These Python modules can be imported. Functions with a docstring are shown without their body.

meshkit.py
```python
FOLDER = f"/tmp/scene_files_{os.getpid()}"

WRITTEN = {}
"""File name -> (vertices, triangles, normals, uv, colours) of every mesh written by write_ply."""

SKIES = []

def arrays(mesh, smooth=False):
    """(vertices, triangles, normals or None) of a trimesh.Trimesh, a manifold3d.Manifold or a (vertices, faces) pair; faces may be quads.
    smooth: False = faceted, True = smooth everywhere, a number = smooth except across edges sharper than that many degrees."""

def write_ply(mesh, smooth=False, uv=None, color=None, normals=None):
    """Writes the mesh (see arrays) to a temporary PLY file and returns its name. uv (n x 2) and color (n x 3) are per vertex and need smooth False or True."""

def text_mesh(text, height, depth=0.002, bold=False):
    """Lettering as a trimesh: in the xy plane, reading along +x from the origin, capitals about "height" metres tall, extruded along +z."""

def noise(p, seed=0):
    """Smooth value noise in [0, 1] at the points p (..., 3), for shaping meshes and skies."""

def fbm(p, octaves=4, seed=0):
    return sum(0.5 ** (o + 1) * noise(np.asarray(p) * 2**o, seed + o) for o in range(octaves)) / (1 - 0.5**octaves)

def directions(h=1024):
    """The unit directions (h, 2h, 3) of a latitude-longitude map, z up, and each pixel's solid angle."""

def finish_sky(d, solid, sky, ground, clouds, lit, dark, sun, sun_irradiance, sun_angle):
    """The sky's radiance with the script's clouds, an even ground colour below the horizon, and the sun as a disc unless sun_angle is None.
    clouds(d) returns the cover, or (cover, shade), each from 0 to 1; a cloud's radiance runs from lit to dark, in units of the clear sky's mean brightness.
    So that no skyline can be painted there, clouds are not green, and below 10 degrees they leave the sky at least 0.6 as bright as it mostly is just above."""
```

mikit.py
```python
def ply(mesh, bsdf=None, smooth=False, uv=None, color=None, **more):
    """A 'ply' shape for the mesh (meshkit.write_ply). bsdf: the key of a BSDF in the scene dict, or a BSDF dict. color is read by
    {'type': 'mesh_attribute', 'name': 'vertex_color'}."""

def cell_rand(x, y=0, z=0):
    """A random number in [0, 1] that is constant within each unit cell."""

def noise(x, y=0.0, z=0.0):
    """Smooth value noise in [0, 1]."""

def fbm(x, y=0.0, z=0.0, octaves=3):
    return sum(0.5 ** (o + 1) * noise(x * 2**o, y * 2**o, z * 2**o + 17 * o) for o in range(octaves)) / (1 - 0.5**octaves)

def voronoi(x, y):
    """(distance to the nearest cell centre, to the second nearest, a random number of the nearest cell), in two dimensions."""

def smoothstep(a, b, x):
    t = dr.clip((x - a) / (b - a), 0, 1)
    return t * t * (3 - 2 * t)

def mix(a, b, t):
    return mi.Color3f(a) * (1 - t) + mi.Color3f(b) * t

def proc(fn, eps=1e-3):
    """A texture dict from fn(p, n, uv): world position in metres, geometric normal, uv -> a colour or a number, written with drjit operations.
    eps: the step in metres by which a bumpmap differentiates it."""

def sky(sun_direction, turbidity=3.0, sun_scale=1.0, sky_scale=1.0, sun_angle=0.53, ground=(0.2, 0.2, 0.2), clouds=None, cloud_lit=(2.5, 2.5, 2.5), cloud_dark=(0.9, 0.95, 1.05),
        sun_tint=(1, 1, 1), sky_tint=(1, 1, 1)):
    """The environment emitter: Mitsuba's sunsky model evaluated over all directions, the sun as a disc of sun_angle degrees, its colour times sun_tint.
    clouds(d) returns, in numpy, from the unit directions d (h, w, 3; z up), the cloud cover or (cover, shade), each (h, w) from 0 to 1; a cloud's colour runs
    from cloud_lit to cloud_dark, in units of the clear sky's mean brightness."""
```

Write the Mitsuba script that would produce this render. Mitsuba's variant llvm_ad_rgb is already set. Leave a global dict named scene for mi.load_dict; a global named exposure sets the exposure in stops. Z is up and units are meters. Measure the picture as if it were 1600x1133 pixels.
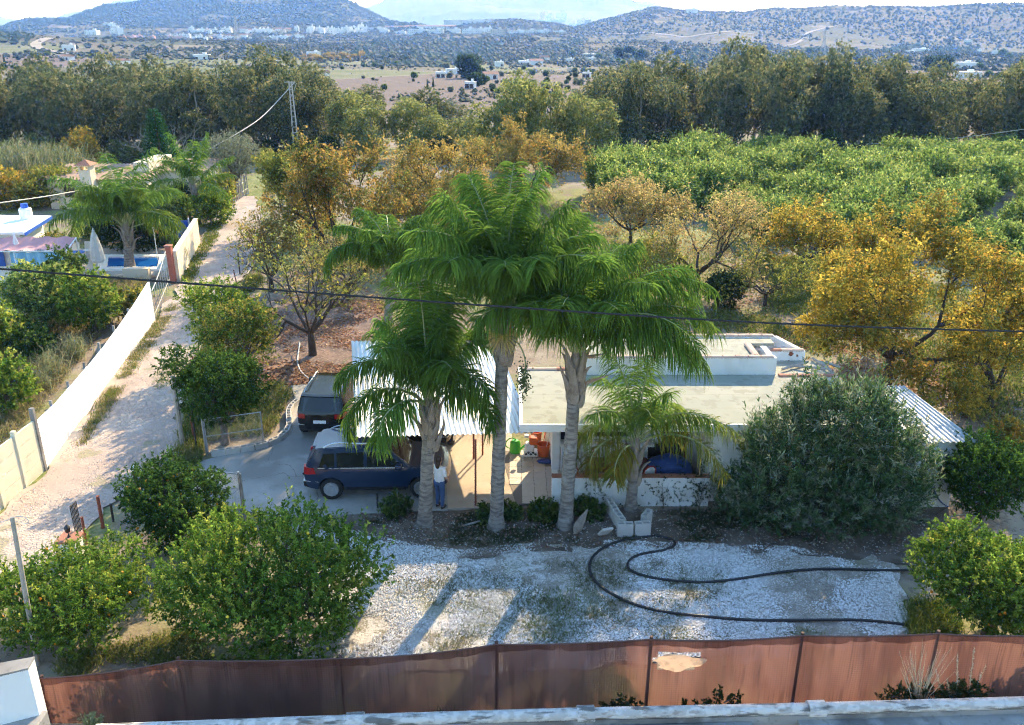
import math
import numpy as np
import trimesh
import manifold3d as m3
import shapely
from shapely import geometry as sg
from scipy.interpolate import PchipInterpolator, RegularGridInterpolator
import drjit as dr
import mitsuba as mi
import mikit
import meshkit
from mikit import proc, noise, fbm, voronoi, cell_rand, smoothstep, mix

T4 = mi.ScalarTransform4f
scene, labels = {}, {}

# ---------------------------------------------------------------- camera, sky, exposure
H = 13.6                     # camera height above the yard, metres
FOC, PITCH = 1350.0, math.radians(21.1)
CP, SP = math.cos(PITCH), math.sin(PITCH)
exposure = 2.95
SUN_AZ, SUN_EL = math.radians(22.0), math.radians(31.0)
SUN = [math.sin(SUN_AZ) * math.cos(SUN_EL), math.cos(SUN_AZ) * math.cos(SUN_EL), math.sin(SUN_EL)]
scene['camera'] = {'type': 'perspective', 'fov': 2 * math.degrees(math.atan(800 / FOC)), 'fov_axis': 'x', 'near_clip': 0.5, 'far_clip': 60000.0,
                   'to_world': T4().look_at(origin=[0, 0, H], target=[0, CP, H - SP], up=[0, 0, 1]),
                   'medium': {'type': 'ref', 'id': 'haze_air'}}
scene['sky'] = mikit.sky(SUN, turbidity=3, sun_scale=1.15, sky_scale=1.85, sun_tint=(0.93, 0.98, 1.07), sky_tint=(0.90, 1.0, 1.08), ground=(0.2, 0.18, 0.15))
scene['haze_air'] = {'type': 'homogeneous', 'albedo': {'type': 'rgb', 'value': [0.78, 0.89, 0.99]},
                     'sigma_t': {'type': 'rgb', 'value': [0.6e-4, 1.1e-4, 2.5e-4]}}


def ray(x, y):
    u, v = (x - 800.0) / FOC, (y - 566.5) / FOC
    return np.array([u, CP - v * SP, -SP - v * CP])


def pz(x, y, z=0.0):
    """the point seen at (x, y) of the photograph, at height z"""
    d = ray(x, y)
    return np.array([0, 0, H]) + d * ((z - H) / d[2])


def py(x, y, Y):
    """the point seen at (x, y) of the photograph, Y metres ahead"""
    d = ray(x, y)
    return np.array([0, 0, H]) + d * (Y / d[1])


# ---------------------------------------------------------------- entries of the scene
def uniq(key, table):
    if key not in table:
        return key
    i = 1
    while f'{key}_{i:03d}' in table:
        i += 1
    return f'{key}_{i:03d}'


used = {}


def tag(key, label=None, cat=None, group=None, kind=None):
    d = {}
    if label:
        d['label'] = label
    if cat:
        d['category'] = cat
    if group:
        d['group'] = group
    if kind:
        d['kind'] = kind
    labels[key] = d
    return key


def thing(name, label, cat, group=None, kind=None):
    key = uniq(name, used)
    used[key] = 1
    return tag(key, label, cat, group, kind or 'thing')


def part(parent, name, mesh, bsdf=None, smooth=False, color=None, to_world=None, label=None, kind=None, **more):
    key = uniq(f'{parent}__{name}', used)
    used[key] = 1
    s = dict(mesh) if isinstance(mesh, dict) else mikit.ply(mesh, bsdf, smooth, color=color, **more)
    if to_world is not None:
        s['to_world'] = to_world
    scene[key] = s
    if label or kind:
        tag(key, label, None, None, kind)
    return key


def solo(name, label, cat, mesh, bsdf=None, smooth=False, color=None, to_world=None, group=None, kind=None, **more):
    key = thing(name, label, cat, group, kind)
    s = dict(mesh) if isinstance(mesh, dict) else mikit.ply(mesh, bsdf, smooth, color=color, **more)
    if to_world is not None:
        s['to_world'] = to_world
    assert key not in scene, key
    scene[key] = s
    return key


def struct(name, mesh, bsdf, smooth=False, color=None, label=None):
    key = uniq(name, used)
    used[key] = 1
    scene[key] = mikit.ply(mesh, bsdf, smooth, color=color)
    tag(key, label, None, None, 'structure')
    return key


def put(name, group_id, label, cat, loc, rz=0.0, s=1.0, sz=None, group=None, tilt=(0, 0)):
    key = thing(name, label, cat, group)
    t = T4().translate([float(v) for v in loc])
    if tilt[0] or tilt[1]:
        t = t.rotate([1, 0, 0], tilt[0]).rotate([0, 1, 0], tilt[1])
    t = t.rotate([0, 0, 1], math.degrees(rz)).scale([s, s, sz or s])
    scene[key] = {'type': 'instance', 'group': {'type': 'ref', 'id': group_id}, 'to_world': t}
    return key


# ---------------------------------------------------------------- mesh helpers: (vertices, faces) pairs
def cat(parts):
    vs, fs, n = [], [], 0
    for v, f in parts:
        v = np.asarray(v, float)
        f = np.asarray(f, int)
        if f.shape[1] == 4:
            f = np.vstack([f[:, [0, 1, 2]], f[:, [0, 2, 3]]])
        vs.append(v)
        fs.append(f + n)
        n += len(v)
    return np.vstack(vs), np.vstack(fs)


BOXF = np.array([[0, 2, 3, 1], [4, 5, 7, 6], [0, 1, 5, 4], [2, 6, 7, 3], [0, 4, 6, 2], [1, 3, 7, 5]])


def box(x0, x1, y0, y1, z0, z1):
    v = np.array([[x, y, z] for x in (x0, x1) for y in (y0, y1) for z in (z0, z1)], float)
    f = np.array([[0, 1, 3, 2], [4, 6, 7, 5], [0, 4, 5, 1], [2, 3, 7, 6], [0, 2, 6, 4], [1, 5, 7, 3]])
    return v, np.vstack([f[:, [0, 1, 2]], f[:, [0, 2, 3]]])


def cbox(x0, x1, y0, y1, z0, z1, b=0.01):
    """a box with chamfered edges"""
    pts = []
    for sx, x in ((1, x0), (-1, x1)):
        for sy, y in ((1, y0), (-1, y1)):
            for sz, z in ((1, z0), (-1, z1)):
                pts += [[x, y + sy * b, z + sz * b], [x + sx * b, y, z + sz * b], [x + sx * b, y + sy * b, z]]
    h = trimesh.convex.convex_hull(np.array(pts))
    return np.array(h.vertices), np.array(h.faces)


def xf(m, rz=0.0, loc=(0, 0, 0), s=1.0, rx=0.0, ry=0.0):
    v, f = m
    v = np.asarray(v, float) * s
    if rx:
        c, q = math.cos(rx), math.sin(rx)
        v = v @ np.array([[1, 0, 0], [0, c, q], [0, -q, c]])
    if ry:
        c, q = math.cos(ry), math.sin(ry)
        v = v @ np.array([[c, 0, -q], [0, 1, 0], [q, 0, c]])
    if rz:
        c, q = math.cos(rz), math.sin(rz)
        v = v @ np.array([[c, q, 0], [-q, c, 0], [0, 0, 1]])
    return v + np.asarray(loc, float), f


def prism(poly, z0, z1):
    """vertical prism over a polygon of (x, y)"""
    p = sg.Polygon(poly) if not isinstance(poly, sg.Polygon) else poly
    m = trimesh.creation.extrude_polygon(p, z1 - z0, engine='earcut')
    return np.array(m.vertices) + [0, 0, z0], np.array(m.faces)


def sheet(poly, z, step=1.0, bump=0.0, seed=0):
    """a horizontal sheet over a polygon, cut into a grid"""
    p = sg.Polygon(poly).buffer(0)
    x0, y0, x1, y1 = p.bounds
    vs, fs, n = [], [], 0
    for i in np.arange(math.floor(x0 / step), math.ceil(x1 / step)):
        for j in np.arange(math.floor(y0 / step), math.ceil(y1 / step)):
            q = sg.box(i * step, j * step, (i + 1) * step, (j + 1) * step)
            if p.contains(q):
                c = np.array(q.exterior.coords)[:4]
                c = c[::1] if sg.polygon.LinearRing(c).is_ccw else c[::-1]
                vs.append(c)
                fs.append(np.array([[0, 1, 2], [0, 2, 3]]) + n)
                n += 4
            elif p.intersects(q):
                g = p.intersection(q)
                for a in getattr(g, 'geoms', [g]):
                    if a.geom_type == 'Polygon' and a.area > 1e-4:
                        v, f = trimesh.creation.triangulate_polygon(a, engine='earcut')
                        vs.append(np.array(v)[:, :2])
                        fs.append(np.array(f) + n)
                        n += len(v)
    v = np.vstack(vs)
    f = np.vstack(fs)
    z = z + (bump * (meshkit.fbm(np.c_[v * 0.9, np.zeros(len(v))], 3, seed) - 0.5) if bump else 0)
    v = np.c_[v, np.broadcast_to(z, len(v))]
    c = np.cross(v[f[:, 1]] - v[f[:, 0]], v[f[:, 2]] - v[f[:, 0]])[:, 2]
    f[c < 0] = f[c < 0][:, ::-1]
    return v, f


def tube(points, radii, sides=7, caps=True):
    p = np.asarray(points, float)
    n = len(p)
    r = np.broadcast_to(np.asarray(radii, float), (n,))
    t = np.gradient(p, axis=0)
    t /= np.linalg.norm(t, axis=1, keepdims=True) + 1e-12
    m = t.mean(0)
    ref = np.eye(3)[np.argmin(np.abs(m))]
    a = np.cross(t, ref)
    a /= np.linalg.norm(a, axis=1, keepdims=True) + 1e-12
    b = np.cross(t, a)
    g = np.arange(sides) * 2 * np.pi / sides
    v = p[:, None] + r[:, None, None] * (np.cos(g)[None, :, None] * a[:, None] + np.sin(g)[None, :, None] * b[:, None])
    i, j = np.meshgrid(np.arange(n - 1), np.arange(sides), indexing='ij')
    q = np.stack([i * sides + j, i * sides + (j + 1) % sides, (i + 1) * sides + (j + 1) % sides, (i + 1) * sides + j], -1).reshape(-1, 4)
    v = v.reshape(-1, 3)
    f = np.vstack([q[:, [0, 1, 2]], q[:, [0, 2, 3]]])
    if caps:
        k = np.arange(1, sides - 1)
        z = np.zeros_like(k)
        f = np.vstack([f, np.stack([z, k + 1, k], 1), np.stack([z, k, k + 1], 1) + (n - 1) * sides])
    return v, f


def spline(pts, n=40):
    pts = np.asarray(pts, float)
    d = np.r_[0, np.cumsum(np.linalg.norm(np.diff(pts, axis=0), axis=1))]
    from scipy.interpolate import CubicSpline
    return CubicSpline(d, pts)(np.linspace(0, d[-1], n))


def lathe(profile, sides=20):
    """profile: (radius, z) pairs from bottom to top"""
    pr = np.asarray(profile, float)
    g = np.arange(sides) * 2 * np.pi / sides
    v = np.stack([pr[:, 0][:, None] * np.cos(g), pr[:, 0][:, None] * np.sin(g), np.broadcast_to(pr[:, 1][:, None], (len(pr), sides))], -1).reshape(-1, 3)
    n = len(pr)
    i, j = np.meshgrid(np.arange(n - 1), np.arange(sides), indexing='ij')
    q = np.stack([i * sides + j, i * sides + (j + 1) % sides, (i + 1) * sides + (j + 1) % sides, (i + 1) * sides + j], -1).reshape(-1, 4)
    f = np.vstack([q[:, [0, 1, 2]], q[:, [0, 2, 3]]])
    k = np.arange(1, sides - 1)
    z = np.zeros_like(k)
    f = np.vstack([f, np.stack([z, k + 1, k], 1), np.stack([z, k, k + 1], 1) + (n - 1) * sides])
    return v, f


def unit(a):
    return a / (np.linalg.norm(a, axis=-1, keepdims=True) + 1e-12)


def man(m):
    v, f = m
    t = trimesh.Trimesh(v, f, process=True)
    return m3.Manifold(m3.Mesh(vert_properties=np.asarray(t.vertices, np.float32), tri_verts=np.asarray(t.faces, np.uint32)))


def unman(m):
    q = m.to_mesh()
    return np.array(q.vert_properties[:, :3], float), np.array(q.tri_verts, int)


# ---------------------------------------------------------------- materials
def rgb(c):
    return {'type': 'rgb', 'value': [float(v) for v in c]}


def mat(name, color, rough=0.6, **more):
    c = rgb(color) if isinstance(color, (tuple, list)) else color
    scene[name] = {'type': 'twosided', 'bsdf': {'type': 'principled', 'base_color': c, 'roughness': rough, **more}}
    return name


def bumped(name, color, rough, fn, scale=1.0, eps=0.01, **more):
    c = rgb(color) if isinstance(color, (tuple, list)) else color
    scene[name] = {'type': 'twosided', 'bsdf': {'type': 'bumpmap', 'scale': scale, 'arbitrary': proc(fn, eps),
                                                'bsdf': {'type': 'principled', 'base_color': c, 'roughness': rough, **more}}}
    return name


VC = {'type': 'mesh_attribute', 'name': 'vertex_color'}


def leafmat(name, rough=0.45, trans=0.9, **more):
    scene[name] = {'type': 'principledthin', 'base_color': VC, 'roughness': rough, 'diff_trans': trans, 'eta': 1.4, **more}
    return name


def speck(base, dark, light, sc, amount=0.5):
    """mottled colour: two scales of noise between three colours"""
    def fn(p, n, uv):
        a = fbm(p.x * sc, p.y * sc, p.z * sc, 3)
        b = noise(p.x * sc * 9, p.y * sc * 9, p.z * sc * 9)
        c = mix(base, dark, smoothstep(0.5, 0.72, a) * amount)
        return mix(c, light, smoothstep(0.62, 0.9, b) * amount)
    return proc(fn)


mat('bark', speck((0.13, 0.10, 0.075), (0.06, 0.045, 0.035), (0.22, 0.18, 0.14), 3.0), 0.9)
mat('pale_bark', speck((0.30, 0.26, 0.21), (0.15, 0.12, 0.09), (0.42, 0.38, 0.32), 0.8), 0.9)
mat('dark_bark', speck((0.06, 0.047, 0.038), (0.03, 0.024, 0.02), (0.12, 0.1, 0.08), 3.0), 0.9)
leafmat('leaf', 0.5, 1.15)
leafmat('leaf_gloss', 0.32, 0.9)
leafmat('leaf_palm', 0.22, 1.15)
leafmat('grass_blade', 0.55, 1.0)
mat('vc', VC, 0.85)
mat('vc_gloss', VC, 0.4)


def palmbark(p, n, uv):
    a = fbm(p.x * 6, p.y * 6, p.z * 14, 3)
    r = smoothstep(0.35, 0.5, dr.abs(p.z * 7.5 - dr.floor(p.z * 7.5) - 0.5))
    c = mix((0.27, 0.235, 0.205), (0.15, 0.125, 0.11), smoothstep(0.4, 0.7, a))
    lich = smoothstep(0.6, 0.75, fbm(p.x * 4 + 7, p.y * 4, p.z * 3, 3))
    return mix(mix(c, (0.13, 0.11, 0.095), r * 0.6), (0.42, 0.40, 0.36), lich * 0.5)


mat('palm_bark', proc(palmbark), 0.9)
mat('palm_boot', speck((0.30, 0.24, 0.19), (0.14, 0.10, 0.075), (0.42, 0.36, 0.30), 5.0), 0.85)
mat('spathe', speck((0.34, 0.13, 0.05), (0.2, 0.07, 0.03), (0.42, 0.2, 0.09), 5.0), 0.7)


def streaks(p):
    return fbm(p.x * 2.5 + p.y * 2.5, p.x * 0.7 - p.y * 0.7, p.z * 0.45, 4)


def whitewash(base, dirt):
    def fn(p, n, uv):
        s = streaks(p)
        g = fbm(p.x * 1.3, p.y * 1.3, p.z * 1.3, 4)
        c = mix(base, dirt, smoothstep(0.52, 0.75, s) * 0.35)
        return mix(c, dirt, smoothstep(0.58, 0.72, g) * 0.35)
    return proc(fn)


def plaster_bump(p, n, uv):
    return 0.004 * fbm(p.x * 9, p.y * 9, p.z * 9, 3)


bumped('lime_plaster', whitewash((0.80, 0.80, 0.78), (0.52, 0.49, 0.44)), 0.85, plaster_bump)
bumped('clean_white', whitewash((0.83, 0.825, 0.815), (0.74, 0.72, 0.69)), 0.85, plaster_bump)
bumped('cream_panel', whitewash((0.66, 0.62, 0.48), (0.45, 0.43, 0.35)), 0.9, plaster_bump)
bumped('ochre_plaster', whitewash((0.70, 0.60, 0.46), (0.45, 0.38, 0.3)), 0.9, plaster_bump)


def roofpaint(p, n, uv):
    a = fbm(p.x * 0.7, p.y * 0.7, 3.0, 4)
    b = fbm(p.x * 4, p.y * 4, 9.0, 3)
    s = smoothstep(0.47, 0.5, dr.abs(p.y * 0.95 - dr.floor(p.y * 0.95) - 0.5))
    c = mix((0.27, 0.285, 0.235), (0.32, 0.325, 0.27), smoothstep(0.35, 0.65, a))
    c = mix(c, (0.21, 0.205, 0.165), smoothstep(0.50, 0.70, b) * 0.6)
    return mix(c, (0.20, 0.195, 0.16), s * 0.5)


mat('roof_paint', proc(roofpaint), 0.85)
mat('terracotta', speck((0.38, 0.17, 0.11), (0.22, 0.10, 0.07), (0.5, 0.3, 0.22), 4.0), 0.85)
mat('pale_tile', speck((0.48, 0.36, 0.29), (0.28, 0.2, 0.16), (0.6, 0.5, 0.42), 4.0), 0.85)


def sheetmetal(p, n, uv):
    a = fbm(p.x * 1.2, p.y * 0.35, 2.0, 4)
    c = mix((0.68, 0.69, 0.69), (0.50, 0.50, 0.48), smoothstep(0.5, 0.7, a))
    return mix(c, (0.36, 0.25, 0.17), smoothstep(0.72, 0.82, fbm(p.x * 2, p.y * 2, 5.0, 3)) * 0.4)


mat('roof_sheet', proc(sheetmetal), 0.42, specular=0.6)
mat('old_sheet', speck((0.33, 0.37, 0.39), (0.24, 0.26, 0.27), (0.45, 0.47, 0.48), 1.2), 0.5)
mat('steel', speck((0.42, 0.44, 0.46), (0.28, 0.28, 0.28), (0.55, 0.56, 0.58), 6.0), 0.4, metallic=0.6)
mat('rust', speck((0.22, 0.07, 0.045), (0.12, 0.045, 0.03), (0.3, 0.13, 0.08), 8.0), 0.75)
mat('dark_steel', (0.03, 0.03, 0.032), 0.5)
mat('wood', speck((0.25, 0.16, 0.10), (0.14, 0.09, 0.06), (0.36, 0.26, 0.18), 6.0), 0.8)
mat('grey_wood', speck((0.34, 0.31, 0.27), (0.2, 0.18, 0.16), (0.45, 0.42, 0.38), 6.0), 0.85)
mat('red_wood', speck((0.16, 0.045, 0.03), (0.09, 0.028, 0.02), (0.22, 0.07, 0.05), 6.0), 0.5)
mat('black_pipe', speck((0.018, 0.018, 0.02), (0.012, 0.012, 0.013), (0.05, 0.048, 0.045), 5.0), 0.5)
mat('cable', speck((0.02, 0.02, 0.022), (0.012, 0.012, 0.012), (0.06, 0.06, 0.06), 6.0), 0.5)
mat('pale_cable', (0.5, 0.48, 0.45), 0.6)
mat('paint_blue', (0.03, 0.12, 0.55), 0.5)
mat('paint_red', (0.40, 0.09, 0.06), 0.6)
mat('brick_red', speck((0.42, 0.13, 0.09), (0.3, 0.09, 0.06), (0.5, 0.2, 0.15), 5.0), 0.75)
mat('awning_cloth', speck((0.60, 0.30, 0.29), (0.5, 0.24, 0.24), (0.66, 0.38, 0.36), 1.0), 0.85)
mat('blue_tarp', speck((0.03, 0.07, 0.25), (0.02, 0.045, 0.16), (0.06, 0.12, 0.35), 2.0), 0.5)
mat('pale_blue', speck((0.25, 0.48, 0.66), (0.16, 0.36, 0.55), (0.5, 0.65, 0.75), 2.0), 0.6)
mat('cloth_white', speck((0.74, 0.73, 0.72), (0.6, 0.59, 0.58), (0.78, 0.78, 0.78), 5.0), 0.9)
mat('plastic_green', (0.06, 0.42, 0.03), 0.35)
mat('plastic_white', (0.75, 0.75, 0.73), 0.4)
mat('plastic_orange', (0.62, 0.12, 0.03), 0.4)
mat('plastic_red', (0.5, 0.05, 0.03), 0.4)
mat('orange_fruit', (0.75, 0.28, 0.02), 0.45)
mat('lemon_fruit', (0.72, 0.52, 0.04), 0.45)
mat('window_dark', (0.02, 0.022, 0.025), 0.12)


def concrete(base, dark, light, cracks=True):
    def fn(p, n, uv):
        a = fbm(p.x * 0.6, p.y * 0.6, p.z * 0.6, 5)
        b = noise(p.x * 14, p.y * 14, p.z * 14)
        s = fbm(p.x * 2.1 + 5, p.y * 2.1, p.z * 2.1, 4)
        c = mix(mix(base, dark, smoothstep(0.45, 0.7, a) * 0.8), light, smoothstep(0.55, 0.75, s) * 0.5)
        c = mix(c, dark, smoothstep(0.7, 0.95, b) * 0.35)
        if cracks:
            v = voronoi(p.x * 0.34 + 0.4 * noise(p.x * 2, p.y * 2), p.y * 0.34 + 0.4 * noise(p.x * 2 + 9, p.y * 2))
            c = mix(c, (0.10, 0.09, 0.08), (1 - smoothstep(0.0, 0.018, v[1] - v[0])) * 0.7)
        return c
    return proc(fn)


def con_bump(p, n, uv):
    return 0.006 * fbm(p.x * 8, p.y * 8, p.z * 8, 4)


bumped('concrete', concrete((0.36, 0.34, 0.31), (0.22, 0.21, 0.19), (0.46, 0.43, 0.39)), 0.9, con_bump)
bumped('warm_concrete', concrete((0.52, 0.43, 0.34), (0.36, 0.29, 0.23), (0.58, 0.5, 0.42), False), 0.9, con_bump)
bumped('old_concrete', concrete((0.29, 0.275, 0.26), (0.11, 0.10, 0.095), (0.42, 0.4, 0.38), False), 0.9, con_bump)
bumped('block', concrete((0.52, 0.49, 0.45), (0.36, 0.34, 0.31), (0.6, 0.57, 0.53), False), 0.95, con_bump)
mat('floor_tile', speck((0.50, 0.43, 0.37), (0.38, 0.33, 0.28), (0.58, 0.52, 0.46), 2.0), 0.5)
mat('grout', (0.22, 0.19, 0.17), 0.9)


def coping(p, n, uv):
    a = fbm(p.x * 2.0, p.y * 9, p.z * 9, 4)
    b = fbm(p.x * 9, p.y * 9, p.z * 9, 3)
    c = mix((0.46, 0.435, 0.405), (0.60, 0.575, 0.545), smoothstep(0.4, 0.6, b))
    c = mix(c, (0.09, 0.085, 0.08), smoothstep(0.52, 0.66, a) * 0.85)
    return mix(c, (0.2, 0.13, 0.09), smoothstep(0.62, 0.75, fbm(p.x * 5, p.y * 12 + 3, p.z * 9, 3)) * 0.5)


bumped('coping', proc(coping), 0.9, con_bump)
# ---------------------------------------------------------------- the land
# heights of the land along rings of given distance, each a list of (x, y) where its skyline or slope stands in the photograph
RINGS = [
    (520, [(0, 101), (350, 100), (600, 103), (800, 109), (1100, 113), (1600, 116)]),
    (950, [(0, 58), (60, 57), (150, 61), (250, 62), (330, 66), (450, 72), (560, 82), (700, 86), (800, 86), (900, 87), (1000, 88), (1200, 96), (1600, 98)]),
    (1150, [(0, 68), (250, 70), (330, 72), (450, 73), (560, 74), (700, 76), (800, 75), (900, 76), (1000, 74), (1200, 82), (1600, 88)]),
    (1650, [(0, 72), (200, 58), (300, 55), (450, 53), (550, 55), (640, 57), (760, 57), (860, 54), (960, 58), (1060, 62), (1150, 60), (1300, 66), (1600, 72)]),
    (2300, [(0, 49), (50, 45), (150, 43), (270, 38), (350, 32), (420, 30), (500, 36), (560, 44), (640, 46), (700, 45), (735, 33), (800, 26), (850, 33), (905, 43), (960, 34), (1020, 23), (1060, 21), (1100, 20), (1160, 20), (1200, 14), (1250, 14), (1300, 9), (1400, 7), (1450, 7), (1600, 9)]),
    (3000, [(0, 52), (20, 42), (50, 36), (110, 37), (150, 22), (170, 13), (240, 7), (300, 4), (330, -4), (400, -14), (470, -16), (520, -8), (560, 8), (600, 27), (640, 48), (700, 52), (800, 50), (1000, 40), (1100, 32), (1600, 22)]),
    (6500, [(0, 60), (800, 60), (1600, 55)]),
    (11000, [(0, 36), (25, 34), (45, 40), (60, 30), (80, 32), (130, 20), (160, 22), (180, 8), (210, 2), (225, 2), (250, 7), (280, 10), (330, 15), (480, 18), (560, 14), (620, 0), (680, -14), (760, -26), (840, -26), (900, -16), (960, -5), (1000, 4), (1050, 17), (1100, 24), (1200, 32), (1600, 32)]),
    (15500, [(0, 62), (1600, 62)]),
]
AZF = 1.072 * FOC
azs = np.radians(np.linspace(-40, 40, 520))
xcol = np.clip(800 + AZF * np.tan(azs), 0, 1600)
ctrl_r, ctrl_z = [0.0, 92.0, 120.0, 200.0, 320.0], [np.zeros(520), np.zeros(520), np.full(520, -1.2), np.full(520, -3.2), np.full(520, -3.6)]
for r, prof in RINGS:
    px_, py_ = np.array(prof, float).T
    yy = np.interp(xcol, px_, py_)
    u, v = (xcol - 800) / FOC, (yy - 566.5) / FOC
    ctrl_r.append(float(r))
    ctrl_z.append(H + r * (-SP - v * CP) / np.hypot(u, CP - v * SP))
rs = np.r_[np.arange(4, 30, 0.5), np.arange(30, 92, 1.2), np.geomspace(92, 15500, 230)]
Z = PchipInterpolator(ctrl_r, np.array(ctrl_z), axis=0)(rs)          # rings x azimuths
RR, AA = np.meshgrid(rs, azs, indexing='ij')
X, Y = RR * np.sin(AA), RR * np.cos(AA)
rough = np.interp(RR, [0, 300, 700, 1600, 3000, 11000, 15500], [0, 0, 3.5, 14, 60, 260, 0])
wave = np.interp(RR, [0, 700, 1600, 3000, 11000], [90, 160, 260, 520, 2200])
n1 = meshkit.fbm(np.stack([X / 230, Y / 330, 0 * X], -1), 4, 3) - 0.5
n2 = meshkit.fbm(np.stack([X / 900, Y / 1500, 0 * X + 5], -1), 5, 5) - 0.5
ridged = -np.abs(n2) * 2 + 0.25
Z += np.where(RR < 2000, 1.0, 0.25) * rough * n1 * 1.2 + np.interp(RR, [1200, 2300], [0, 1]) * rough * ridged * 0.55
gully = np.abs(meshkit.fbm(np.stack([X / 260, Y / 900, 0 * X + 2], -1), 4, 17) - 0.5) * 2
slope_w = np.interp(RR, [1250, 1500, 1650, 2000, 2300, 2600, 3000], [0, 0.5, 0.6, 1, 0.12, 1.0, 0.12])
Z += np.where(RR < 3000, slope_w, 0) * (gully - 0.3) * 55
Z += np.interp(RR, [90, 110], [0, 1]) * 0.5 * (meshkit.fbm(np.stack([X / 14, Y / 14, 0 * X], -1), 3, 8) - 0.5)
Z += 0.10 * (meshkit.fbm(np.stack([X / 2.2, Y / 2.2, 0 * X], -1), 3, 2) - 0.5) * np.interp(RR, [30, 40], [0, 1]) - np.interp(RR, [30, 40], [0.0, 0.05])
LAND = RegularGridInterpolator((rs, azs), Z, bounds_error=False, fill_value=None)


def land(x, y):
    """height of the ground"""
    x, y = np.asarray(x, float), np.asarray(y, float)
    z = LAND(np.stack([np.clip(np.hypot(x, y), 4, 15500), np.clip(np.arctan2(x, y), azs[0], azs[-1])], -1))
    return float(z.ravel()[0]) if z.size == 1 else z


def hit(x, y, r0=60.0):
    """where the line of sight through (x, y) meets the land"""
    d = ray(x, y)
    d = d / math.hypot(d[0], d[1])
    r = np.geomspace(r0, 15400, 2500)
    p = np.array([0, 0, H]) + r[:, None] * d
    under = p[:, 2] < land(p[:, 0], p[:, 1])
    i = int(np.argmax(under)) if under.any() else len(r) - 1
    return np.array([p[i, 0], p[i, 1], land(p[i, 0], p[i, 1])])


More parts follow.
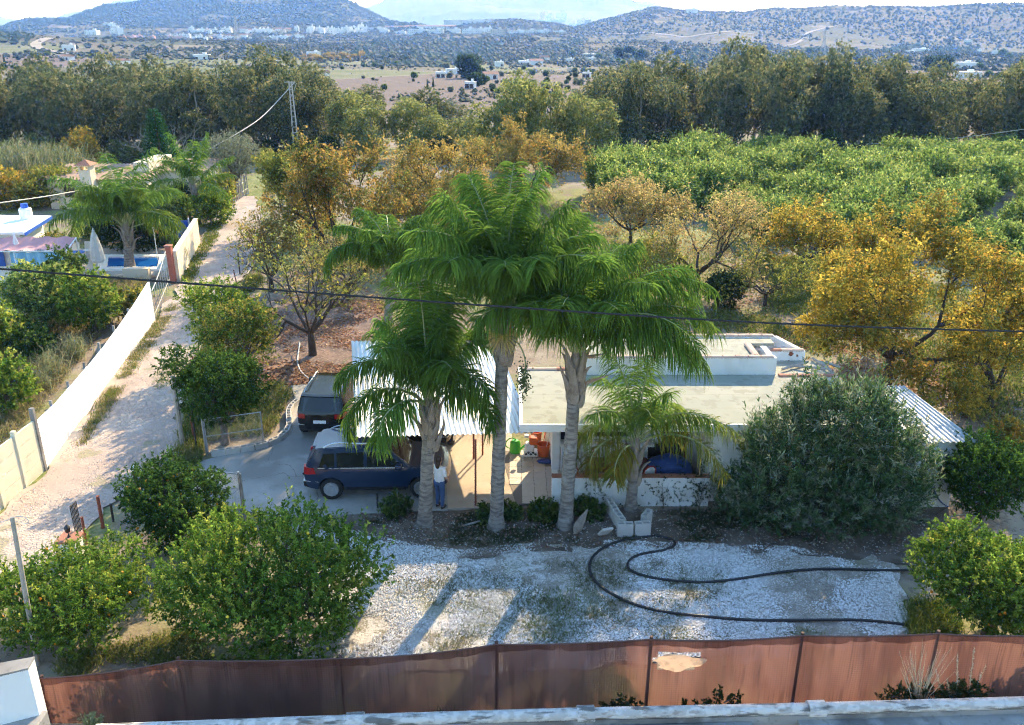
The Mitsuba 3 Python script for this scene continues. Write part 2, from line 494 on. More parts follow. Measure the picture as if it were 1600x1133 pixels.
n_r, n_a = Z.shape
back_az = np.radians(np.r_[np.arange(46, 315, 8.0)])
Xb, Yb = rs[:, None] * np.sin(back_az), rs[:, None] * np.cos(back_az)
Zb = np.interp(back_az, [back_az[0], math.pi, back_az[-1]], [0, 1, 0])[None] * 0 + Z[:, [-1]] * np.clip(1 - (back_az - azs[-1]) / 1.5, 0, 1) + Z[:, [0]] * np.clip((back_az - (2 * math.pi + azs[0])) / 1.5 + 1, 0, 1)
XX, YY, ZZ = np.hstack([X, Xb]), np.hstack([Y, Yb]), np.hstack([Z, Zb])
n_all = XX.shape[1]
i, j = np.meshgrid(np.arange(n_r - 1), np.arange(n_all), indexing='ij')
q = np.stack([i * n_all + j, (i + 1) * n_all + j, (i + 1) * n_all + (j + 1) % n_all, i * n_all + (j + 1) % n_all], -1).reshape(-1, 4)
gv = np.stack([XX, YY, ZZ], -1).reshape(-1, 3)
gv = np.vstack([gv, [[0, 0, 0]]])
cap = np.stack([np.full(n_all, len(gv) - 1), np.arange(n_all), (np.arange(n_all) + 1) % n_all], 1)
gf = np.vstack([q[:, [0, 2, 1]], q[:, [0, 3, 2]], cap[:, [0, 2, 1]]])


def ground_color(p, n, uv):
    r = dr.sqrt(p.x * p.x + p.y * p.y)
    f = noise(p.x * 11, p.y * 11)
    g = noise(p.x * 37, p.y * 37)
    a = fbm(p.x * 0.13, p.y * 0.13, 1.0, 4)
    b = fbm(p.x * 0.8, p.y * 0.8, 4.0, 4)
    soil = mix((0.20, 0.155, 0.115), (0.30, 0.25, 0.19), smoothstep(0.35, 0.7, b))
    soil = mix(soil, (0.11, 0.085, 0.065), smoothstep(0.6, 0.9, f) * 0.6)
    soil = mix(soil, (0.38, 0.33, 0.27), smoothstep(0.75, 0.95, g) * 0.5)
    grass = mix((0.115, 0.15, 0.035), (0.24, 0.235, 0.10), smoothstep(0.35, 0.7, f * 0.5 + b * 0.5))
    near = mix(soil, grass, smoothstep(0.46, 0.62, a * 0.6 + b * 0.4))
    # fields of the valley
    w1, w2 = noise(p.x * 0.012, p.y * 0.012) * 60, noise(p.x * 0.012 + 40, p.y * 0.012) * 60
    v = voronoi((p.x + w1) / 130, (p.y + w2) / 170)
    k = v[2]
    row = noise(p.x * 0.35 + p.y * 0.16, p.y * 0.02 - p.x * 0.04) * 0.6 + 0.4 * noise(p.x * 0.1, p.y * 0.07)
    field = mix((0.125, 0.09, 0.075), (0.175, 0.125, 0.10), row * 0.7)
    field = dr.select(k > 0.55, mix((0.17, 0.135, 0.095), (0.09, 0.09, 0.05), row), field)
    field = dr.select(k > 0.78, mix((0.11, 0.125, 0.05), (0.18, 0.165, 0.09), noise(p.x * 0.09, p.y * 0.09)), field)
    field = mix(field, (0.22, 0.19, 0.145), (1 - smoothstep(0.0, 0.035, v[1] - v[0])) * 0.8)
    # dry hills with scrub
    c1 = fbm(p.x / 150, p.y / 210, p.z / 40, 5)
    c2 = fbm(p.x / 26, p.y / 40, p.z / 10, 4)
    c3 = noise(p.x / 7, p.y / 9, p.z / 4)
    hill = mix((0.13, 0.10, 0.07), (0.085, 0.085, 0.05), smoothstep(0.35, 0.65, c1))
    hill = mix(hill, (0.055, 0.065, 0.035), smoothstep(0.36, 0.56, c2 * 0.5 + c1 * 0.2 + c3 * 0.3))
    hill = mix(hill, (0.24, 0.19, 0.14), smoothstep(0.66, 0.76, fbm(p.x / 60 + 9, p.y / 190, p.z / 9, 4)) * 0.7)
    wood = mix((0.04, 0.055, 0.032), (0.085, 0.085, 0.055), smoothstep(0.42, 0.68, fbm(p.x / 90, p.y / 120, p.z / 40, 5)))
    hill = mix(hill, wood, smoothstep(2350, 2650, r + (c1 - 0.5) * 500) * (1 - smoothstep(-100, 500, p.x)))
    rock = mix((0.16, 0.15, 0.13), (0.10, 0.105, 0.085), smoothstep(0.4, 0.6, fbm(p.x / 700, p.y / 900, p.z / 200, 4)))
    col = mix(near, field, smoothstep(115, 190, r + (a - 0.5) * 60))
    col = mix(col, hill, smoothstep(640, 900, r + (c1 - 0.5) * 500))
    return mix(col, rock, smoothstep(5000, 7000, r))


def ground_bump(p, n, uv):
    return 0.03 * fbm(p.x * 3, p.y * 3, 0.0, 3) + 0.012 * noise(p.x * 17, p.y * 17)


bumped('ground_mat', proc(ground_color), 0.95, ground_bump, eps=0.02)
struct('ground', (gv, gf), 'ground_mat', smooth=True, label='dry soil and grass of the plot, running out to fields, dry hills and mountains')
# the air: one closed box round everything
scene['haze'] = {'type': 'cube', 'bsdf': {'type': 'null'}, 'interior': {'type': 'ref', 'id': 'haze_air'},
                 'to_world': T4().translate([0, 0, 330.0]).scale([17000.0, 17000.0, 370.0])}
tag('haze', 'thin bluish haze over the valley', 'haze', kind='stuff')

# ---------------------------------------------------------------- flat grounds of the plot: road, drive, gravel, beds
def ragged(poly, amp, seed, step=0.25):
    """a polygon whose edge wanders by up to amp"""
    r = sg.Polygon(poly).buffer(0).exterior
    n = max(20, int(r.length / step))
    q = np.array([r.interpolate(k / n, normalized=True).coords[0] for k in range(n)])
    d = meshkit.fbm(np.c_[q * 0.8, np.zeros(n)], 4, seed) - 0.5
    e = meshkit.fbm(np.c_[q * 0.8, np.full(n, 9.0)], 4, seed + 50) - 0.5
    g = sg.Polygon(q + np.c_[d, e] * 4 * amp).buffer(0)
    return max(getattr(g, 'geoms', [g]), key=lambda a: a.area)


def P(*pts, z=0.0):
    return [tuple(pz(x, y, z)[:2]) for x, y in pts]


ROAD = P((-200, 960), (0, 800), (72, 735), (148, 627), (200, 560), (242, 503), (285, 440), (312, 378), (340, 335), (352, 322), (372, 308), (400, 308), (412, 335), (405, 380), (385, 430), (345, 475), (308, 520), (290, 600), (278, 700), (230, 745), (185, 775), (112, 862), (40, 915), (-60, 1000), (-200, 1120))


def road_color(p, n, uv):
    a = fbm(p.x * 0.35, p.y * 0.35, 2.0, 4)
    b = fbm(p.x * 2.2, p.y * 2.2, 5.0, 4)
    v = voronoi(p.x * 13, p.y * 13)
    c = mix((0.40, 0.32, 0.27), (0.50, 0.42, 0.35), smoothstep(0.35, 0.65, a))
    c = mix(c, (0.40, 0.30, 0.25), smoothstep(0.48, 0.66, b) * 0.6)
    c = mix(c, mix((0.30, 0.24, 0.21), (0.58, 0.50, 0.44), v[2]), (1 - smoothstep(0.2, 0.45, v[0])) * 0.4)
    return mix(c, (0.2, 0.21, 0.09), smoothstep(0.64, 0.74, fbm(p.x * 1.1 + 30, p.y * 1.1, 1.0, 4)) * 0.5)


def road_bump(p, n, uv):
    v = voronoi(p.x * 13, p.y * 13)
    return 0.02 * fbm(p.x * 4, p.y * 4, 0.0, 3) + 0.012 * (1 - smoothstep(0.1, 0.5, v[0]))


bumped('road_mat', proc(road_color), 0.95, road_bump, eps=0.01)
rv, rf = sheet(ragged(ROAD, 0.25, 31), 0.0, 0.8, 0.05, 3)
rv[:, 2] += 0.055
struct('dirt_road', (rv, rf), 'road_mat', smooth=True, label='pale pink gravel track running up along the white wall')

DRIVE = P((318, 722), (420, 698), (452, 662), (462, 628), (455, 605), (545, 598), (690, 640), (700, 800), (560, 806), (430, 812), (380, 800), (330, 785), (230, 782), (196, 800), (196, 775), (280, 745))
dv, df = prism(DRIVE, -0.2, 0.075)
struct('driveway', (dv, df), 'concrete', label='cracked grey concrete driveway between the gates and the cars')
LIT = P((690, 640), (800, 640), (800, 725), (812, 797), (700, 797))
struct('carport_floor', prism(LIT, -0.2, 0.071), 'warm_concrete', label='warm beige concrete strip beside the tiled patio')


def gravel_color(p, n, uv):
    a = fbm(p.x * 0.5, p.y * 0.5, 2.0, 4)
    b = fbm(p.x * 2.6, p.y * 2.6, 5.0, 4)
    v = voronoi(p.x * 21, p.y * 21)
    c = mix((0.55, 0.52, 0.48), (0.38, 0.32, 0.26), smoothstep(0.42, 0.58, a))
    stone = mix((0.35, 0.33, 0.31), (0.80, 0.79, 0.77), v[2])
    c = mix(c, stone, (1 - smoothstep(0.25, 0.5, v[0])) * 0.8)
    h = noise(p.x * 31, p.y * 31) * 0.6 + noise(p.x * 12, p.y * 12) * 0.4
    m = b * 0.5 + fbm(p.x * 0.45 + 20, p.y * 0.45, 1.0, 3) * 0.3 + h * 0.3
    c = mix(c, mix((0.16, 0.13, 0.10), (0.34, 0.29, 0.23), noise(p.x * 19, p.y * 19)), smoothstep(0.52, 0.64, m) * 0.8)
    return mix(c, (0.15, 0.16, 0.07), smoothstep(0.58, 0.68, fbm(p.x * 1.0 + 50, p.y * 1.0, 1.0, 4) * 0.7 + h * 0.3) * 0.5)


def gravel_bump(p, n, uv):
    v = voronoi(p.x * 21, p.y * 21)
    return 0.015 * (1 - smoothstep(0.05, 0.55, v[0])) + 0.02 * fbm(p.x * 3, p.y * 3, 0.0, 3)


bumped('gravel_mat', proc(gravel_color), 0.95, gravel_bump, eps=0.006)
YARD = P((480, 812), (575, 835), (640, 850), (720, 862), (800, 852), (880, 856), (960, 846), (1100, 852), (1240, 856), (1380, 875), (1430, 930), (1425, 990), (1400, 1010), (1000, 1040), (780, 1050), (430, 1060), (420, 960), (440, 880))
yv, yf = sheet(ragged(YARD, 0.35, 32), 0.0, 0.5, 0.06, 4)
yv[:, 2] += 0.03
struct('gravel_yard', (yv, yf), 'gravel_mat', smooth=True, label='white gravel yard with worn sandy patches behind the net fence')


def bed_color(p, n, uv):
    b = fbm(p.x * 2.2, p.y * 2.2, 4.0, 4)
    f = noise(p.x * 23, p.y * 23)
    c = mix((0.10, 0.075, 0.055), (0.17, 0.13, 0.10), smoothstep(0.35, 0.7, b))
    return mix(c, (0.32, 0.28, 0.23), smoothstep(0.82, 0.95, f) * 0.7)


bumped('bed_mat', proc(bed_color), 0.95, ground_bump, eps=0.02)
BED = P((560, 806), (700, 799), (812, 799), (1160, 797), (1480, 797), (1450, 830), (1420, 880), (1240, 868), (1100, 864), (960, 856), (880, 866), (800, 862), (720, 872), (640, 860), (575, 842), (530, 822))
bv, bf = sheet(ragged(BED, 0.22, 33), 0.0, 0.5, 0.07, 6)
bv[:, 2] += 0.05
struct('soil_bed', (bv, bf), 'bed_mat', smooth=True, label='dark soil strip along the foot of the palms')
LITTER = P((400, 520), (430, 470), (600, 470), (600, 560), (545, 600), (450, 605), (430, 640), (405, 600))
lv, lf = sheet(ragged(LITTER, 0.7, 34), 0.0, 0.8, 0.05, 9)
lv[:, 2] += 0.03


def litter_color(p, n, uv):
    v = voronoi(p.x * 8, p.y * 8)
    c = mix((0.16, 0.11, 0.085), (0.30, 0.19, 0.14), smoothstep(0.3, 0.7, fbm(p.x * 1.3, p.y * 1.3, 1.0, 4)))
    return mix(c, mix((0.12, 0.08, 0.06), (0.42, 0.29, 0.22), v[2]), (1 - smoothstep(0.25, 0.5, v[0])) * 0.7)


bumped('litter_mat', proc(litter_color), 0.95, gravel_bump, eps=0.01)
struct('orchard_floor', (lv, lf), 'litter_mat', smooth=True, label='reddish leaf littered soil under the bare branched tree')
# ---------------------------------------------------------------- growing things: leaves, shoots, trees, palms
def rdir(rng, n):
    return unit(rng.normal(size=(n, 3)))


def leaves(base, d, L, W, rng, fold=0.15, droop=0.0):
    """one folded diamond leaf per row: base point, direction, length, width"""
    n = len(base)
    d = unit(d - np.c_[np.zeros((n, 2)), np.full(n, droop)])
    s = unit(np.cross(d, rdir(rng, n) + [0, 0, 1.1]))
    up = np.cross(s, d)
    L = np.broadcast_to(L, (n,))[:, None]
    W = np.broadcast_to(W, (n,))[:, None]
    m = base + d * L * 0.45 + up * W * fold
    v = np.stack([base, m + s * W * 0.5, base + d * L, m - s * W * 0.5], 1).reshape(-1, 3)
    k = np.arange(n)[:, None] * 4
    f = np.vstack([k + [0, 1, 2], k + [0, 2, 3]])
    return v, f


def tint(rng, n, colors, weights=None, jitter=0.18):
    """a colour per leaf, repeated for its four corners"""
    colors = np.asarray(colors, float)
    c = colors[rng.choice(len(colors), n, p=weights)]
    c = c * (1 + jitter * rng.normal(size=(n, 1))) * (1 + 0.06 * rng.normal(size=(n, 3)))
    return np.repeat(np.clip(c, 0.004, 0.95), 4, 0)


def along_shoots(P0, D, length, n, L, W, rng, spread=0.9, droop=0.1, fold=0.15):
    """n leaves set round each shoot"""
    m = len(P0)
    t = rng.uniform(0.1, 1.0, (m, n))
    base = P0[:, None] + D[:, None] * (t * np.broadcast_to(length, (m,))[:, None])[..., None]
    d = D[:, None] * (0.35 + 0.5 * t[..., None]) + rdir(rng, m * n).reshape(m, n, 3) * spread
    k = rng.uniform(0.7, 1.2, m * n)
    return leaves(base.reshape(-1, 3), unit(d.reshape(-1, 3)), L * k, W * k, rng, fold, droop)


def in_lobes(lobes, n, rng, shell=0.55):
    """points near the outside of a union of ellipsoids, with outward directions"""
    lb = np.asarray(lobes, float)
    w = (lb[:, 3] * lb[:, 4] * lb[:, 5]) ** (2 / 3)
    k = rng.choice(len(lb), n * 2, p=w / w.sum())
    d = rdir(rng, n * 2)
    rr = np.clip(1 - np.abs(rng.normal(0, 1 - shell, n * 2)), 0.15, 1.1)
    p = lb[k, :3] + d * lb[k, 3:6] * rr[:, None]
    q = np.full(n * 2, 9.0)
    for row in lb:
        q = np.minimum(q, np.linalg.norm((p - row[:3]) / row[3:6], axis=1) + (np.all(row == lb[k], axis=1)) * 9)
    keep = (q > 0.62) | (rng.uniform(size=n * 2) < 0.15)
    p, d, k = p[keep][:n], unit(d / lb[k, 3:6])[keep][:n], k[keep][:n]
    return p, d


def limbs(base, tops, rng, r0, fork=0.35, bend=0.12, sides=6, r1=0.015):
    """a trunk from the base that forks to each top"""
    base = np.asarray(base, float)
    tops = np.asarray(tops, float)
    c = tops.mean(0)
    knee = base + (c - base) * fork
    knee[2] = base[2] + (c[2] - base[2]) * fork
    out = [tube([base - [0, 0, 0.15], base + (knee - base) * 0.02, base * 0.6 + knee * 0.4 + rng.normal(0, bend * 0.3, 3) * [1, 1, 0], knee], [r0 * 1.7, r0 * 1.25, r0, r0 * 0.85], 9)]
    for t in tops:
        a = knee + (t - knee) * 0.35 + rng.normal(0, bend, 3) + [0, 0, -0.1]
        b = knee + (t - knee) * 0.7 + rng.normal(0, bend, 3)
        rr = r0 * rng.uniform(0.4, 0.6)
        out.append(tube(spline([knee, a, b, t], 8), np.linspace(rr, r1, 8), sides, False))
    return cat(out)


def branching(rng, trunk_h, r0, height, width, levels=4, first=5, split=3, up=0.55, lean=(0, 0), wig=0.10):
    """a forking tree: (wood mesh, tip points, tip directions)"""
    tubes, tips, dirs = [], [], []
    top = np.array([lean[0] * trunk_h, lean[1] * trunk_h, trunk_h])
    tubes.append(tube(spline([[0, 0, -0.15], [lean[0] * trunk_h * 0.3, 0, trunk_h * 0.45], top], 8), np.linspace(r0 * 1.35, r0 * 0.95, 8), 9))
    seg0 = math.hypot(height - trunk_h, width / 2) / levels * 1.05

    def grow(p, d, r, lev, L):
        n = 5
        pts, q, dd = [p], p.copy(), d.copy()
        for _ in range(n):
            dd = unit(dd + rng.normal(0, wig, 3) + [0, 0, 0.03])
            q = q + dd * L / n
            pts.append(q.copy())
        r1 = r * 0.62
        tubes.append(tube(pts, np.linspace(r, r1, n + 1), 6 if lev < 2 else 4, False))
        if lev >= 1:
            for a in pts[2:]:
                tips.append(a)
                dirs.append(unit(dd + rng.normal(0, 0.6, 3)))
        if lev + 1 < levels:
            for _ in range(split if lev else split + 0):
                e = unit(dd + rng.normal(0, 0.62, 3) + [0, 0, 0.06])
                grow(q, e, r1 * rng.uniform(0.7, 0.95), lev + 1, L * rng.uniform(0.62, 0.92))
        else:
            tips.append(q)
            dirs.append(dd)

    a0 = rng.uniform(0, 6.28)
    for k in range(first):
        a = a0 + k * 6.283 / first + rng.normal(0, 0.25)
        u = up * rng.uniform(0.7, 1.4)
        grow(top - [0, 0, trunk_h * 0.12 * rng.uniform()], unit(np.array([math.cos(a), math.sin(a), u])), r0 * rng.uniform(0.5, 0.7), 0, seg0 * rng.uniform(0.85, 1.15))
    wood = cat(tubes)
    tips, dirs = np.array(tips), np.array(dirs)
    s = np.array([width / 2 / (np.percentile(np.hypot(tips[:, 0], tips[:, 1]), 95)), 1, (height - trunk_h) / (tips[:, 2].max() - trunk_h + 1e-6)])
    s[1] = s[0]

    def fit(v):
        v = v.copy()
        v[:, :2] *= s[0]
        v[:, 2] = np.where(v[:, 2] > trunk_h, trunk_h + (v[:, 2] - trunk_h) * s[2], v[:, 2])
        return v
    w = wood[0].copy()
    near = np.hypot(w[:, 0], w[:, 1]) < r0 * 1.6
    w2 = fit(w)
    w2[near & (w[:, 2] < trunk_h)] = w[near & (w[:, 2] < trunk_h)]
    return (w2, wood[1]), fit(tips), dirs


def group(gid, **parts):
    scene[gid] = {'type': 'shapegroup', **parts}
    return gid


GREEN = {'citrus': [(0.09, 0.16, 0.03), (0.15, 0.25, 0.04), (0.25, 0.35, 0.06), (0.42, 0.45, 0.09)],
         'mandarin': [(0.04, 0.09, 0.022), (0.06, 0.12, 0.028), (0.09, 0.165, 0.036)],
         'avocado': [(0.11, 0.19, 0.05), (0.20, 0.29, 0.075), (0.33, 0.41, 0.12), (0.46, 0.50, 0.16)],
         'gum': [(0.09, 0.13, 0.07), (0.14, 0.175, 0.085), (0.22, 0.24, 0.11), (0.30, 0.28, 0.14)],
         'gum_light': [(0.20, 0.25, 0.09), (0.30, 0.33, 0.11), (0.40, 0.39, 0.15)],
         'olive': [(0.15, 0.185, 0.12), (0.21, 0.24, 0.17), (0.28, 0.30, 0.22)],
         'hedge': [(0.055, 0.11, 0.03), (0.10, 0.17, 0.04), (0.18, 0.23, 0.06)],
         'gold': [(0.44, 0.32, 0.055), (0.54, 0.41, 0.08), (0.32, 0.28, 0.06), (0.21, 0.23, 0.06), (0.42, 0.26, 0.055)],
         'amber': [(0.42, 0.30, 0.085), (0.46, 0.36, 0.12), (0.32, 0.25, 0.08), (0.24, 0.25, 0.08), (0.40, 0.24, 0.065)],
         'straw': [(0.52, 0.41, 0.19), (0.44, 0.36, 0.14), (0.34, 0.32, 0.12), (0.44, 0.30, 0.13)],
         'lime': [(0.22, 0.25, 0.06), (0.33, 0.33, 0.08), (0.14, 0.18, 0.045), (0.40, 0.33, 0.08)],
         'oleander': [(0.055, 0.115, 0.045), (0.085, 0.155, 0.06), (0.14, 0.21, 0.095), (0.28, 0.31, 0.21)],
         'dark': [(0.03, 0.06, 0.028), (0.045, 0.08, 0.034), (0.07, 0.11, 0.042)]}


def bush(seed, lobes, n_shoots, per, L, W, colors, weights=None, shoot=0.3, spread=0.9, droop=0.15, upw=0.5, r0=0.1, bark='bark', leaf='leaf', fruit=0, fruit_mat='orange_fruit', fruit_r=0.035, shell=0.6, wood_top=0.7, base=(0, 0, 0), extra=0):
    """parts of a leafy tree or bush: trunk, crown and fruit"""
    rng = np.random.default_rng(seed)
    p, d = in_lobes(lobes, n_shoots, rng, shell)
    p[:, 2] = np.maximum(p[:, 2], 0.08)
    D = unit(d * 0.9 + [0, 0, upw] + rdir(rng, len(p)) * 0.55)
    ln = shoot * rng.uniform(0.5, 1.3, len(p))
    if extra:      # some long shoots stand out of the crown
        ln[:extra] *= 2.4
        D[:extra] = unit(D[:extra] + [0, 0, 0.9])
    v, f = along_shoots(p, D, ln, per, L, W, rng, spread, droop)
    light = rng.choice(len(colors), len(p), p=weights)
    c = np.asarray(colors)[light]
    c = np.repeat(c, per, 0) * (1 + 0.2 * rng.normal(size=(len(p) * per, 1))) * (1 + 0.05 * rng.normal(size=(len(p) * per, 3)))
    c = np.repeat(np.clip(c, 0.004, 0.9), 4, 0)
    lb = np.asarray(lobes, float)
    tops = [l[:3] + rng.normal(0, 0.15, 3) * l[3:6] + [0, 0, l[5] * (wood_top - 0.5)] for l in lb for _ in range(2)]
    out = {'trunk': mikit.ply(limbs(base, tops, rng, r0), bark, 40), 'crown': mikit.ply((v, f), leaf, False, color=c)}
    if fruit:
        q, _ = in_lobes(lobes, fruit, rng, 0.9)
        s = trimesh.creation.icosphere(1, fruit_r)
        for i, a in enumerate(q):
            out['fruit' if i == 0 else f'fruit_{i:03d}'] = mikit.ply((np.array(s.vertices) * [1, 1, 1.08] + a, np.array(s.faces)), fruit_mat, True)
    return out


def autumn(seed, trunk_h, r0, height, width, n_leaf, L, W, colors, weights=None, levels=4, first=5, split=3, up=0.55, per=5, bark='dark_bark', keep=1.0, lean=(0, 0), spread=1.1, wig=0.10):
    """a forking tree with sparse leaves: trunk, crown"""
    rng = np.random.default_rng(seed)
    wood, tips, dirs = branching(rng, trunk_h, r0, height, width, levels, first, split, up, lean, wig)
    k = rng.choice(len(tips), int(n_leaf / per), p=None)
    P0 = tips[k] + rng.normal(0, 0.22, (len(k), 3))
    D = unit(dirs[k] + rng.normal(0, 0.5, (len(k), 3)))
    v, f = along_shoots(P0, D, 0.35 * rng.uniform(0.5, 1.2, len(k)), per, L, W, rng, spread, 0.35)
    patch = meshkit.noise(P0 * 0.8, seed)
    order = np.clip((patch + rng.normal(0, 0.22, len(k))) * len(colors), 0, len(colors) - 1).astype(int)
    c = np.repeat(np.asarray(colors)[order], per, 0) * (1 + 0.22 * rng.normal(size=(len(k) * per, 1)))
    return {'trunk': mikit.ply(wood, bark, 40), 'crown': mikit.ply((v, f), 'leaf', False, color=np.repeat(np.clip(c, 0.004, 0.9), 4, 0))}


def gum(seed, height, width, n, colors, L=0.42, W=0.17):
    """a eucalyptus: tall bare lower trunk, hanging clumps of leaves"""
    rng = np.random.default_rng(seed)
    nl = rng.integers(10, 14)
    lobes, tops = [], []
    for i in range(nl):
        t = (i + 0.5) / nl
        z = height * (0.26 + 0.66 * t)
        a = rng.uniform(0, 6.283)
        w = width * 0.5 * (0.42 + 0.9 * math.sin(math.pi * (0.16 + 0.72 * t))) * rng.uniform(0.35, 0.75)
        r = width * rng.uniform(0.16, 0.27)
        lobes.append([w * math.cos(a), w * math.sin(a), z, r, r, r * rng.uniform(0.8, 1.5)])
        tops.append([w * math.cos(a) * 0.8, w * math.sin(a) * 0.8, z])
    lobes.append([0, 0, height * 0.93, width * 0.14, width * 0.14, height * 0.07])
    p, d = in_lobes(lobes, n, rng, 0.72)
    per = 7
    D = unit(d * 0.5 + [0, 0, -0.35] + rdir(rng, len(p)) * 0.6)
    v, f = along_shoots(p, D, 0.55 * rng.uniform(0.5, 1.2, len(p)), per, L, W, rng, 0.7, 0.5)
    c = np.repeat(np.asarray(colors)[rng.choice(len(colors), len(p))], per, 0) * (1 + 0.2 * rng.normal(size=(len(p) * per, 1)))
    ln = rng.normal(0, 0.02, 2)
    main = spline([[0, 0, -0.3], [ln[0] * height, ln[1] * height, height * 0.4], [ln[0] * height * 1.5, -ln[1] * height, height * 0.9]], 12)
    wood = [tube(main, np.linspace(0.22, 0.04, 12), 7)]
    for t in tops:
        j = int(np.clip((t[2] / height - 0.2) * 12, 1, 9))
        wood.append(tube(spline([main[j], (main[j] + t) / 2 + [0, 0, -0.2], t], 5), np.linspace(0.075, 0.015, 5), 4, False))
    return {'trunk': mikit.ply(cat(wood), 'pale_bark', 40), 'crown': mikit.ply((v, f), 'leaf', False, color=np.repeat(np.clip(c, 0.004, 0.9), 4, 0))}


# ---------------------------------------------------------------- palms
def frond(rng, e0, bend, L, n=160, leaf_len=0.95, leaf_w=0.034, wind=0.0, hang=1.0, yellow=0.0, start=0.2):
    """one feather frond along +x: (leaf mesh with colours, rachis mesh)"""
    N = 36
    s = np.linspace(0, 1, N)
    ang = e0 - bend * s ** 1.25
    dx, dz = np.cos(ang) * L / N, np.sin(ang) * L / N
    ctr = np.c_[np.cumsum(dx), wind * L * s ** 2, np.cumsum(dz)]
    rach = tube(ctr, np.linspace(0.045, 0.006, N), 5)
    t = np.repeat(np.linspace(start, 0.995, n), 2) + rng.normal(0, 0.003, 2 * n)
    t = np.clip(t, 0.02, 1)
    side = np.tile([1.0, -1.0], n)
    base = np.stack([np.interp(t, s, ctr[:, k]) for k in range(3)], 1)
    tan = unit(np.stack([np.interp(t, s, np.gradient(ctr[:, k])) for k in range(3)], 1))
    lat = unit(np.cross(np.array([0, 0, 1.0]) + 0 * tan, tan)) * side[:, None]
    up = np.cross(tan, lat * side[:, None])
    plume = rng.uniform(-0.75, 0.75, 2 * n)
    d = unit(lat * 1.0 + up * plume[:, None] + tan * (0.30 + 0.45 * t[:, None]) + rng.normal(0, 0.12, (2 * n, 3)))
    ll = leaf_len * (0.42 + 0.72 * np.sin(np.pi * np.clip(0.1 + 0.84 * t, 0, 1)) ** 0.7) * rng.uniform(0.8, 1.15, 2 * n)
    K = 5
    w = leaf_w * np.array([0.55, 1.0, 0.95, 0.65, 0.06])
    pts, q = [base], base.copy()
    dd = d.copy()
    for k in range(1, K):
        dd = unit(dd + np.array([0, 0, -1.0]) * hang * (0.17 + 0.52 * k / K) + rng.normal(0, 0.05, (2 * n, 3)) + np.array([0, wind * 0.3, 0]))
        q = q + dd * (ll / (K - 1))[:, None]
        pts.append(q.copy())
    pts = np.stack(pts, 1)
    wd = unit(np.cross(unit(pts[:, 1] - pts[:, 0]), up + rng.normal(0, 0.5, (2 * n, 3))))
    v = np.stack([pts - wd[:, None] * w[None, :, None] / 2, pts + wd[:, None] * w[None, :, None] / 2], 2).reshape(-1, 3)
    a = (np.arange(2 * n) * K * 2)[:, None] + (np.arange(K - 1) * 2)[None]
    a = a.reshape(-1)
    f = np.vstack([np.stack([a, a + 1, a + 3], 1), np.stack([a, a + 3, a + 2], 1)])
    base_c = np.array([0.135, 0.24, 0.045]) * rng.uniform(0.75, 1.2)
    yc = np.array([0.34, 0.24, 0.04])
    yy = np.clip(yellow + 0.35 * yellow * rng.normal(size=(2 * n, 1)), 0, 1)
    c = base_c * (1 + 0.18 * rng.normal(size=(2 * n, 1))) * (1 - yy) + yc * yy
    return (v, f, np.repeat(np.clip(c, 0.005, 0.8), K * 2, 0)), rach


def palm(name, label, loc, trunk_top, r_base, r_top, fronds, L, seed, flare=1.7, lean_curve=0.0, boots=14, wind=0.0, group_=None, leaf_len=0.95, n=160, fw=0.034, crown_shift=0.0, hang=1.0):
    """fronds: (azimuth deg, rise deg, bend deg, length factor, yellow)"""
    rng = np.random.default_rng(seed)
    key = thing(name, label, 'palm tree', group_)
    top = np.asarray(trunk_top, float)
    base = np.asarray(loc, float)
    h = top[2] - base[2]
    zt = np.linspace(0, 1, 60)
    mid = (base + top) / 2 + [lean_curve, 0, 0]
    cl = spline([base - [0, 0, 0.1], mid, top], 60)
    r = r_base + (r_top - r_base) * zt
    r = r * (1 + (flare - 1) * np.exp(-zt * h / 0.22)) * (1 + 0.025 * np.sin(zt * h * 47)) * (1 + 0.04 * rng.normal(size=60) * 0.6)
    part(key, 'trunk', tube(cl, r, 16), 'palm_bark', True)
    # old leaf bases wrapped round the top of the trunk
    for k in range(boots):
        a = k * 2.4 + rng.uniform(-0.2, 0.2)
        zz = -0.95 + 1.15 * k / max(boots, 1)
        pts = spline([[r_top * 0.80, 0, 0], [r_top * 1.15, 0, 0.25], [r_top * (1.3 + 0.7 * rng.uniform()), 0, 0.55], [r_top * (1.5 + 1.9 * rng.uniform()), rng.normal(0, 0.08), 0.7 + 0.4 * rng.uniform()]], 7)
        m = tube(pts, np.array([0.09, 0.105, 0.085, 0.06, 0.045, 0.035, 0.012]), 6)
        m = (m[0] * [1, 1.35, 1], m[1])
        part(key, 'leaf_base', xf(m, a, top + [0, 0, zz]), 'palm_boot', 50)
    hub = top + [0, 0, 0.1]
    part(key, 'crown_shaft', xf(lathe([(r_top * 0.95, -0.5), (r_top * 1.05, 0), (r_top * 0.8, 0.5), (r_top * 0.3, 0.95), (0.02, 1.1)], 12), 0, top), 'palm_boot', 50)
    for az, rise, bend, lf, yel in fronds:
        (v, f, c), ra = frond(rng, math.radians(rise), math.radians(bend), L * lf, n, leaf_len, fw, wind * rng.uniform(0.5, 1.4), hang, yel)
        a = math.radians(az)
        off = hub + np.array([math.cos(a), math.sin(a), 0]) * r_top * 0.5 + [0, 0, 0.5 * math.sin(math.radians(rise))]
        vl, _ = xf((v, f), a, off)
        fk = part(key, 'frond', (vl, f), 'leaf_palm', False, color=c)
        part(fk, 'rib', xf(ra, a, off), 'palm_rib', 60)
    return key, hub


mat('palm_rib', speck((0.30, 0.32, 0.16), (0.22, 0.24, 0.11), (0.4, 0.4, 0.25), 6.0), 0.55)


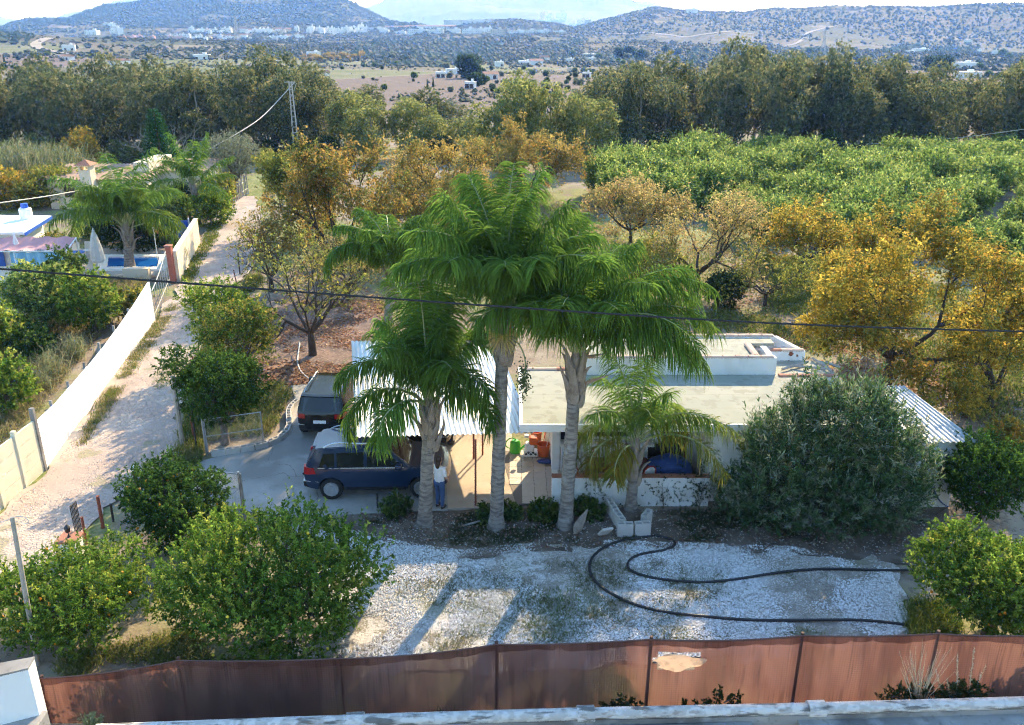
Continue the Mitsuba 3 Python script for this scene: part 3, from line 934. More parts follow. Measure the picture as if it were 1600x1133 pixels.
def whorl(rng, n, rises, bends, a0=0.0, yel=0.0, keep_up=True):
    """n fronds set round the crown at the golden angle, from the youngest (steep) to the oldest"""
    out = []
    for k in range(n):
        t = k / max(n - 1, 1)
        az = (a0 + k * 137.5 + rng.uniform(-12, 12)) % 360
        rise, bend, ln = rises[0] + (rises[1] - rises[0]) * t + rng.uniform(-6, 6), bends[0] + (bends[1] - bends[0]) * t + rng.uniform(-10, 10), rng.uniform(0.88, 1.1)
        if keep_up and 222 < az < 318:      # the fronds over the yard were cut; only young ones stand on that side
            rise, bend, ln = max(rise, 78), min(bend, 85), ln * 0.92
        out.append((az, rise, bend, ln, yel * t * t * rng.uniform(0.4, 1.3)))
    return out
# ---------------------------------------------------------------- buildings, walls, fences
def seg_wall(p0, p1, h0, h1, t=0.1, z0=-0.1):
    """an upright wall from p0 to p1 (x, y) whose top runs from h0 to h1"""
    p0, p1 = np.asarray(p0, float)[:2], np.asarray(p1, float)[:2]
    d = (p1 - p0) / np.linalg.norm(p1 - p0)
    n = np.array([-d[1], d[0]]) * t / 2
    v = [[*(p + s * n), z] for p, h in ((p0, h0), (p1, h1)) for s in (-1, 1) for z in (z0, h)]
    f = np.array([[0, 1, 3, 2], [4, 6, 7, 5], [0, 4, 5, 1], [2, 3, 7, 6], [0, 2, 6, 4], [1, 5, 7, 3]])
    return np.array(v), np.vstack([f[:, [0, 1, 2]], f[:, [0, 2, 3]]])


def post(p, z1, r=0.04, z0=-0.2, square=False, lean=(0, 0)):
    if square:
        return xf(cbox(-r, r, -r, r, z0, z1, r * 0.15), 0, [p[0], p[1], 0])
    return tube([[p[0], p[1], z0], [p[0] + lean[0] * 0.5, p[1] + lean[1] * 0.5, (z0 + z1) / 2], [p[0] + lean[0], p[1] + lean[1], z1]], r, 8)


def above(p, x, y):
    """height at which the line of sight through (x, y) passes over the ground point p"""
    return float(py(x, y, p[1])[2])


rng4 = np.random.default_rng(44)

# the farm house ------------------------------------------------
house = thing('farm_house', 'low white farm house with flat pale green roofs and an open porch behind the palms', 'house')
# masonry
part(house, 'wall', cat([box(6.0, 10.75, 23.35, 23.6, -0.1, 2.6), box(10.5, 10.75, 23.6, 26.9, -0.1, 2.6), box(1.3, 6.25, 25.55, 25.8, -0.1, 2.6), box(6.0, 6.25, 23.6, 25.55, -0.1, 2.6),
                          box(1.3, 1.55, 25.8, 26.9, -0.1, 2.6)]), 'lime_plaster')
part(house, 'upper_wall', cat([box(2.35, 8.85, 26.95, 27.2, 2.4, 3.36), box(2.35, 2.6, 27.2, 29.3, -0.1, 3.36), box(2.6, 9.4, 29.1, 29.3, -0.1, 3.36), seg_wall((9.42, 29.18), (10.15, 28.56), 3.355, 3.09, 0.18), box(8.65, 8.85, 27.2, 28.298, -0.1, 3.3),
                               box(8.15, 10.25, 28.3, 28.5, -0.1, 3.10)]), 'lime_plaster')
part(house, 'roof', cat([box(0.32, 10.9, 23.02, 26.94, 2.62, 2.76), box(0.32, 2.33, 26.94, 27.6, 2.62, 2.76), box(8.87, 10.9, 26.94, 28.28, 2.62, 2.76)]), 'roof_paint')
part(house, 'roof', prism([(2.62, 27.22), (8.2, 27.22), (8.2, 28.52), (9.2, 28.52), (9.2, 29.08), (2.62, 29.08)], 3.2, 3.32), 'roof_paint')
part(house, 'fascia', box(0.28, 10.92, 22.94, 23.018, 2.56, 2.79), 'clean_white')
part(house, 'fascia', box(0.22, 0.318, 22.94, 27.6, 2.56, 2.79), 'clean_white')
tile = trimesh.convex.convex_hull(np.array([[x, y, z] for x in (-0.2, 0.2) for y, z in ((-0.13, 0), (0.13, 0), (-0.11, 0.03), (0.11, 0.03), (-0.06, 0.055), (0.06, 0.055))]))
tiles = [(mikit.ply(tile, m, False)) for m in ('pale_tile', 'terracotta')]


def tile_row(p0, p1, z, kind=0):
    p0, p1 = np.array(p0, float), np.array(p1, float)
    n = max(1, int(round(np.linalg.norm(p1 - p0) / 0.415)))
    a = math.degrees(math.atan2(*(p1 - p0)[::-1]))
    for k in range(n):
        c = p0 + (p1 - p0) * (k + 0.5) / n
        part(house, 'coping_tile', tiles[kind if rng4.uniform() > 0.15 else 1 - kind],
             to_world=T4().translate([c[0], c[1], z + rng4.uniform(0, 0.006)]).rotate([0, 0, 1], a + rng4.normal(0, 1.2)).rotate([0, 1, 0], rng4.normal(0, 0.8)))


tile_row((2.35, 27.05), (8.75, 27.05), 3.362)
tile_row((8.2, 27.2), (8.2, 28.3), 3.362)
tile_row((8.25, 28.4), (10.2, 28.4), 3.102)
tile_row((2.6, 29.2), (9.35, 29.2), 3.362)
tile_row((0.35, 27.45), (2.3, 27.45), 2.762, 1)
tile_row((8.95, 26.85), (10.85, 26.85), 2.762, 1)
tile_row((10.8, 23.2), (10.8, 26.7), 2.762, 0)
# porch: low wall, floor tiles, kitchen counter with curtains, window openings
part(house, 'porch_wall', cat([box(1.22, 5.98, 23.05, 23.23, -0.1, 0.98), box(1.22, 1.4, 23.23, 23.6, -0.1, 0.98)]), 'lime_plaster')
part(house, 'porch_wall_cap', box(1.2, 5.98, 23.03, 23.26, 0.982, 1.01), 'terracotta')
part(house, 'slab', prism([(-0.32, 26.1), (0.12, 23.03), (1.2, 23.03), (5.98, 23.25), (5.98, 25.54), (1.28, 25.54), (1.28, 26.6), (-0.32, 26.6)], -0.2, 0.085), 'grout')
tl = mikit.ply(cbox(-0.192, 0.192, -0.192, 0.192, -0.01, 0.012, 0.004), 'floor_tile')
for ix in range(-1, 16):
    for iy in range(9):
        x, y = 0.11 + ix * 0.395, 23.26 + iy * 0.395
        if x - 0.2 < -0.32 + (26.1 - (y + 0.2)) * 0.143 or x > 5.75 or y > 26.5 or (x > 1.25 and y > 25.3) or (x > 1.1 and y < 23.4):
            continue
        part(house, 'floor_tile', tl, to_world=T4().translate([x, y, 0.087 + rng4.uniform(0, 0.003)]).rotate([0, 0, 1], rng4.normal(0, 0.3)))
part(house, 'pillar', cbox(1.3, 1.56, 25.18, 25.5, 0.08, 2.62, 0.01), 'clean_white')
part(house, 'pillar', cbox(2.45, 2.67, 25.2, 25.5, 0.08, 2.62, 0.01), 'clean_white')
part(house, 'pillar', tube([[1.62, 23.14, 0.9], [1.62, 23.14, 2.62]], 0.045, 10), 'rust')
part(house, 'window', box(1.6, 2.42, 25.38, 25.5, 1.12, 2.2), 'window_dark')
part(house, 'window', box(2.72, 4.3, 25.38, 25.5, 1.25, 2.2), 'dark_bark')
w = part(house, 'window_frame', cat([box(2.67, 4.36, 25.3, 25.545, 2.2, 2.32), box(2.67, 4.36, 25.3, 25.545, 1.12, 1.24), box(4.3, 4.36, 25.3, 25.545, 1.24, 2.2)]), 'clean_white')
part(house, 'counter', box(1.57, 4.6, 25.05, 25.3, 1.0, 1.09), 'clean_white')


def curtain(x0, x1, y, z0, z1, seed):
    rng = np.random.default_rng(seed)
    n = 60
    xs = np.linspace(x0, x1, n)
    wob = 0.035 * np.sin(np.linspace(0, (x1 - x0) * 42, n) + rng.uniform(0, 6)) + 0.02 * rng.normal(size=n).cumsum() * 0.15
    v = np.vstack([np.c_[xs, y + wob * 0.6, np.full(n, z1)], np.c_[xs, y + wob * 1.3, np.full(n, z0)]])
    k = np.arange(n - 1)
    return v, np.stack([k, k + 1, k + n + 1, k + n], 1)


part(house, 'curtain', curtain(1.58, 2.42, 25.1, 0.12, 1.0, 1), 'cloth_white', True)
part(house, 'curtain', curtain(2.7, 4.4, 25.1, 0.12, 1.0, 2), 'cloth_white', True)
part(house, 'door', cat([box(4.9, 5.75, 25.46, 25.548, 0.09, 2.1)]), 'red_wood')
part(house, 'beam', box(0.45, 5.98, 23.3, 23.42, 2.46, 2.618), 'red_wood')
# the lean-to at the right end
shed = thing('lean_to', 'white lean-to with a sloping ribbed metal roof at the right end of the farm house', 'shed')
part(shed, 'wall', cat([box(10.92, 13.3, 23.0, 23.2, -0.1, 2.22), box(13.1, 13.3, 23.2, 26.0, -0.1, 2.3)]), 'lime_plaster')


def ribbed(c00, c10, c11, c01, pitch, amp, u0=0.0, u1=1.0, per=8, dz=0.0, rows=3):
    """ribbed sheet over a quad: ribs run from edge c00-c10 to edge c01-c11"""
    c00, c10, c11, c01 = (np.asarray(c, float) for c in (c00, c10, c11, c01))
    W = np.linalg.norm(c10 - c00) * (u1 - u0)
    n = int(W / pitch * per) + 1
    u = np.linspace(u0, u1, n)
    tt = np.linspace(0, 1, rows)
    ph = (u - u0) / (u1 - u0) * W / pitch * 2 * np.pi
    z = amp * np.tanh(1.8 * np.sin(ph)) + dz
    P_ = [(c00 + (c10 - c00) * u[:, None]) * (1 - t) + (c01 + (c11 - c01) * u[:, None]) * t + np.c_[np.zeros((n, 2)), z] for t in tt]
    top = np.vstack(P_)
    bot = top - [0, 0, 0.004]
    m = len(top)
    i, j = np.meshgrid(np.arange(rows - 1), np.arange(n - 1), indexing='ij')
    q = np.stack([i * n + j, i * n + j + 1, (i + 1) * n + j + 1, (i + 1) * n + j], -1).reshape(-1, 4)
    k = np.arange(n - 1)
    edge0 = np.stack([k + m, k + 1 + m, k + 1, k], 1)
    e1 = (rows - 1) * n
    edge1 = np.stack([k + e1, k + 1 + e1, k + 1 + e1 + m, k + e1 + m], 1)
    return np.vstack([top, bot]), np.vstack([q, q[:, ::-1] + m, edge0, edge1])


for k in range(3):
    part(shed, 'roof_sheet', ribbed((10.95, 22.75, 2.32), (13.6, 22.75, 2.32), (12.9, 26.3, 2.62), (10.95, 26.3, 2.62), 0.17, 0.022, k / 3, (k + 1) / 3 + 0.02, dz=0.004 * k), 'old_sheet', 50)

# carport ------------------------------------------------
cp = thing('carport', 'open carport of white corrugated metal sheets on thin red posts over the dark cars', 'carport')
BL, BR, FR, FL = pz(549, 533, 2.6), pz(775, 533, 2.6), pz(834, 676, 2.3), pz(556, 683, 2.3)
for k in range(7):
    part(cp, 'roof_sheet', ribbed(FL, FR, BR, BL, 0.155, 0.022, k / 7 - (0.008 if k else 0), (k + 1) / 7, dz=0.004 * (k % 2), rows=6), 'roof_sheet', 50)
for t in (0.06, 0.36, 0.66, 0.95):
    a, b = FL + (BL - FL) * t, FR + (BR - FR) * t
    part(cp, 'beam', tube([a - [0, 0, 0.075], b - [0, 0, 0.075]], 0.04, 4), 'rust')
for x, y, zz in ((743, 790, 2.25), (740, 717, 2.36), (754, 711, 2.36)):
    p = pz(x, y, 0.07)
    part(cp, 'post', tube([[p[0], p[1], 0.0], [p[0] + 0.03, p[1] + 0.12, zz]], 0.03, 8), 'rust')
for s, t in ((0.03, 0.95), (0.5, 0.95), (0.97, 0.95), (0.03, 0.66)):
    a, b = FL + (BL - FL) * t, FR + (BR - FR) * t
    c = a + (b - a) * s
    part(cp, 'post', tube([[c[0], c[1], 0.0], [c[0], c[1], c[2] - 0.09]], 0.04, 8), 'rust')

# long white wall along the track ------------------------------------------------
ww = thing('white_wall', 'long bright white garden wall running along the left side of the gravel track', 'wall')
base_px = [(72, 733, 660), (99, 694, 632), (124, 660, 602), (148, 628, 573), (170, 597, 545), (192, 568, 515), (214, 540, 484), (242, 503, 441)]
base = [(pz(x, y), yt, x) for x, y, yt in base_px]
tops = [above(p, x, yt) for p, yt, x in base]
for k in range(len(base) - 1):
    part(ww, 'panel', seg_wall(base[k][0], base[k + 1][0] - (base[k + 1][0] - base[k][0]) * 0.007, tops[k], tops[k + 1] + 0.02, 0.09), 'clean_white')
for k in range(1, len(base) - 1):
    p = base[k][0] - [0.12, 0.03, 0]
    part(ww, 'post', post(p, tops[k] + rng4.uniform(0.05, 0.3), 0.045, square=True), 'old_concrete')
cw = thing('concrete_panel_fence', 'cream precast concrete panel fence at the near end of the white wall', 'fence')
cb = [pz(70, 735), pz(40, 762), pz(5, 793), pz(-40, 832), pz(-95, 880)]
for k in range(4):
    a, b = cb[k], cb[k + 1]
    d = (b - a) / np.linalg.norm(b - a)
    for i in range(4):
        part(cw, 'panel', seg_wall(a + d * 0.07, b - d * 0.07, 0.46 * (i + 1) - 0.012, 0.46 * (i + 1) - 0.012, 0.06 + 0.004 * rng4.uniform(), 0.46 * i), 'cream_panel')
    part(cw, 'post', post(a, 1.98 if k else 2.25, 0.07, square=True), 'old_concrete' if k == 0 else 'cream_panel')

# second, farther wall with red pillars
fw = thing('cream_wall', 'sunlit cream wall beyond the white wall, beside the pool', 'wall')
c0, c1 = pz(279, 440), pz(311, 381)
part(fw, 'wall_panel', seg_wall(c0, c1, 1.75, 1.7, 0.2), 'ochre_plaster')
part(fw, 'coping', seg_wall(c0, c1, 1.80, 1.75, 0.26, 1.752), 'clean_white')
for x, y, yt, nm in ((271, 441, 383, 'tall red brick pillar at the near end of the cream wall'), (300, 366, 338, 'short red brick pillar by the blue gate')):
    p = pz(x, y)
    k = thing('brick_pillar', nm, 'pillar')
    h = above(p, x, yt)
    part(k, 'shaft', post(p, h - 0.08, 0.17, square=True), 'brick_red')
    part(k, 'cap', xf(cbox(-0.21, 0.21, -0.21, 0.21, 0, 0.08, 0.02), 0, [p[0], p[1], h - 0.078]), 'terracotta')
bg = thing('blue_gate', 'bright blue metal gate leaf between the red pillars', 'gate')
p = pz(279, 386)
part(bg, 'gate_panel', seg_wall(p, p + [0.75, 0.25, 0], 1.75, 1.75, 0.05, 0.1), 'paint_blue')
part(bg, 'post', post(p + [0.8, 0.27, 0], 1.9, 0.05), 'clean_white')
fr = thing('wire_railing', 'light curved railing with dry vines between the white wall and the tall red pillar', 'railing')
a, b = pz(244, 500), pz(266, 445)
for k in range(9):
    t = k / 8
    q_ = a + (b - a) * t
    part(fr, 'picket', tube([[q_[0], q_[1], -0.1], [q_[0], q_[1], 1.5 + 0.45 * t * t]], 0.018, 6), 'pale_cable')
part(fr, 'rail', tube([[*(a + (b - a) * t)[:2], 1.5 + 0.45 * t * t] for t in np.linspace(0, 1, 9)], 0.025, 6), 'pale_cable')
part(fr, 'rail', tube([[*(a + (b - a) * t)[:2], 0.35] for t in np.linspace(0, 1, 9)], 0.02, 6), 'pale_cable')

# the neighbour's plot ------------------------------------------------
nb = thing('pool_house', 'white flat roofed house with a blue capped chimney at the left edge', 'house')
R0, R1 = pz(38, 363, 3.0), pz(80, 337, 3.0)
roofq = [(-46, R0[1] - 0.2), tuple(R0[:2]), tuple(R1[:2]), (-46, R1[1] + 1.2)]
part(nb, 'roof', prism(roofq, 2.86, 3.0), 'clean_white')
inner = list(sg.Polygon(roofq).buffer(-0.45, join_style=2).exterior.coords)
part(nb, 'wall', prism(inner, -0.1, 2.858), 'clean_white')
part(nb, 'trim', seg_wall(np.array([R0[0] + 0.02, R0[1] - 0.02]), np.array([R1[0] + 0.03, R1[1]]), 2.97, 2.97, 0.05, 2.8), 'paint_blue')
for k in range(3):
    x = R0[0] - 1.6 - 2.6 * k
    wq = part(nb, 'window', box(x - 0.9, x, inner[0][1] - 0.04 if False else R0[1] + 0.2, R0[1] + 0.3, 1.0, 2.2), 'paint_blue')
c = pz(42, 342, 3.0)
ch = part(nb, 'chimney', lathe([(0.34, 0), (0.34, 0.75), (0.3, 0.8), (0.0, 0.8)], 16) if False else xf(lathe([(0.36, 0), (0.36, 0.6), (0.30, 0.66), (0.02, 0.67)], 16), 0, c), 'clean_white', 40)
part(ch, 'chimney_cap', xf(lathe([(0.2, 0.67), (0.2, 0.92), (0.02, 0.95)], 14), 0, c), 'paint_blue', 40)
aw = thing('awning', 'wide faded pink awning on white posts in front of the white pool house', 'awning')
A = [pz(-60, 371, 2.75), pz(119, 370, 2.75), pz(103, 391, 2.45), pz(-60, 392, 2.45)]
n = 24
tt = np.linspace(0, 1, n)
grid = np.stack([[(A[0] * (1 - u) + A[1] * u) * (1 - v) + (A[3] * (1 - u) + A[2] * u) * v - [0, 0, 0.14 * math.sin(math.pi * v) + 0.05 * math.sin(u * 40)] for u in tt] for v in np.linspace(0, 1, 6)])
i, j = np.meshgrid(np.arange(5), np.arange(n - 1), indexing='ij')
part(aw, 'canopy', (grid.reshape(-1, 3), np.stack([i * n + j, i * n + j + 1, (i + 1) * n + j + 1, (i + 1) * n + j], -1).reshape(-1, 4)), 'awning_cloth', True)
for q_ in (A[1], A[2], (A[3] + A[2]) / 2, A[3]):
    part(aw, 'post', tube([[q_[0] - 0.05, q_[1] + 0.05, -0.1], [q_[0] - 0.05, q_[1] + 0.05, q_[2] - 0.03]], 0.04, 8), 'clean_white')
part(aw, 'edge_rail', tube([A[2] - [0, 0, 0.05], A[3] - [0, 0, 0.05]], 0.035, 6), 'clean_white')
part(aw, 'edge_rail', tube([A[1] - [0, 0, 0.05], A[2] - [0, 0, 0.05]], 0.035, 6), 'clean_white')
tq = [pz(24, 408, 0.9), pz(100, 400, 1.0)]
tp = thing('windbreak_tarp', 'pale blue plastic windbreak sheet hanging under the pink awning', 'tarp')
nn = 40
xs = np.linspace(0, 1, nn)
va = A[3] * 0.55 + A[2] * 0.45
vb = A[2] - [0.1, 0, 0]
rows = [np.array([va * (1 - u) + vb * u + [0, 0.12 * math.sin(u * 31) + 0.02, -0.1 - dz] for u in xs]) for dz in (0, 0.5, 1.1)]
i, j = np.meshgrid(np.arange(2), np.arange(nn - 1), indexing='ij')
part(tp, 'sheet', (np.vstack(rows), np.stack([i * nn + j, i * nn + j + 1, (i + 1) * nn + j + 1, (i + 1) * nn + j], -1).reshape(-1, 4)), 'pale_blue', True)

pool = thing('swimming_pool', 'blue swimming pool with a pale rim at the foot of the left palm', 'pool')
W0, W1, W2, W3 = pz(168, 421), pz(246, 421), pz(250, 405), pz(170, 405)
rim = sg.Polygon([w_[:2] for w_ in (W0, W1, W2, W3)])
part(pool, 'water', prism(rim, -0.6, 0.10), 'pool_water')
part(pool, 'rim', prism(rim.buffer(0.55, join_style=2).difference(rim.buffer(0.004)), -0.1, 0.18), 'clean_white')
scene['pool_water'] = {'type': 'bumpmap', 'scale': 1.0, 'arbitrary': proc(lambda p, n, uv: 0.012 * noise(p.x * 2.2, p.y * 3.1), 0.02),
                       'bsdf': {'type': 'principled', 'base_color': rgb((0.012, 0.11, 0.42)), 'roughness': 0.06, 'specular': 0.6}}
struct('terrace', prism(P((100, 432), (262, 432), (292, 395), (290, 388), (120, 390)), -0.2, 0.06), 'floor_tile', label='paved terrace round the pool')
lw = solo('low_garden_wall', 'low beige wall block in front of the pool palm', 'wall', cbox(*sorted((pz(193, 436)[0], pz(233, 436)[0])), pz(193, 436)[1], pz(193, 436)[1] + 0.4, -0.1, 0.62, 0.02), 'ochre_plaster')
ps = thing('parasol', 'closed white parasol standing at the left end of the pool', 'parasol')
p = pz(156, 421)
part(ps, 'pole', tube([[p[0], p[1], -0.05], [p[0], p[1], 2.55]], 0.03, 8), 'clean_white')
part(ps, 'canopy', xf(lathe([(0.30, 0.45), (0.42, 0.6), (0.36, 1.2), (0.2, 2.0), (0.03, 2.5)], 9), 0, p), 'cloth_white')
p = pz(7, 368, 0)
p = py(6, 372, 46.0)
p2 = thing('parasol', 'closed white parasol beside the blue windows of the pool house, at the left edge', 'parasol')
part(p2, 'canopy', xf(lathe([(0.25, 0.9), (0.36, 1.1), (0.2, 2.3), (0.03, 3.1)], 9), 0, [p[0], p[1] + 1.0, 0]), 'cloth_white')
part(p2, 'pole', tube([[p[0], p[1] + 1.0, -0.1], [p[0], p[1] + 1.0, 3.1]], 0.03, 8), 'clean_white')
fl = thing('flag_pole', 'thin white pole with a small orange flag beside the pool', 'flag pole')
p = pz(247, 408)
part(fl, 'pole', tube([[p[0], p[1], -0.1], [p[0], p[1], above(p, 247, 347)]], 0.03, 6), 'clean_white')
zt = above(p, 247, 349)
xs = np.linspace(0, 0.32, 8)
fv = np.vstack([np.c_[p[0] + 0.03 + xs, p[1] + 0.05 * np.sin(xs * 16), zt - dz - xs * 0.5] for dz in (0, 0.55)])
k = np.arange(7)
part(fl, 'flag', (fv, np.stack([k, k + 1, k + 9, k + 8], 1)), 'flag_orange', True)
mat('flag_orange', (0.62, 0.22, 0.10), 0.8)
for x, y, lab in ((138, 402, 'white garden chair left of the closed parasol by the pool'), (118, 404, 'white garden chair under the right edge of the pink awning')):
    p = pz(x, y)
    k = thing('garden_chair', lab, 'chair')
    part(k, 'seat', cbox(p[0] - 0.25, p[0] + 0.25, p[1] - 0.25, p[1] + 0.25, 0.42, 0.47, 0.01), 'plastic_white')
    part(k, 'backrest', xf(cbox(-0.25, 0.25, -0.02, 0.02, 0, 0.5, 0.01), 0, [p[0], p[1] + 0.25, 0.47], rx=-0.2), 'plastic_white')
    for sx in (-1, 1):
        for sy in (-1, 1):
            part(k, 'leg', tube([[p[0] + 0.2 * sx, p[1] + 0.2 * sy, 0.42], [p[0] + 0.25 * sx, p[1] + 0.25 * sy, 0.0]], 0.02, 6), 'plastic_white')
pt = thing('potted_table', 'small round blue topped table by the awning', 'table')
p = pz(123, 412)
part(pt, 'table_top', xf(lathe([(0.02, 0.70), (0.45, 0.70), (0.45, 0.74), (0.02, 0.74)], 18), 0, p), 'paint_blue')
part(pt, 'leg', tube([[p[0], p[1], 0], [p[0], p[1], 0.7]], 0.05, 8), 'plastic_white')

tb = thing('tan_cottage', 'tan cottage with brown roofs and a hooded chimney far left beyond the hedge', 'house')
part(tb, 'wall', cat([box(-37.5, -29.5, 70.2, 74.8, -0.2, 2.35), box(-31.5, -25.5, 73.0, 77.0, -0.2, 2.6)]), 'ochre_plaster')
for x in (-36.2, -34.6, -32.2):
    part(tb, 'window', box(x, x + 0.9, 70.15, 70.19, 0.9, 1.9), 'window_dark')
for k in range(4):
    part(tb, 'roof_sheet', ribbed((-38, 69.7, 2.38), (-29.2, 69.7, 2.38), (-29.2, 75.2, 2.85), (-38, 75.2, 2.85), 0.3, 0.04, k / 4, (k + 1) / 4 + 0.01, 6, 0.004 * k), 'brown_roof', 50)
part(tb, 'roof_sheet', ribbed((-31.8, 72.6, 2.64), (-25.2, 72.6, 2.64), (-25.2, 77.4, 3.0), (-31.8, 77.4, 3.0), 0.3, 0.04, 0, 1, 6, 0.02), 'brown_roof', 50)
part(tb, 'parapet', box(-31.2, -29.9, 72.2, 77.4, 2.6, 3.35), 'ochre_plaster')
chm = part(tb, 'chimney', cat([box(-34.2, -33.3, 69.0, 69.9, -0.2, 3.2), box(-34.3, -33.2, 68.9, 70.0, 3.5, 3.6), box(-34.2, -34.05, 69.0, 69.9, 3.2, 3.5), box(-33.45, -33.3, 69.0, 69.9, 3.2, 3.5)]), 'ochre_plaster')
part(chm, 'chimney_hood', (np.array([[-34.45, 68.75, 3.602], [-33.05, 68.75, 3.602], [-33.05, 70.15, 3.602], [-34.45, 70.15, 3.602], [-33.75, 69.45, 4.0]]), np.array([[0, 1, 4], [1, 2, 4], [2, 3, 4], [3, 0, 4], [0, 2, 1], [0, 3, 2]])), 'terracotta')
mat('brown_roof', speck((0.30, 0.21, 0.16), (0.2, 0.14, 0.11), (0.42, 0.33, 0.27), 1.5), 0.85)

# gates, posts and pillar on the track side ------------------------------------------------


def netting(p0, p1, z0, z1, step=0.075, r=0.0022):
    """diamond wire mesh between two posts"""
    p0, p1 = np.asarray(p0, float)[:2], np.asarray(p1, float)[:2]
    W, h = np.linalg.norm(p1 - p0), z1 - z0
    d = (p1 - p0) / W
    out = []
    for s in (1, -1):
        for c in np.arange(-h, W, step):
            a, b = (c, 0.0), (c + h, h)
            if a[0] < 0:
                a = (0.0, -c)
            if b[0] > W:
                b = (W, W - c)
            if b[0] - a[0] < 0.02:
                continue
            q0, q1 = (a, b) if s > 0 else ((W - a[0], a[1]), (W - b[0], b[1]))
            out.append(tube([[*(p0 + d * q0[0]), z0 + q0[1]], [*(p0 + d * q1[0]), z0 + q1[1]]], r, 3, False))
    return cat(out)


def gate(name, label, p0, p1, z0, z1, bars=(0.5,)):
    k = thing(name, label, 'gate')
    p0, p1 = np.asarray(p0, float)[:2], np.asarray(p1, float)[:2]
    z = lambda p, h: [*p, h]
    part(k, 'frame', cat([tube([z(p0, z0), z(p1, z0)], 0.022, 8), tube([z(p0, z1), z(p1, z1)], 0.022, 8), tube([z(p0, z0 - 0.02), z(p0, z1 + 0.02)], 0.022, 8), tube([z(p1, z0 - 0.02), z(p1, z1 + 0.02)], 0.022, 8)]), 'steel', 40)
    for b in bars:
        zz = z0 + (z1 - z0) * b
        part(k, 'bar', tube([z(p0, zz), z(p1, zz)], 0.015, 6), 'steel', 40)
    part(k, 'wire_mesh', netting(p0, p1, z0, z1), 'steel', kind='stuff')
    part(k, 'post', tube([z(p0 - [0.06, 0.0], -0.1), z(p0 - [0.06, 0.0], z1 + 0.08)], 0.035, 8), 'steel', 40)
    return k


g0, g1 = pz(326, 712), pz(413, 699)
gate('wire_gate', 'farther pipe gate with wire mesh, standing open beside the citrus trees', g0, g1, 0.1, above(g0, 322, 656))
h0, h1 = pz(384, 806), pz(290, 795)
gate('wire_gate', 'nearer pipe gate with wire mesh, half hidden by the dark mandarin tree', h0, h1, 0.1, above(h0, 383, 741), (0.62,))
for x, y, yt, r, m, lab in ((286, 700, 588, 0.085, 'grey_wood', 'thick weathered wooden post left of the farther gate'), (303, 690, 650, 0.03, 'rust', 'thin rusty fence stake beside the thick wooden post'),
                            (308, 706, 620, 0.035, 'dark_steel', 'dark metal post next to the farther gate'), (217, 785, 737, 0.05, 'dark_steel', 'black post with a white lamp ball at the edge of the track'),
                            (177, 815, 787, 0.035, 'dark_steel', 'short black post behind the dry vines'), (161, 825, 775, 0.05, 'rust', 'rusty post behind the white pillar'), (135, 850, 808, 0.04, 'rust', 'lower rusty post near the white pillar'),
                            (375, 430, 395, 0.04, 'dark_steel', 'dark stake beside the far bend of the track'), (362, 470, 440, 0.03, 'dark_steel', 'thin dark stake right of the track below the bend'), (310, 545, 535, 0.03, 'dark_steel', 'short stake right of the track beside the citrus trees'),
                            (590, 797, 772, 0.03, 'dark_steel', 'short black bollard in front of the blue car')):
    p = pz(x, y)
    solo('fence_post' if 'bollard' not in lab else 'bollard', lab, 'post' if 'bollard' not in lab else 'bollard', post(p, above(p, x, yt), r, lean=(0.02, 0.0)), m, 40)
p = pz(217, 785)
zl = above(p, 217, 737)
solo('lamp_ball', 'small white lamp ball on the black post beside the track', 'lamp', (lambda s: (np.array(s.vertices) + [p[0] + 0.02, p[1], zl + 0.10], np.array(s.faces)))(trimesh.creation.icosphere(2, 0.11)), 'plastic_white', True)
pl = thing('gate_pillar', 'white masonry pillar with a small black lantern and terracotta cap by the track', 'pillar')
p = pz(114, 868)
hp = above(p, 112, 842)
part(pl, 'shaft', post(p, hp, 0.24, square=True), 'lime_plaster')
part(pl, 'cap', xf(cbox(-0.28, 0.28, -0.28, 0.28, 0, 0.06, 0.01), 0, [p[0], p[1], hp + 0.002]), 'terracotta')
ln_ = part(pl, 'lantern', xf(lathe([(0.05, 0.06), (0.04, 0.10), (0.015, 0.13), (0.015, 0.2), (0.06, 0.22), (0.085, 0.36), (0.02, 0.44), (0.0, 0.46)], 8), 0, [p[0], p[1], hp]), 'dark_steel')
rl = thing('iron_railing', 'small black iron railing panel behind the white pillar', 'railing')
a, b = pz(119, 838), pz(128, 830)
for k in range(6):
    q_ = a + (b - a) * k / 5
    part(rl, 'picket', tube([[q_[0], q_[1], 0], [q_[0], q_[1], 1.0]], 0.014, 5), 'dark_steel')
for z in (0.12, 0.98):
    part(rl, 'rail', tube([[a[0], a[1], z], [b[0], b[1], z]], 0.018, 5), 'dark_steel')
wf = thing('stake_fence', 'row of pale wooden stakes along the far end of the track', 'fence')
a, b = pz(352, 328), pz(388, 303)
for k in range(16):
    q_ = a + (b - a) * k / 15
    part(wf, 'stake', post(q_, rng4.uniform(1.5, 1.9), 0.05, lean=rng4.normal(0, 0.06, 2)), 'grey_wood')
for z in (0.5, 1.2):
    part(wf, 'wire', tube([[*a[:2], z], [*b[:2], z]], 0.012, 4), 'steel')
tf = thing('track_fence', 'broken wire fence of thin stakes along the right side of the track', 'fence')
line = [(402, 345), (408, 380), (390, 425), (368, 460), (340, 490), (315, 530), (300, 590)]
pts_ = [pz(x + 6, y) for x, y in line]
for q_ in pts_:
    part(tf, 'stake', post(q_, rng4.uniform(1.0, 1.5), 0.03, lean=rng4.normal(0, 0.08, 2)), 'rust')
for z in (0.4, 0.85):
    part(tf, 'wire', tube([[q_[0], q_[1], z] for q_ in pts_], 0.006, 4), 'steel')
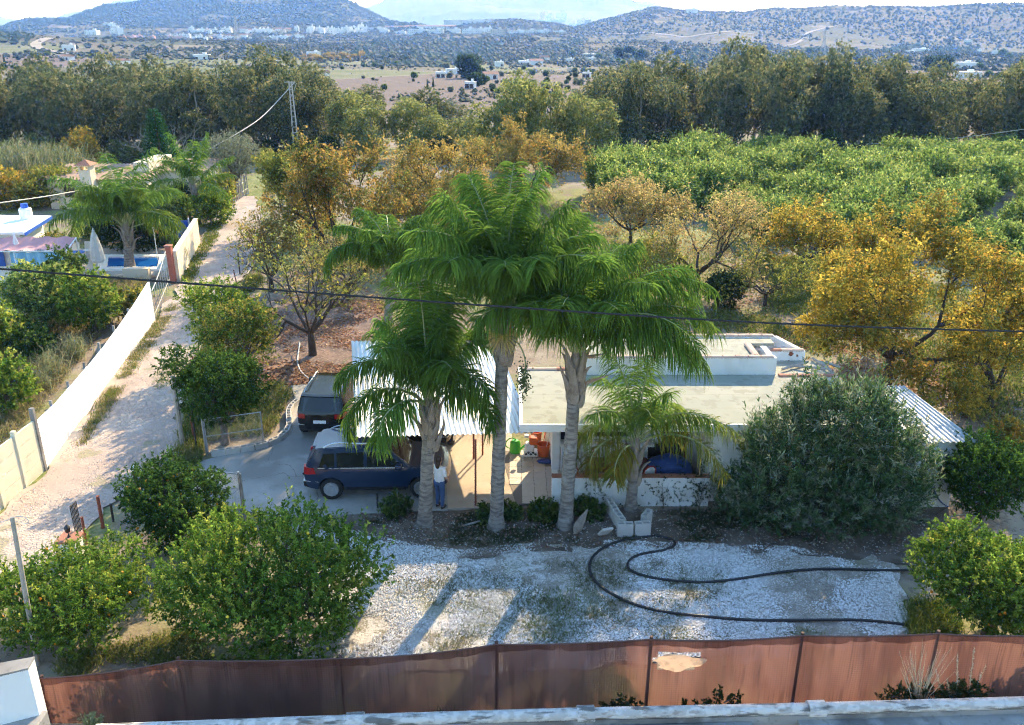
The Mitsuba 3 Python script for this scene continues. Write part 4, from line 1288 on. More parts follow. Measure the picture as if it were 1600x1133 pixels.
dc = thing('split_rail', 'pale log rail lying along the right side of the track', 'log')
a, b = pz(381, 424), pz(397, 398)
part(dc, 'log', tube([a + [0, 0, 0.1], b + [0, 0, 0.55]], 0.09, 8), 'grey_wood')

# kerb of hollow blocks beside the drive
kb = thing('block_kerb', 'low curved row of white hollow blocks edging the bed beside the cars', 'kerb')
kp = spline([pz(*q_) for q_ in ((330, 716), (380, 708), (425, 697), (445, 685), (452, 660), (462, 636))], 30)
blk = m3.Manifold.cube([0.46, 0.19, 0.2], True) - m3.Manifold.cube([0.18, 0.12, 0.5], True).translate([-0.11, 0, 0]) - m3.Manifold.cube([0.18, 0.12, 0.5], True).translate([0.11, 0, 0])
blk_ply = mikit.ply(unman(blk), 'block')
dl = np.r_[0, np.cumsum(np.linalg.norm(np.diff(kp, axis=0), axis=1))]
for s in np.arange(0.25, dl[-1], 0.475):
    q0 = np.array([np.interp(s, dl, kp[:, k]) for k in range(3)])
    q1 = np.array([np.interp(s + 0.1, dl, kp[:, k]) for k in range(3)])
    part(kb, 'block', blk_ply, to_world=T4().translate([q0[0], q0[1], 0.16]).rotate([0, 0, 1], math.degrees(math.atan2(q1[1] - q0[1], q1[0] - q0[0])) + rng4.normal(0, 2)))

# foreground: net fence, pipe topped wall, white wall end ------------------------------------------------
NETY = 14.2


def netcol(p, n, uv):
    a = fbm(p.x * 2.2, p.z * 0.5, 1.0, 4)
    b = noise(p.x * 34, p.z * 1.6)
    c = mix((0.16, 0.074, 0.060), (0.24, 0.118, 0.094), smoothstep(0.35, 0.65, a))
    return mix(c, (0.085, 0.042, 0.036), smoothstep(0.55, 0.9, b) * 0.5)


def netcover(p, n, uv):
    t = dr.maximum(dr.abs(dr.sin(p.x * 62)), dr.abs(dr.sin(p.z * 62)))
    return 0.58 + 0.30 * smoothstep(0.55, 0.92, t) + 0.12 * noise(p.x * 26, p.z * 1.3)


scene['shade_net'] = {'type': 'blendbsdf', 'weight': proc(netcover), 'a': {'type': 'null'},
                      'b': {'type': 'principledthin', 'base_color': proc(netcol), 'roughness': 0.7, 'diff_trans': 0.95, 'eta': 1.3}}
nf = thing('shade_net_fence', 'brown red shade net stretched between posts across the foreground', 'fence')
tops_px = [(-30, 1075), (62, 1062), (276, 1034), (530, 1031), (775, 1009), (1018, 1001), (1255, 995), (1468, 992), (1700, 990)]
tops_w = [py(x, y, NETY) for x, y in tops_px]
for k in range(len(tops_w) - 1):
    a, b = tops_w[k], tops_w[k + 1]
    nx, nz = 60, 16
    us, vs_ = np.linspace(0, 1, nx), np.linspace(0, 1, nz)
    V = np.zeros((nz, nx, 3))
    for r_, v_ in enumerate(vs_):
        sag = 0.07 * np.sin(np.pi * us) ** 0.8
        top = a[2] + (b[2] - a[2]) * us - sag * (0.6 + 0.5 * (k % 2))
        V[r_, :, 0] = a[0] + (b[0] - a[0]) * us
        crease = 0.03 * np.exp(-((us * 3 - v_ * 1.2 - 0.5 - 0.3 * (k % 3)) / 0.08) ** 2) + 0.025 * np.exp(-((us * 2 + v_ * 0.8 - 1.5 + 0.2 * (k % 2)) / 0.06) ** 2)
        V[r_, :, 1] = NETY - crease * v_ * (1 - v_) * 3 + 0.035 * np.sin(us * 8 + 3 * k + v_ * 2) * np.sin(np.pi * us) * np.sin(np.pi * v_) + 0.012 * np.sin(us * 31 + v_ * 7 + k) * np.sin(np.pi * v_) + 0.04 * v_
        V[r_, :, 2] = top * v_ - 0.05 * (1 - v_)
    i, j = np.meshgrid(np.arange(nz - 1), np.arange(nx - 1), indexing='ij')
    F = np.stack([i * nx + j, i * nx + j + 1, (i + 1) * nx + j + 1, (i + 1) * nx + j], -1).reshape(-1, 4)
    VV = V.reshape(-1, 3)
    if k == 5:          # torn hole near the top of this panel
        cen = VV[F].mean(1)
        h = py(1060, 1033, NETY)
        keep = ((cen[:, 0] - h[0]) / 0.52) ** 2 + ((cen[:, 2] - h[2]) / 0.24) ** 2 > 1
        hole = h
        F = F[keep]
    part(nf, 'net', (VV, F), 'shade_net', True)
    fold = np.vstack([V[-1] + [0, -0.014, 0.004], V[-1] * [1, 1, 0] + np.c_[np.zeros(nx), np.full(nx, -0.02) + 0.012 * np.sin(us * 40 + k), V[-1, :, 2] - 0.15 - 0.03 * np.sin(us * 11 + 2 * k)]])
    k_ = np.arange(nx - 1)
    part(nf, 'folded_edge', (fold, np.stack([k_, k_ + 1, k_ + nx + 1, k_ + nx], 1)), 'shade_net', True)
    hem = np.c_[V[-1, :, 0], V[-1, :, 1], V[-1, :, 2]]
    part(nf, 'hem', tube(hem, 0.018, 5), 'net_hem', True)
for k, q_ in enumerate(tops_w):
    part(nf, 'post', tube([[q_[0], NETY + 0.07, -0.2], [q_[0] + 0.01, NETY + 0.07, q_[2] + 0.05]], 0.035, 8), 'dark_rust', 40)
mat('net_hem', (0.11, 0.055, 0.045), 0.8)
mat('dark_rust', speck((0.07, 0.035, 0.028), (0.04, 0.02, 0.016), (0.12, 0.06, 0.045), 8.0), 0.8)
# the dry leaf caught in the tear
patch = []
ang = np.linspace(0, 2 * np.pi, 34, endpoint=False)
rr_ = 1 + 0.12 * np.sin(ang * 3 + 1) + 0.08 * np.sin(ang * 7) + 0.05 * rng4.normal(size=34)
pv = np.c_[hole[0] + 0.50 * rr_ * np.cos(ang), np.full(34, NETY - 0.02) + 0.02 * np.sin(ang * 5), hole[2] + 0.20 * rr_ * np.sin(ang) - 0.02]
pv = np.vstack([pv, [[hole[0], NETY - 0.05, hole[2]]]])
k = np.arange(34)
part(nf, 'patch', (pv, np.stack([k, (k + 1) % 34, np.full(34, 34)], 1)), 'patch_cloth', True, label='pale torn patch sewn onto the net')
scene['patch_cloth'] = {'type': 'principledthin', 'base_color': speck((0.55, 0.40, 0.30), (0.3, 0.2, 0.15), (0.62, 0.5, 0.4), 7.0), 'roughness': 0.8, 'diff_trans': 1.0, 'eta': 1.3}

pw = thing('pipe_topped_wall', 'weathered wall capped with a stained fibre cement pipe along the bottom of the picture', 'wall')
PZ = 1.05
pc = [pz(x, y, PZ) for x, y in ((150, 1141), (555, 1126), (915, 1115), (1275, 1107), (1660, 1096), (2100, 1083))]
for k in range(5):
    a, b = pc[k], pc[k + 1]
    part(pw, 'pipe', tube([a, a + (b - a) * 0.25, (a + b) / 2, a + (b - a) * 0.75, b], 0.115 + 0.003 * (k % 2), 20), 'coping', 40)
    d = unit(b - a)
    part(pw, 'collar', tube([b - d * 0.17, b + d * 0.17], 0.158, 20), 'coping', 40)
    part(pw, 'wall_panel', seg_wall(a + d * 0.004, b - d * 0.004, PZ - 0.08, PZ - 0.08, 0.2), 'old_concrete')
lg = [pz(x, y, 0.85) for x, y in ((900, 1146), (1180, 1136), (1250, 1133), (1700, 1122))]
part(pw, 'ledge', seg_wall(lg[0], lg[1] - [0.03, 0, 0], 0.86, 0.86, 0.28), 'old_concrete')
part(pw, 'ledge', seg_wall(lg[2], lg[3], 0.86, 0.86, 0.28), 'old_concrete')
we = thing('white_wall_end', 'white rendered wall end with a grey top in the lower left corner', 'wall')
e0, e1 = py(44, 1046, 13.0), py(-160, 1090, 12.2)
part(we, 'wall_panel', prism([tuple(e0[:2]), tuple(e1[:2]), (e1[0], e1[1] + 0.5), (e0[0] - 0.04, e0[1] + 0.3)], -0.1, e0[2]), 'lime_plaster')
part(we, 'wall_top', prism([(e0[0] + 0.01, e0[1] - 0.01), (e1[0], e1[1] - 0.01), (e1[0], e1[1] + 0.52), (e0[0] - 0.03, e0[1] + 0.31)], e0[2] + 0.002, e0[2] + 0.04), 'old_concrete')
s0 = pz(75, 1109, 1.35)
part(we, 'step', cbox(s0[0] - 2.5, s0[0], s0[1] - 0.9, s0[1], -0.1, 1.35, 0.03), 'old_concrete')

# poles and wires ------------------------------------------------
lp = thing('wooden_pole', 'thin grey wooden pole with a wire loop at the left edge among the orange trees', 'pole')
p = pz(44, 985)
p = np.array([py(41, 965, 16.0)[0], 16.0, 0.0])
tp_ = py(19, 808, 16.0)
part(lp, 'shaft', tube([[p[0], p[1], -0.2], [(p[0] + tp_[0]) / 2, 16.0, tp_[2] / 2], tp_], [0.06, 0.055, 0.045], 10), 'grey_wood', 40)
part(lp, 'wire_loop', tube(spline([tp_ + [-0.5, 0, 0.1], tp_ + [-0.1, -0.05, -0.05], tp_ + [0.25, 0, 0.0], tp_ + [0.33, 0, -0.08], tp_ + [0.1, 0, -0.12]], 20), 0.008, 5), 'pale_cable')
py_ = thing('lattice_pole', 'slim concrete lattice power pole in front of the dark eucalyptus trees', 'pole')
b0 = pz(465, 252)
zt = above(b0, 461, 127)
for s in (-1, 1):
    part(py_, 'leg', tube([[b0[0] + 0.30 * s, b0[1], -0.5], [b0[0] + 0.13 * s - 0.05, b0[1], zt]], 0.075, 6), 'pale_pole')
for k in range(15):
    t = (k + 0.5) / 15
    part(py_, 'rung', tube([[b0[0] - 0.30 + 0.12 * t, b0[1], zt * t], [b0[0] + 0.30 - 0.22 * t, b0[1], zt * t]], 0.05, 5), 'pale_pole')
part(py_, 'cross_arm', tube([[b0[0] - 0.7, b0[1], zt - 0.1], [b0[0] + 0.5, b0[1], zt - 0.1]], 0.05, 6), 'steel')
mat('pale_pole', (0.50, 0.46, 0.42), 0.85)


def wire(px, Ys, r, name, label, m, n=60):
    pts = [py(x, y, Y) for (x, y), Y in zip(px, Ys)]
    return solo(name, label, 'cable', tube(spline(pts, n), r, 6), m, True)


wire([(461, 128), (430, 162), (385, 200), (290, 250), (180, 285), (90, 304), (0, 317), (-80, 328)], [b0[1], b0[1] - 3, 86, 78, 69, 62, 56, 52], 0.045, 'power_cable', 'pale cable sagging from the lattice pole down to the left edge', 'pale_cable')
wire([(463, 130), (440, 178), (415, 212), (385, 242), (362, 262)], [b0[1], b0[1] + 1, b0[1] + 2, 95, 95], 0.03, 'power_cable', 'thin cable dropping from the lattice pole to the olive tree', 'pale_cable')
wire([(1262, 222), (1330, 225), (1420, 222), (1500, 215), (1600, 202), (1700, 188)], [104, 102, 100, 97, 94, 92], 0.03, 'power_cable', 'pale cable along the back of the orchard at the right', 'pale_cable')
px_l = [(-150, 408), (0, 420), (270, 441), (560, 463), (900, 487), (1250, 507), (1600, 518), (1760, 522)]
c_ = spline([py(x, y, 11.5 + 0.3 * i) for i, (x, y) in enumerate(px_l)], 400)
tw = []
for ph in (0, 2.09, 4.19):
    a = np.linspace(0, 170, 400) + ph
    tw.append(tube(c_ + np.c_[0 * a, 0.009 * np.cos(a), 0.009 * np.sin(a)], 0.0085, 5))
solo('overhead_cable', 'twisted black overhead cable crossing the whole picture in front of the palms', 'cable', cat(tw), 'cable', True)
# ---------------------------------------------------------------- palms
def base_top(bx, by, tx, ty, dy=0.0, z=0.0):
    b = pz(bx, by, z)
    b[1] += dy
    return b, py(tx, ty, b[1])


rp = np.random.default_rng(501)
b, t = base_top(663, 822, 671, 655)
palm('palm_tree', 'left front palm by the blue car, its drooping fronds hanging over the white metal roof', b, t, 0.20, 0.175, whorl(rp, 11, (92, 72), (30, 135), 40) + [(195, 48, 150, 1.05, 0), (-20, 52, 150, 0.85, 0), (225, 42, 140, 0.8, 0), (100, 88, 40, 1.4, 0), (75, 84, 45, 1.5, 0), (55, 82, 55, 1.35, 0), (268, 90, 35, 1.3, 0), (120, 80, 60, 1.3, 0)], 3.0, 11, hang=1.1, leaf_len=0.85, n=150)
b, t = base_top(775, 826, 786, 520)
k2, hub2 = palm('palm_tree', 'tallest front palm, the middle one, with a yellow flower cluster under its crown', b, t, 0.20, 0.17, whorl(rp, 25, (90, 66), (30, 135), 10), 3.6, 12, boots=24)
b, t = base_top(883, 824, 899, 585)
palm('palm_tree', 'right front palm with wide arching fronds reaching over the pale house roof', b, t, 0.20, 0.17, whorl(rp, 20, (88, 62), (35, 135), 75) + [(2, 58, 112, 1.2, 0.06), (-14, 48, 110, 1.05, 0.05), (20, 64, 110, 1.2, 0), (8, 70, 105, 1.25, 0), (-35, 60, 120, 1.05, 0)], 3.8, 13, wind=0.05)
b, t = base_top(985, 806, 992, 712)
b[2] = 0.1
palm('palm_tree', 'young leaning palm with yellowed fronds growing in the ring of concrete blocks', b, t, 0.17, 0.14, whorl(rp, 9, (88, 56), (30, 115), 20, 0.2) + [(205, 40, 170, 0.85, 0.6), (185, 55, 160, 0.9, 0.35), (-6, 48, 105, 1.25, 0.3), (-28, 40, 110, 1.1, 0.45), (232, 30, 150, 0.6, 0.7)], 2.8, 14, boots=8, leaf_len=0.72, n=85, fw=0.03)
b, t = py(592, 560, 33.0), py(612, 450, 33.0)
b[2] = 0
palm('palm_tree', 'palm behind the carport with a narrow drooping crown', b, t, 0.19, 0.165, whorl(rp, 20, (90, 74), (80, 175), 0), 3.3, 15, boots=10, leaf_len=0.8, hang=1.3)
b, t = base_top(203, 420, 199, 366)
palm('palm_tree', 'spreading palm beside the swimming pool on the neighbour\'s terrace', b, t, 0.30, 0.24, whorl(rp, 22, (84, 30), (50, 140), 0, 0.25), 4.6, 16, boots=10, n=80, fw=0.055, leaf_len=1.0)
b, t = base_top(308, 352, 305, 302)
palm('palm_tree', 'slender palm with upright fronds at the bend of the track behind the blue gate', b, t, 0.26, 0.2, whorl(rp, 13, (86, 10), (20, 80), 30, 0.1), 3.8, 17, boots=10, n=60, fw=0.06, leaf_len=0.8)
# spathes, flower and fruit clusters of the middle and left palms
spa = lathe([(0.01, 0), (0.07, 0.12), (0.085, 0.3), (0.06, 0.55), (0.02, 0.8), (0.002, 0.9)], 10)
spa = (spa[0] * [1, 0.45, 1], spa[1])
part(k2, 'spathe', xf(spa, 0.3, hub2 + [-0.02, -0.35, 0.35], 1.1, rx=0.12), 'spathe', 40)
part(k2, 'spathe', xf(spa, 1.2, hub2 + [0.15, -0.3, 0.1], 0.9, rx=0.35), 'spathe', 40)
part('palm_tree', 'spathe', xf(spa, 0.4, py(668, 555, 21.9), 1.0, rx=0.1), 'spathe', 40)
part('palm_tree', 'spathe', xf(spa, 0.2, py(640, 558, 21.9), 1.1, ry=-0.95), 'spathe', 40)
fm = []
for k in range(150):
    a, e = rp.uniform(0, 6.283), rp.uniform(-0.9, 0.7)
    d = np.array([math.cos(a) * math.cos(e), math.sin(a) * math.cos(e) - 0.35, math.sin(e)])
    p0 = hub2 + [0, -0.28, -0.1]
    fm.append(tube([p0, p0 + d * 0.25 + [0, 0, 0.03], p0 + d * 0.46 - [0, 0, 0.05]], 0.008, 3, False))
part(k2, 'flower_cluster', cat(fm), 'flower_straw', kind='stuff')
mat('flower_straw', (0.55, 0.42, 0.16), 0.8)
fc = hub2 + [0.55, -0.25, -1.35]
sph = trimesh.creation.icosphere(1, 0.022)
part(k2, 'fruit_cluster', cat([(np.array(sph.vertices) + fc + rp.normal(0, 1, 3) * [0.09, 0.09, 0.26], np.array(sph.faces)) for _ in range(260)]), 'green_fruit', True, kind='stuff')
mat('green_fruit', (0.06, 0.09, 0.025), 0.5)
part(k2, 'fruit_stalk', tube(spline([hub2 + [0.15, -0.1, -0.1], hub2 + [0.45, -0.2, -0.4], fc], 10), 0.02, 6), 'palm_rib')
for (bx, by, az) in ((905, 560, -0.3), (770, 545, 2.7), (912, 600, -0.5)):
    p0 = py(bx, by, 22.1)
    d = np.array([math.cos(az), -0.2, math.sin(abs(az)) * 0.9])
    part('palm_tree_002' if bx > 850 else 'palm_tree_001', 'dead_stalk', tube([p0, p0 + d * 0.35, p0 + d * 0.8], [0.06, 0.045, 0.01], 6), 'palm_boot', 40)

# ---------------------------------------------------------------- citrus and shrubs of the plot
C = GREEN


def lobed(seed, w, h, n, z0=0.35, deep=1.0):
    rng = np.random.default_rng(seed)
    out = [[0, 0, z0 + (h - z0) * 0.45, w * 0.36, w * 0.36 * deep, (h - z0) * 0.5]]
    for k in range(n):
        a = k * 2.4 + rng.uniform(-0.4, 0.4)
        r = w * rng.uniform(0.18, 0.32)
        q = w * rng.uniform(0.13, 0.22)
        z = z0 + (h - z0) * rng.uniform(0.2, 0.82)
        out.append([r * math.cos(a), r * math.sin(a) * deep, z, q, q, min(q * rng.uniform(0.7, 1.1), (h - z) + 0.05, z - z0 * 0.3)])
    return out


def bushes(gid, name, label, cat_, loc, rz=0.0, s=1.0, sz=None, group_=None, **kw):
    if gid not in scene:
        group(gid, **bush(**kw))
    return put(name, gid, label, cat_, loc, rz, s, sz, group_)


kw = dict(L=0.09, W=0.046, colors=C['citrus'], weights=[0.3, 0.36, 0.24, 0.10])
bushes('lemon_big', 'lemon_tree', 'largest lemon tree, bright green with upright shoots, leaning over the net fence', 'tree', (-5.7, 17.2, 0), seed=21,
       lobes=lobed(21, 5.2, 2.95, 13, 0.5, 0.8) + [[1.9, 0.1, 1.9, 0.95, 0.8, 0.9], [-1.5, -0.5, 1.2, 0.9, 0.8, 0.8], [1.2, -0.9, 0.9, 0.8, 0.5, 0.6]], n_shoots=3300, per=16, shoot=0.30, upw=0.75, r0=0.14, fruit=26, fruit_mat='lemon_fruit', extra=260, **kw)
bushes('orange_low', 'orange_tree', 'spreading orange tree with yellowing tips around the thin wooden pole', 'tree', (-10.6, 17.0, 0), seed=22,
       lobes=lobed(22, 4.3, 1.95, 11, 0.4, 0.7) + [[-2.2, 0.3, 1.1, 0.9, 0.7, 0.7], [2.0, 0.2, 1.2, 0.8, 0.6, 0.6], [0.6, 1.4, 1.2, 1.2, 0.7, 0.6]], n_shoots=2300, per=15, shoot=0.28, upw=0.5, r0=0.12, fruit=34, **kw)
bushes('mandarin', 'mandarin_tree', 'dark rounded mandarin tree dotted with orange fruit between the nearer gate and the white pillar', 'tree', (-9.35, 20.9, 0), seed=23,
       lobes=lobed(23, 3.4, 2.35, 9, 0.2), n_shoots=1500, per=15, shoot=0.22, upw=0.4, r0=0.1, fruit=40, L=0.095, W=0.05, colors=C['mandarin'])
bushes('orange_right', 'orange_tree', 'round bright orange tree with a bare trunk at the right edge behind the net fence', 'tree', (*pz(1542, 992)[:2], 0), seed=24,
       lobes=[[l[0], l[1], l[2] + 0.25, *l[3:]] for l in lobed(24, 3.9, 2.25, 12, 0.5)], n_shoots=2500, per=15, shoot=0.26, upw=0.45, r0=0.12, fruit=12, **kw)
bushes('orange_back', 'orange_tree', 'darker upright orange tree beside the lean-to at the right edge', 'tree', (*pz(1530, 818)[:2], 0), seed=25,
       lobes=[[l[0], l[1], l[2] + 0.2, *l[3:]] for l in lobed(25, 3.1, 2.6, 9, 0.4)], n_shoots=1500, per=14, shoot=0.26, upw=0.6, r0=0.1, L=0.1, W=0.052, colors=C['mandarin'] + [(0.08, 0.16, 0.025)])
bushes('orange_gate', 'citrus_tree', 'dark citrus tree standing right behind the open farther gate', 'tree', (*pz(352, 694)[:2], 0), seed=26,
       lobes=[[l[0], l[1], l[2] + 0.5, *l[3:]] for l in lobed(26, 3.7, 3.0, 11, 0.5)], n_shoots=1800, per=13, shoot=0.28, upw=0.3, r0=0.13, L=0.11, W=0.055, colors=C['mandarin'] + [(0.09, 0.15, 0.03)])
bushes('orange_track', 'citrus_tree', 'ragged yellow green citrus tree beside the track, behind the dark one', 'tree', (*pz(385, 610)[:2], 0), seed=27,
       lobes=[[l[0], l[1], l[2] + 0.5, *l[3:]] for l in lobed(27, 3.3, 3.4, 10, 0.6)], n_shoots=1100, per=12, shoot=0.34, upw=0.4, r0=0.1, L=0.12, W=0.06, colors=C['lime'] + C['citrus'][:2])
bushes('lemon_small', 'citrus_tree', 'tall airy citrus tree nearest the track among the three', 'tree', (*pz(345, 575)[:2], 0), seed=28,
       lobes=[[l[0], l[1], l[2] + 0.7, *l[3:]] for l in lobed(28, 3.0, 3.3, 9, 0.6)], n_shoots=900, per=12, shoot=0.32, upw=0.5, r0=0.09, L=0.12, W=0.06, colors=C['citrus'])
bushes('oleander', 'oleander_bush', 'huge grey green oleander bush covering the right end of the farm house', 'bush', (9.1, 22.1, 0), seed=29,
       lobes=[[0, 0.2, 2.2, 2.0, 1.1, 1.8], [-1.2, -0.2, 2.4, 1.2, 1.0, 1.2], [1.3, -0.1, 2.5, 1.2, 1.0, 1.2], [0.2, -0.2, 3.4, 1.3, 0.9, 0.9], [-1.7, -0.3, 1.2, 1.1, 1.0, 1.1], [1.6, -0.4, 1.1, 1.1, 1.0, 1.0], [0, -0.8, 1.1, 1.8, 0.8, 1.0], [-0.6, 0.2, 3.8, 0.75, 0.7, 0.55], [0.9, 0.3, 3.7, 0.75, 0.7, 0.55], [-2.4, 0.0, 0.8, 0.7, 0.7, 0.7], [2.2, -0.2, 2.0, 0.7, 0.7, 0.8], [-1.9, 0, 2.6, 0.6, 0.6, 0.6]],
       n_shoots=4600, per=13, L=0.17, W=0.038, colors=C['oleander'], shoot=0.38, spread=0.65, droop=0.0, upw=0.9, r0=0.1, leaf='leaf_gloss', shell=0.68, extra=300)
for (x, y, w, h, lab, cols, sd) in ((620, 806, 1.0, 0.62, 'low leafy green plant at the foot of the left front palm', 'hedge', 31), (800, 812, 0.75, 0.45, 'small round green plant right of the middle front palm', 'hedge', 32), (765, 812, 0.9, 0.35, 'flat green plant left of the middle front palm', 'hedge', 35),
                                    (850, 810, 1.1, 0.42, 'spreading green ground plant between the middle and right front palms', 'hedge', 33), (920, 806, 1.1, 0.38, 'dull green ground plant right of the right front palm', 'hedge', 34),
                                    (150, 520, 3.4, 3.3, 'leafy green fig bush in front of the pool terrace, nearest the white wall', 'citrus', 36), (70, 520, 3.6, 3.5, 'broad green fig bush in front of the pink awning, left of the nearest one', 'avocado', 39), (112, 500, 2.6, 3.9, 'tall green bush rising between the two fig bushes before the pool', 'hedge', 40), (205, 500, 2.2, 1.6, 'low ragged bush beside the far end of the white wall', 'lime', 45), (55, 560, 2.4, 1.3, 'low dull green bush in the weeds left of the white wall', 'hedge', 46), (-10, 560, 3.0, 2.4, 'green bush at the left edge in front of the fig bushes', 'citrus', 47), (8, 648, 3.0, 2.6, 'green bush cut by the left edge of the picture behind the cream panels', 'citrus', 37),
                                    (75, 418, 3.4, 2.2, 'yellow green hedge shrub under the pink awning', 'lime', 38)):
    q = pz(x, y)
    bushes(f'shrub_{sd}', 'shrub', lab, 'shrub', (*q[:2], 0.02), seed=sd, lobes=lobed(sd, w, h, 8, 0.05 if h < 1 else 0.3), n_shoots=int((150 if w < 2 else 75) * w * max(h, 0.8)) + 120, per=11, L=0.09 + 0.05 * (w > 2), W=0.055 + 0.035 * (w > 2), colors=C[cols], shoot=0.10 + 0.05 * w, r0=0.02 + 0.015 * w, upw=0.5)
for (x, y, h, n_, lab, sd) in ((928, 793, 0.95, 26, 'thin almost leafless rose bush against the left half of the porch wall', 41), (1036, 795, 0.8, 60, 'small dark rose bush near the middle of the porch wall', 42), (1092, 797, 1.25, 170, 'leafy rose bush at the right end of the porch wall', 43)):
    q = pz(x, y)
    pr = autumn(sd, 0.1, 0.018, h, h * 0.9, n_ * 5, 0.07, 0.05, [(0.03, 0.055, 0.025), (0.05, 0.08, 0.03)], levels=3, first=5, split=2, up=1.6, bark='bark')
    group(f'rose_{sd}', **pr)
    put('rose_bush', f'rose_{sd}', lab, 'bush', (*q[:2], 0.02))

# ---------------------------------------------------------------- the autumn fruit trees
C['rustgreen'] = [(0.24, 0.25, 0.07), (0.42, 0.30, 0.09), (0.34, 0.22, 0.07), (0.17, 0.20, 0.055)]
aut = [  # x, base y, top y, width px, colours, leaves, label
    (1385, 600, 338, 345, 'gold', 33000, 'great golden leaved tree filling the right side behind the farm house'),
    (489, 556, 345, 200, 'lime', 2600, 'nearly bare dark branched tree standing on the leaf litter left of the carport'),
    (535, 425, 214, 175, 'rustgreen', 8500, 'tall green to rust tree right of the yellow green one by the track'),
    (452, 372, 238, 125, 'lime', 8000, 'dense yellow green tree at the right edge of the upper track'),
    (702, 392, 224, 165, 'amber', 6500, 'orange tree crown showing just above the left front palm'),
    (826, 318, 182, 150, 'amber', 7000, 'orange topped tree in the middle, before the pale willow like gums'),
    (1088, 455, 292, 165, 'straw', 4200, 'straw coloured thinning tree to the right of the palm crowns'),
    (1195, 478, 385, 150, 'lime', 1500, 'sparse tree with spreading bare boughs behind the flat roofs'),
    (985, 378, 282, 135, 'straw', 4200, 'pale straw tree in front of the green orchard, behind the right front palm'),
    (1255, 425, 318, 140, 'gold', 4200, 'small gold green tree between the straw tree and the great golden tree'),
    (640, 318, 240, 90, 'straw', 3000, 'small straw tree beyond the amber ones, left of centre'),
    (1545, 640, 455, 130, 'gold', 3400, 'golden tree at the right edge beside the great golden tree'),
    (425, 455, 330, 80, 'amber', 1500, 'thin amber sapling leaning over the track'),
    (545, 470, 355, 130, 'straw', 2200, 'half bare straw tree behind the dark branched one'),
    (1010, 470, 372, 120, 'lime', 2600, 'yellow green tree half hidden by the right front palm fronds'),
]
for i, (x, yb, yt, wpx, cols, n_, lab) in enumerate(aut):
    q = pz(x, yb)
    q[2] = float(land(q[0], q[1]))
    h = above(q, x, yt) - q[2]
    w = 1.15 * wpx * math.hypot(q[1], H) / FOC
    leafL = 0.135 if q[1] < 50 else 0.18
    fr_h = h / 6.0
    pr = autumn(60 + i, 0.9 * fr_h + 0.2, 0.13 * fr_h + 0.02, h, w, int(n_ * (3.0 if i != 1 else 1.1)), leafL, leafL * 0.55, C[cols], levels=4, first=6, split=3, up=0.75 if wpx < 200 else 0.55)
    group(f'autumn_{i}', **pr)
    put('persimmon_tree', f'autumn_{i}', lab, 'tree', q)
for (x, y, w, h, lab, cols, sd) in ((1130, 478, 2.6, 1.9, 'dark green rounded bush between the straw tree and the sparse tree', 'dark', 71), (1585, 470, 3.0, 2.2, 'bright green weedy bush at the right edge beyond the golden trees', 'avocado', 72), (1450, 700, 1.6, 0.9, 'low bush in the grass right of the lean-to roof', 'lime', 73),
                                    (1580, 720, 2.2, 1.3, 'brownish bush at the right edge behind the darker orange tree', 'gold', 74), (730, 395, 1.6, 1.1, 'dark low bush under the orange tree crown', 'dark', 75)):
    q = pz(x, y)
    bushes(f'shrub_{sd}', 'shrub', lab, 'shrub', (*q[:2], float(land(q[0], q[1]))), seed=sd, lobes=lobed(sd, w, h, 8, 0.1), n_shoots=int(110 * w * h) + 150, per=11, L=0.14, W=0.07, colors=C[cols], shoot=0.25, r0=0.04)

# ---------------------------------------------------------------- the green orchard at the right
for v in range(4):
    pr = bush(seed=80 + v, lobes=lobed(80 + v, 5.0, 3.0, 13, 0.3), n_shoots=1250, per=8, L=0.27, W=0.11, colors=C['avocado'], weights=[0.30, 0.35, 0.25, 0.10], shoot=0.5, upw=0.65, r0=0.13, extra=140)
    group(f'avocado_{v}', **pr)
ro = np.random.default_rng(88)
orch = sg.Polygon([pz(x, y)[:2] for x, y in ((895, 310), (910, 275), (1100, 262), (1350, 250), (1600, 240), (1760, 232), (1760, 560), (1640, 500), (1530, 440), (1420, 400), (1290, 410), (1160, 372), (1020, 345))])
rd = np.array([0.60, 0.80])
rn = np.array([0.80, -0.60])
o0 = pz(1290, 330)[:2]
for a in range(-30, 31):
    if a % 4 == 3:
        off = 0.9
    else:
        off = 0.0
    for bb in range(-24, 25):
        q = o0 + rn * (a * 4.5 + ro.normal(0, 0.25)) + rd * (bb * 4.1 + ro.normal(0, 0.4))
        if not orch.contains(sg.Point(*q)) or (a % 4 == 3) and ro.uniform() < 0.25:
            continue
        s = ro.uniform(0.80, 1.12) * (0.72 if a % 4 == 3 else 1)
        put('avocado_tree', f'avocado_{ro.integers(4)}', 'bushy bright green avocado tree in the rows of the orchard at the right', 'tree', (q[0], q[1], float(land(*q))), ro.uniform(0, 6.28), s, s * ro.uniform(0.85, 1.1), 'avocado trees in the orchard rows')

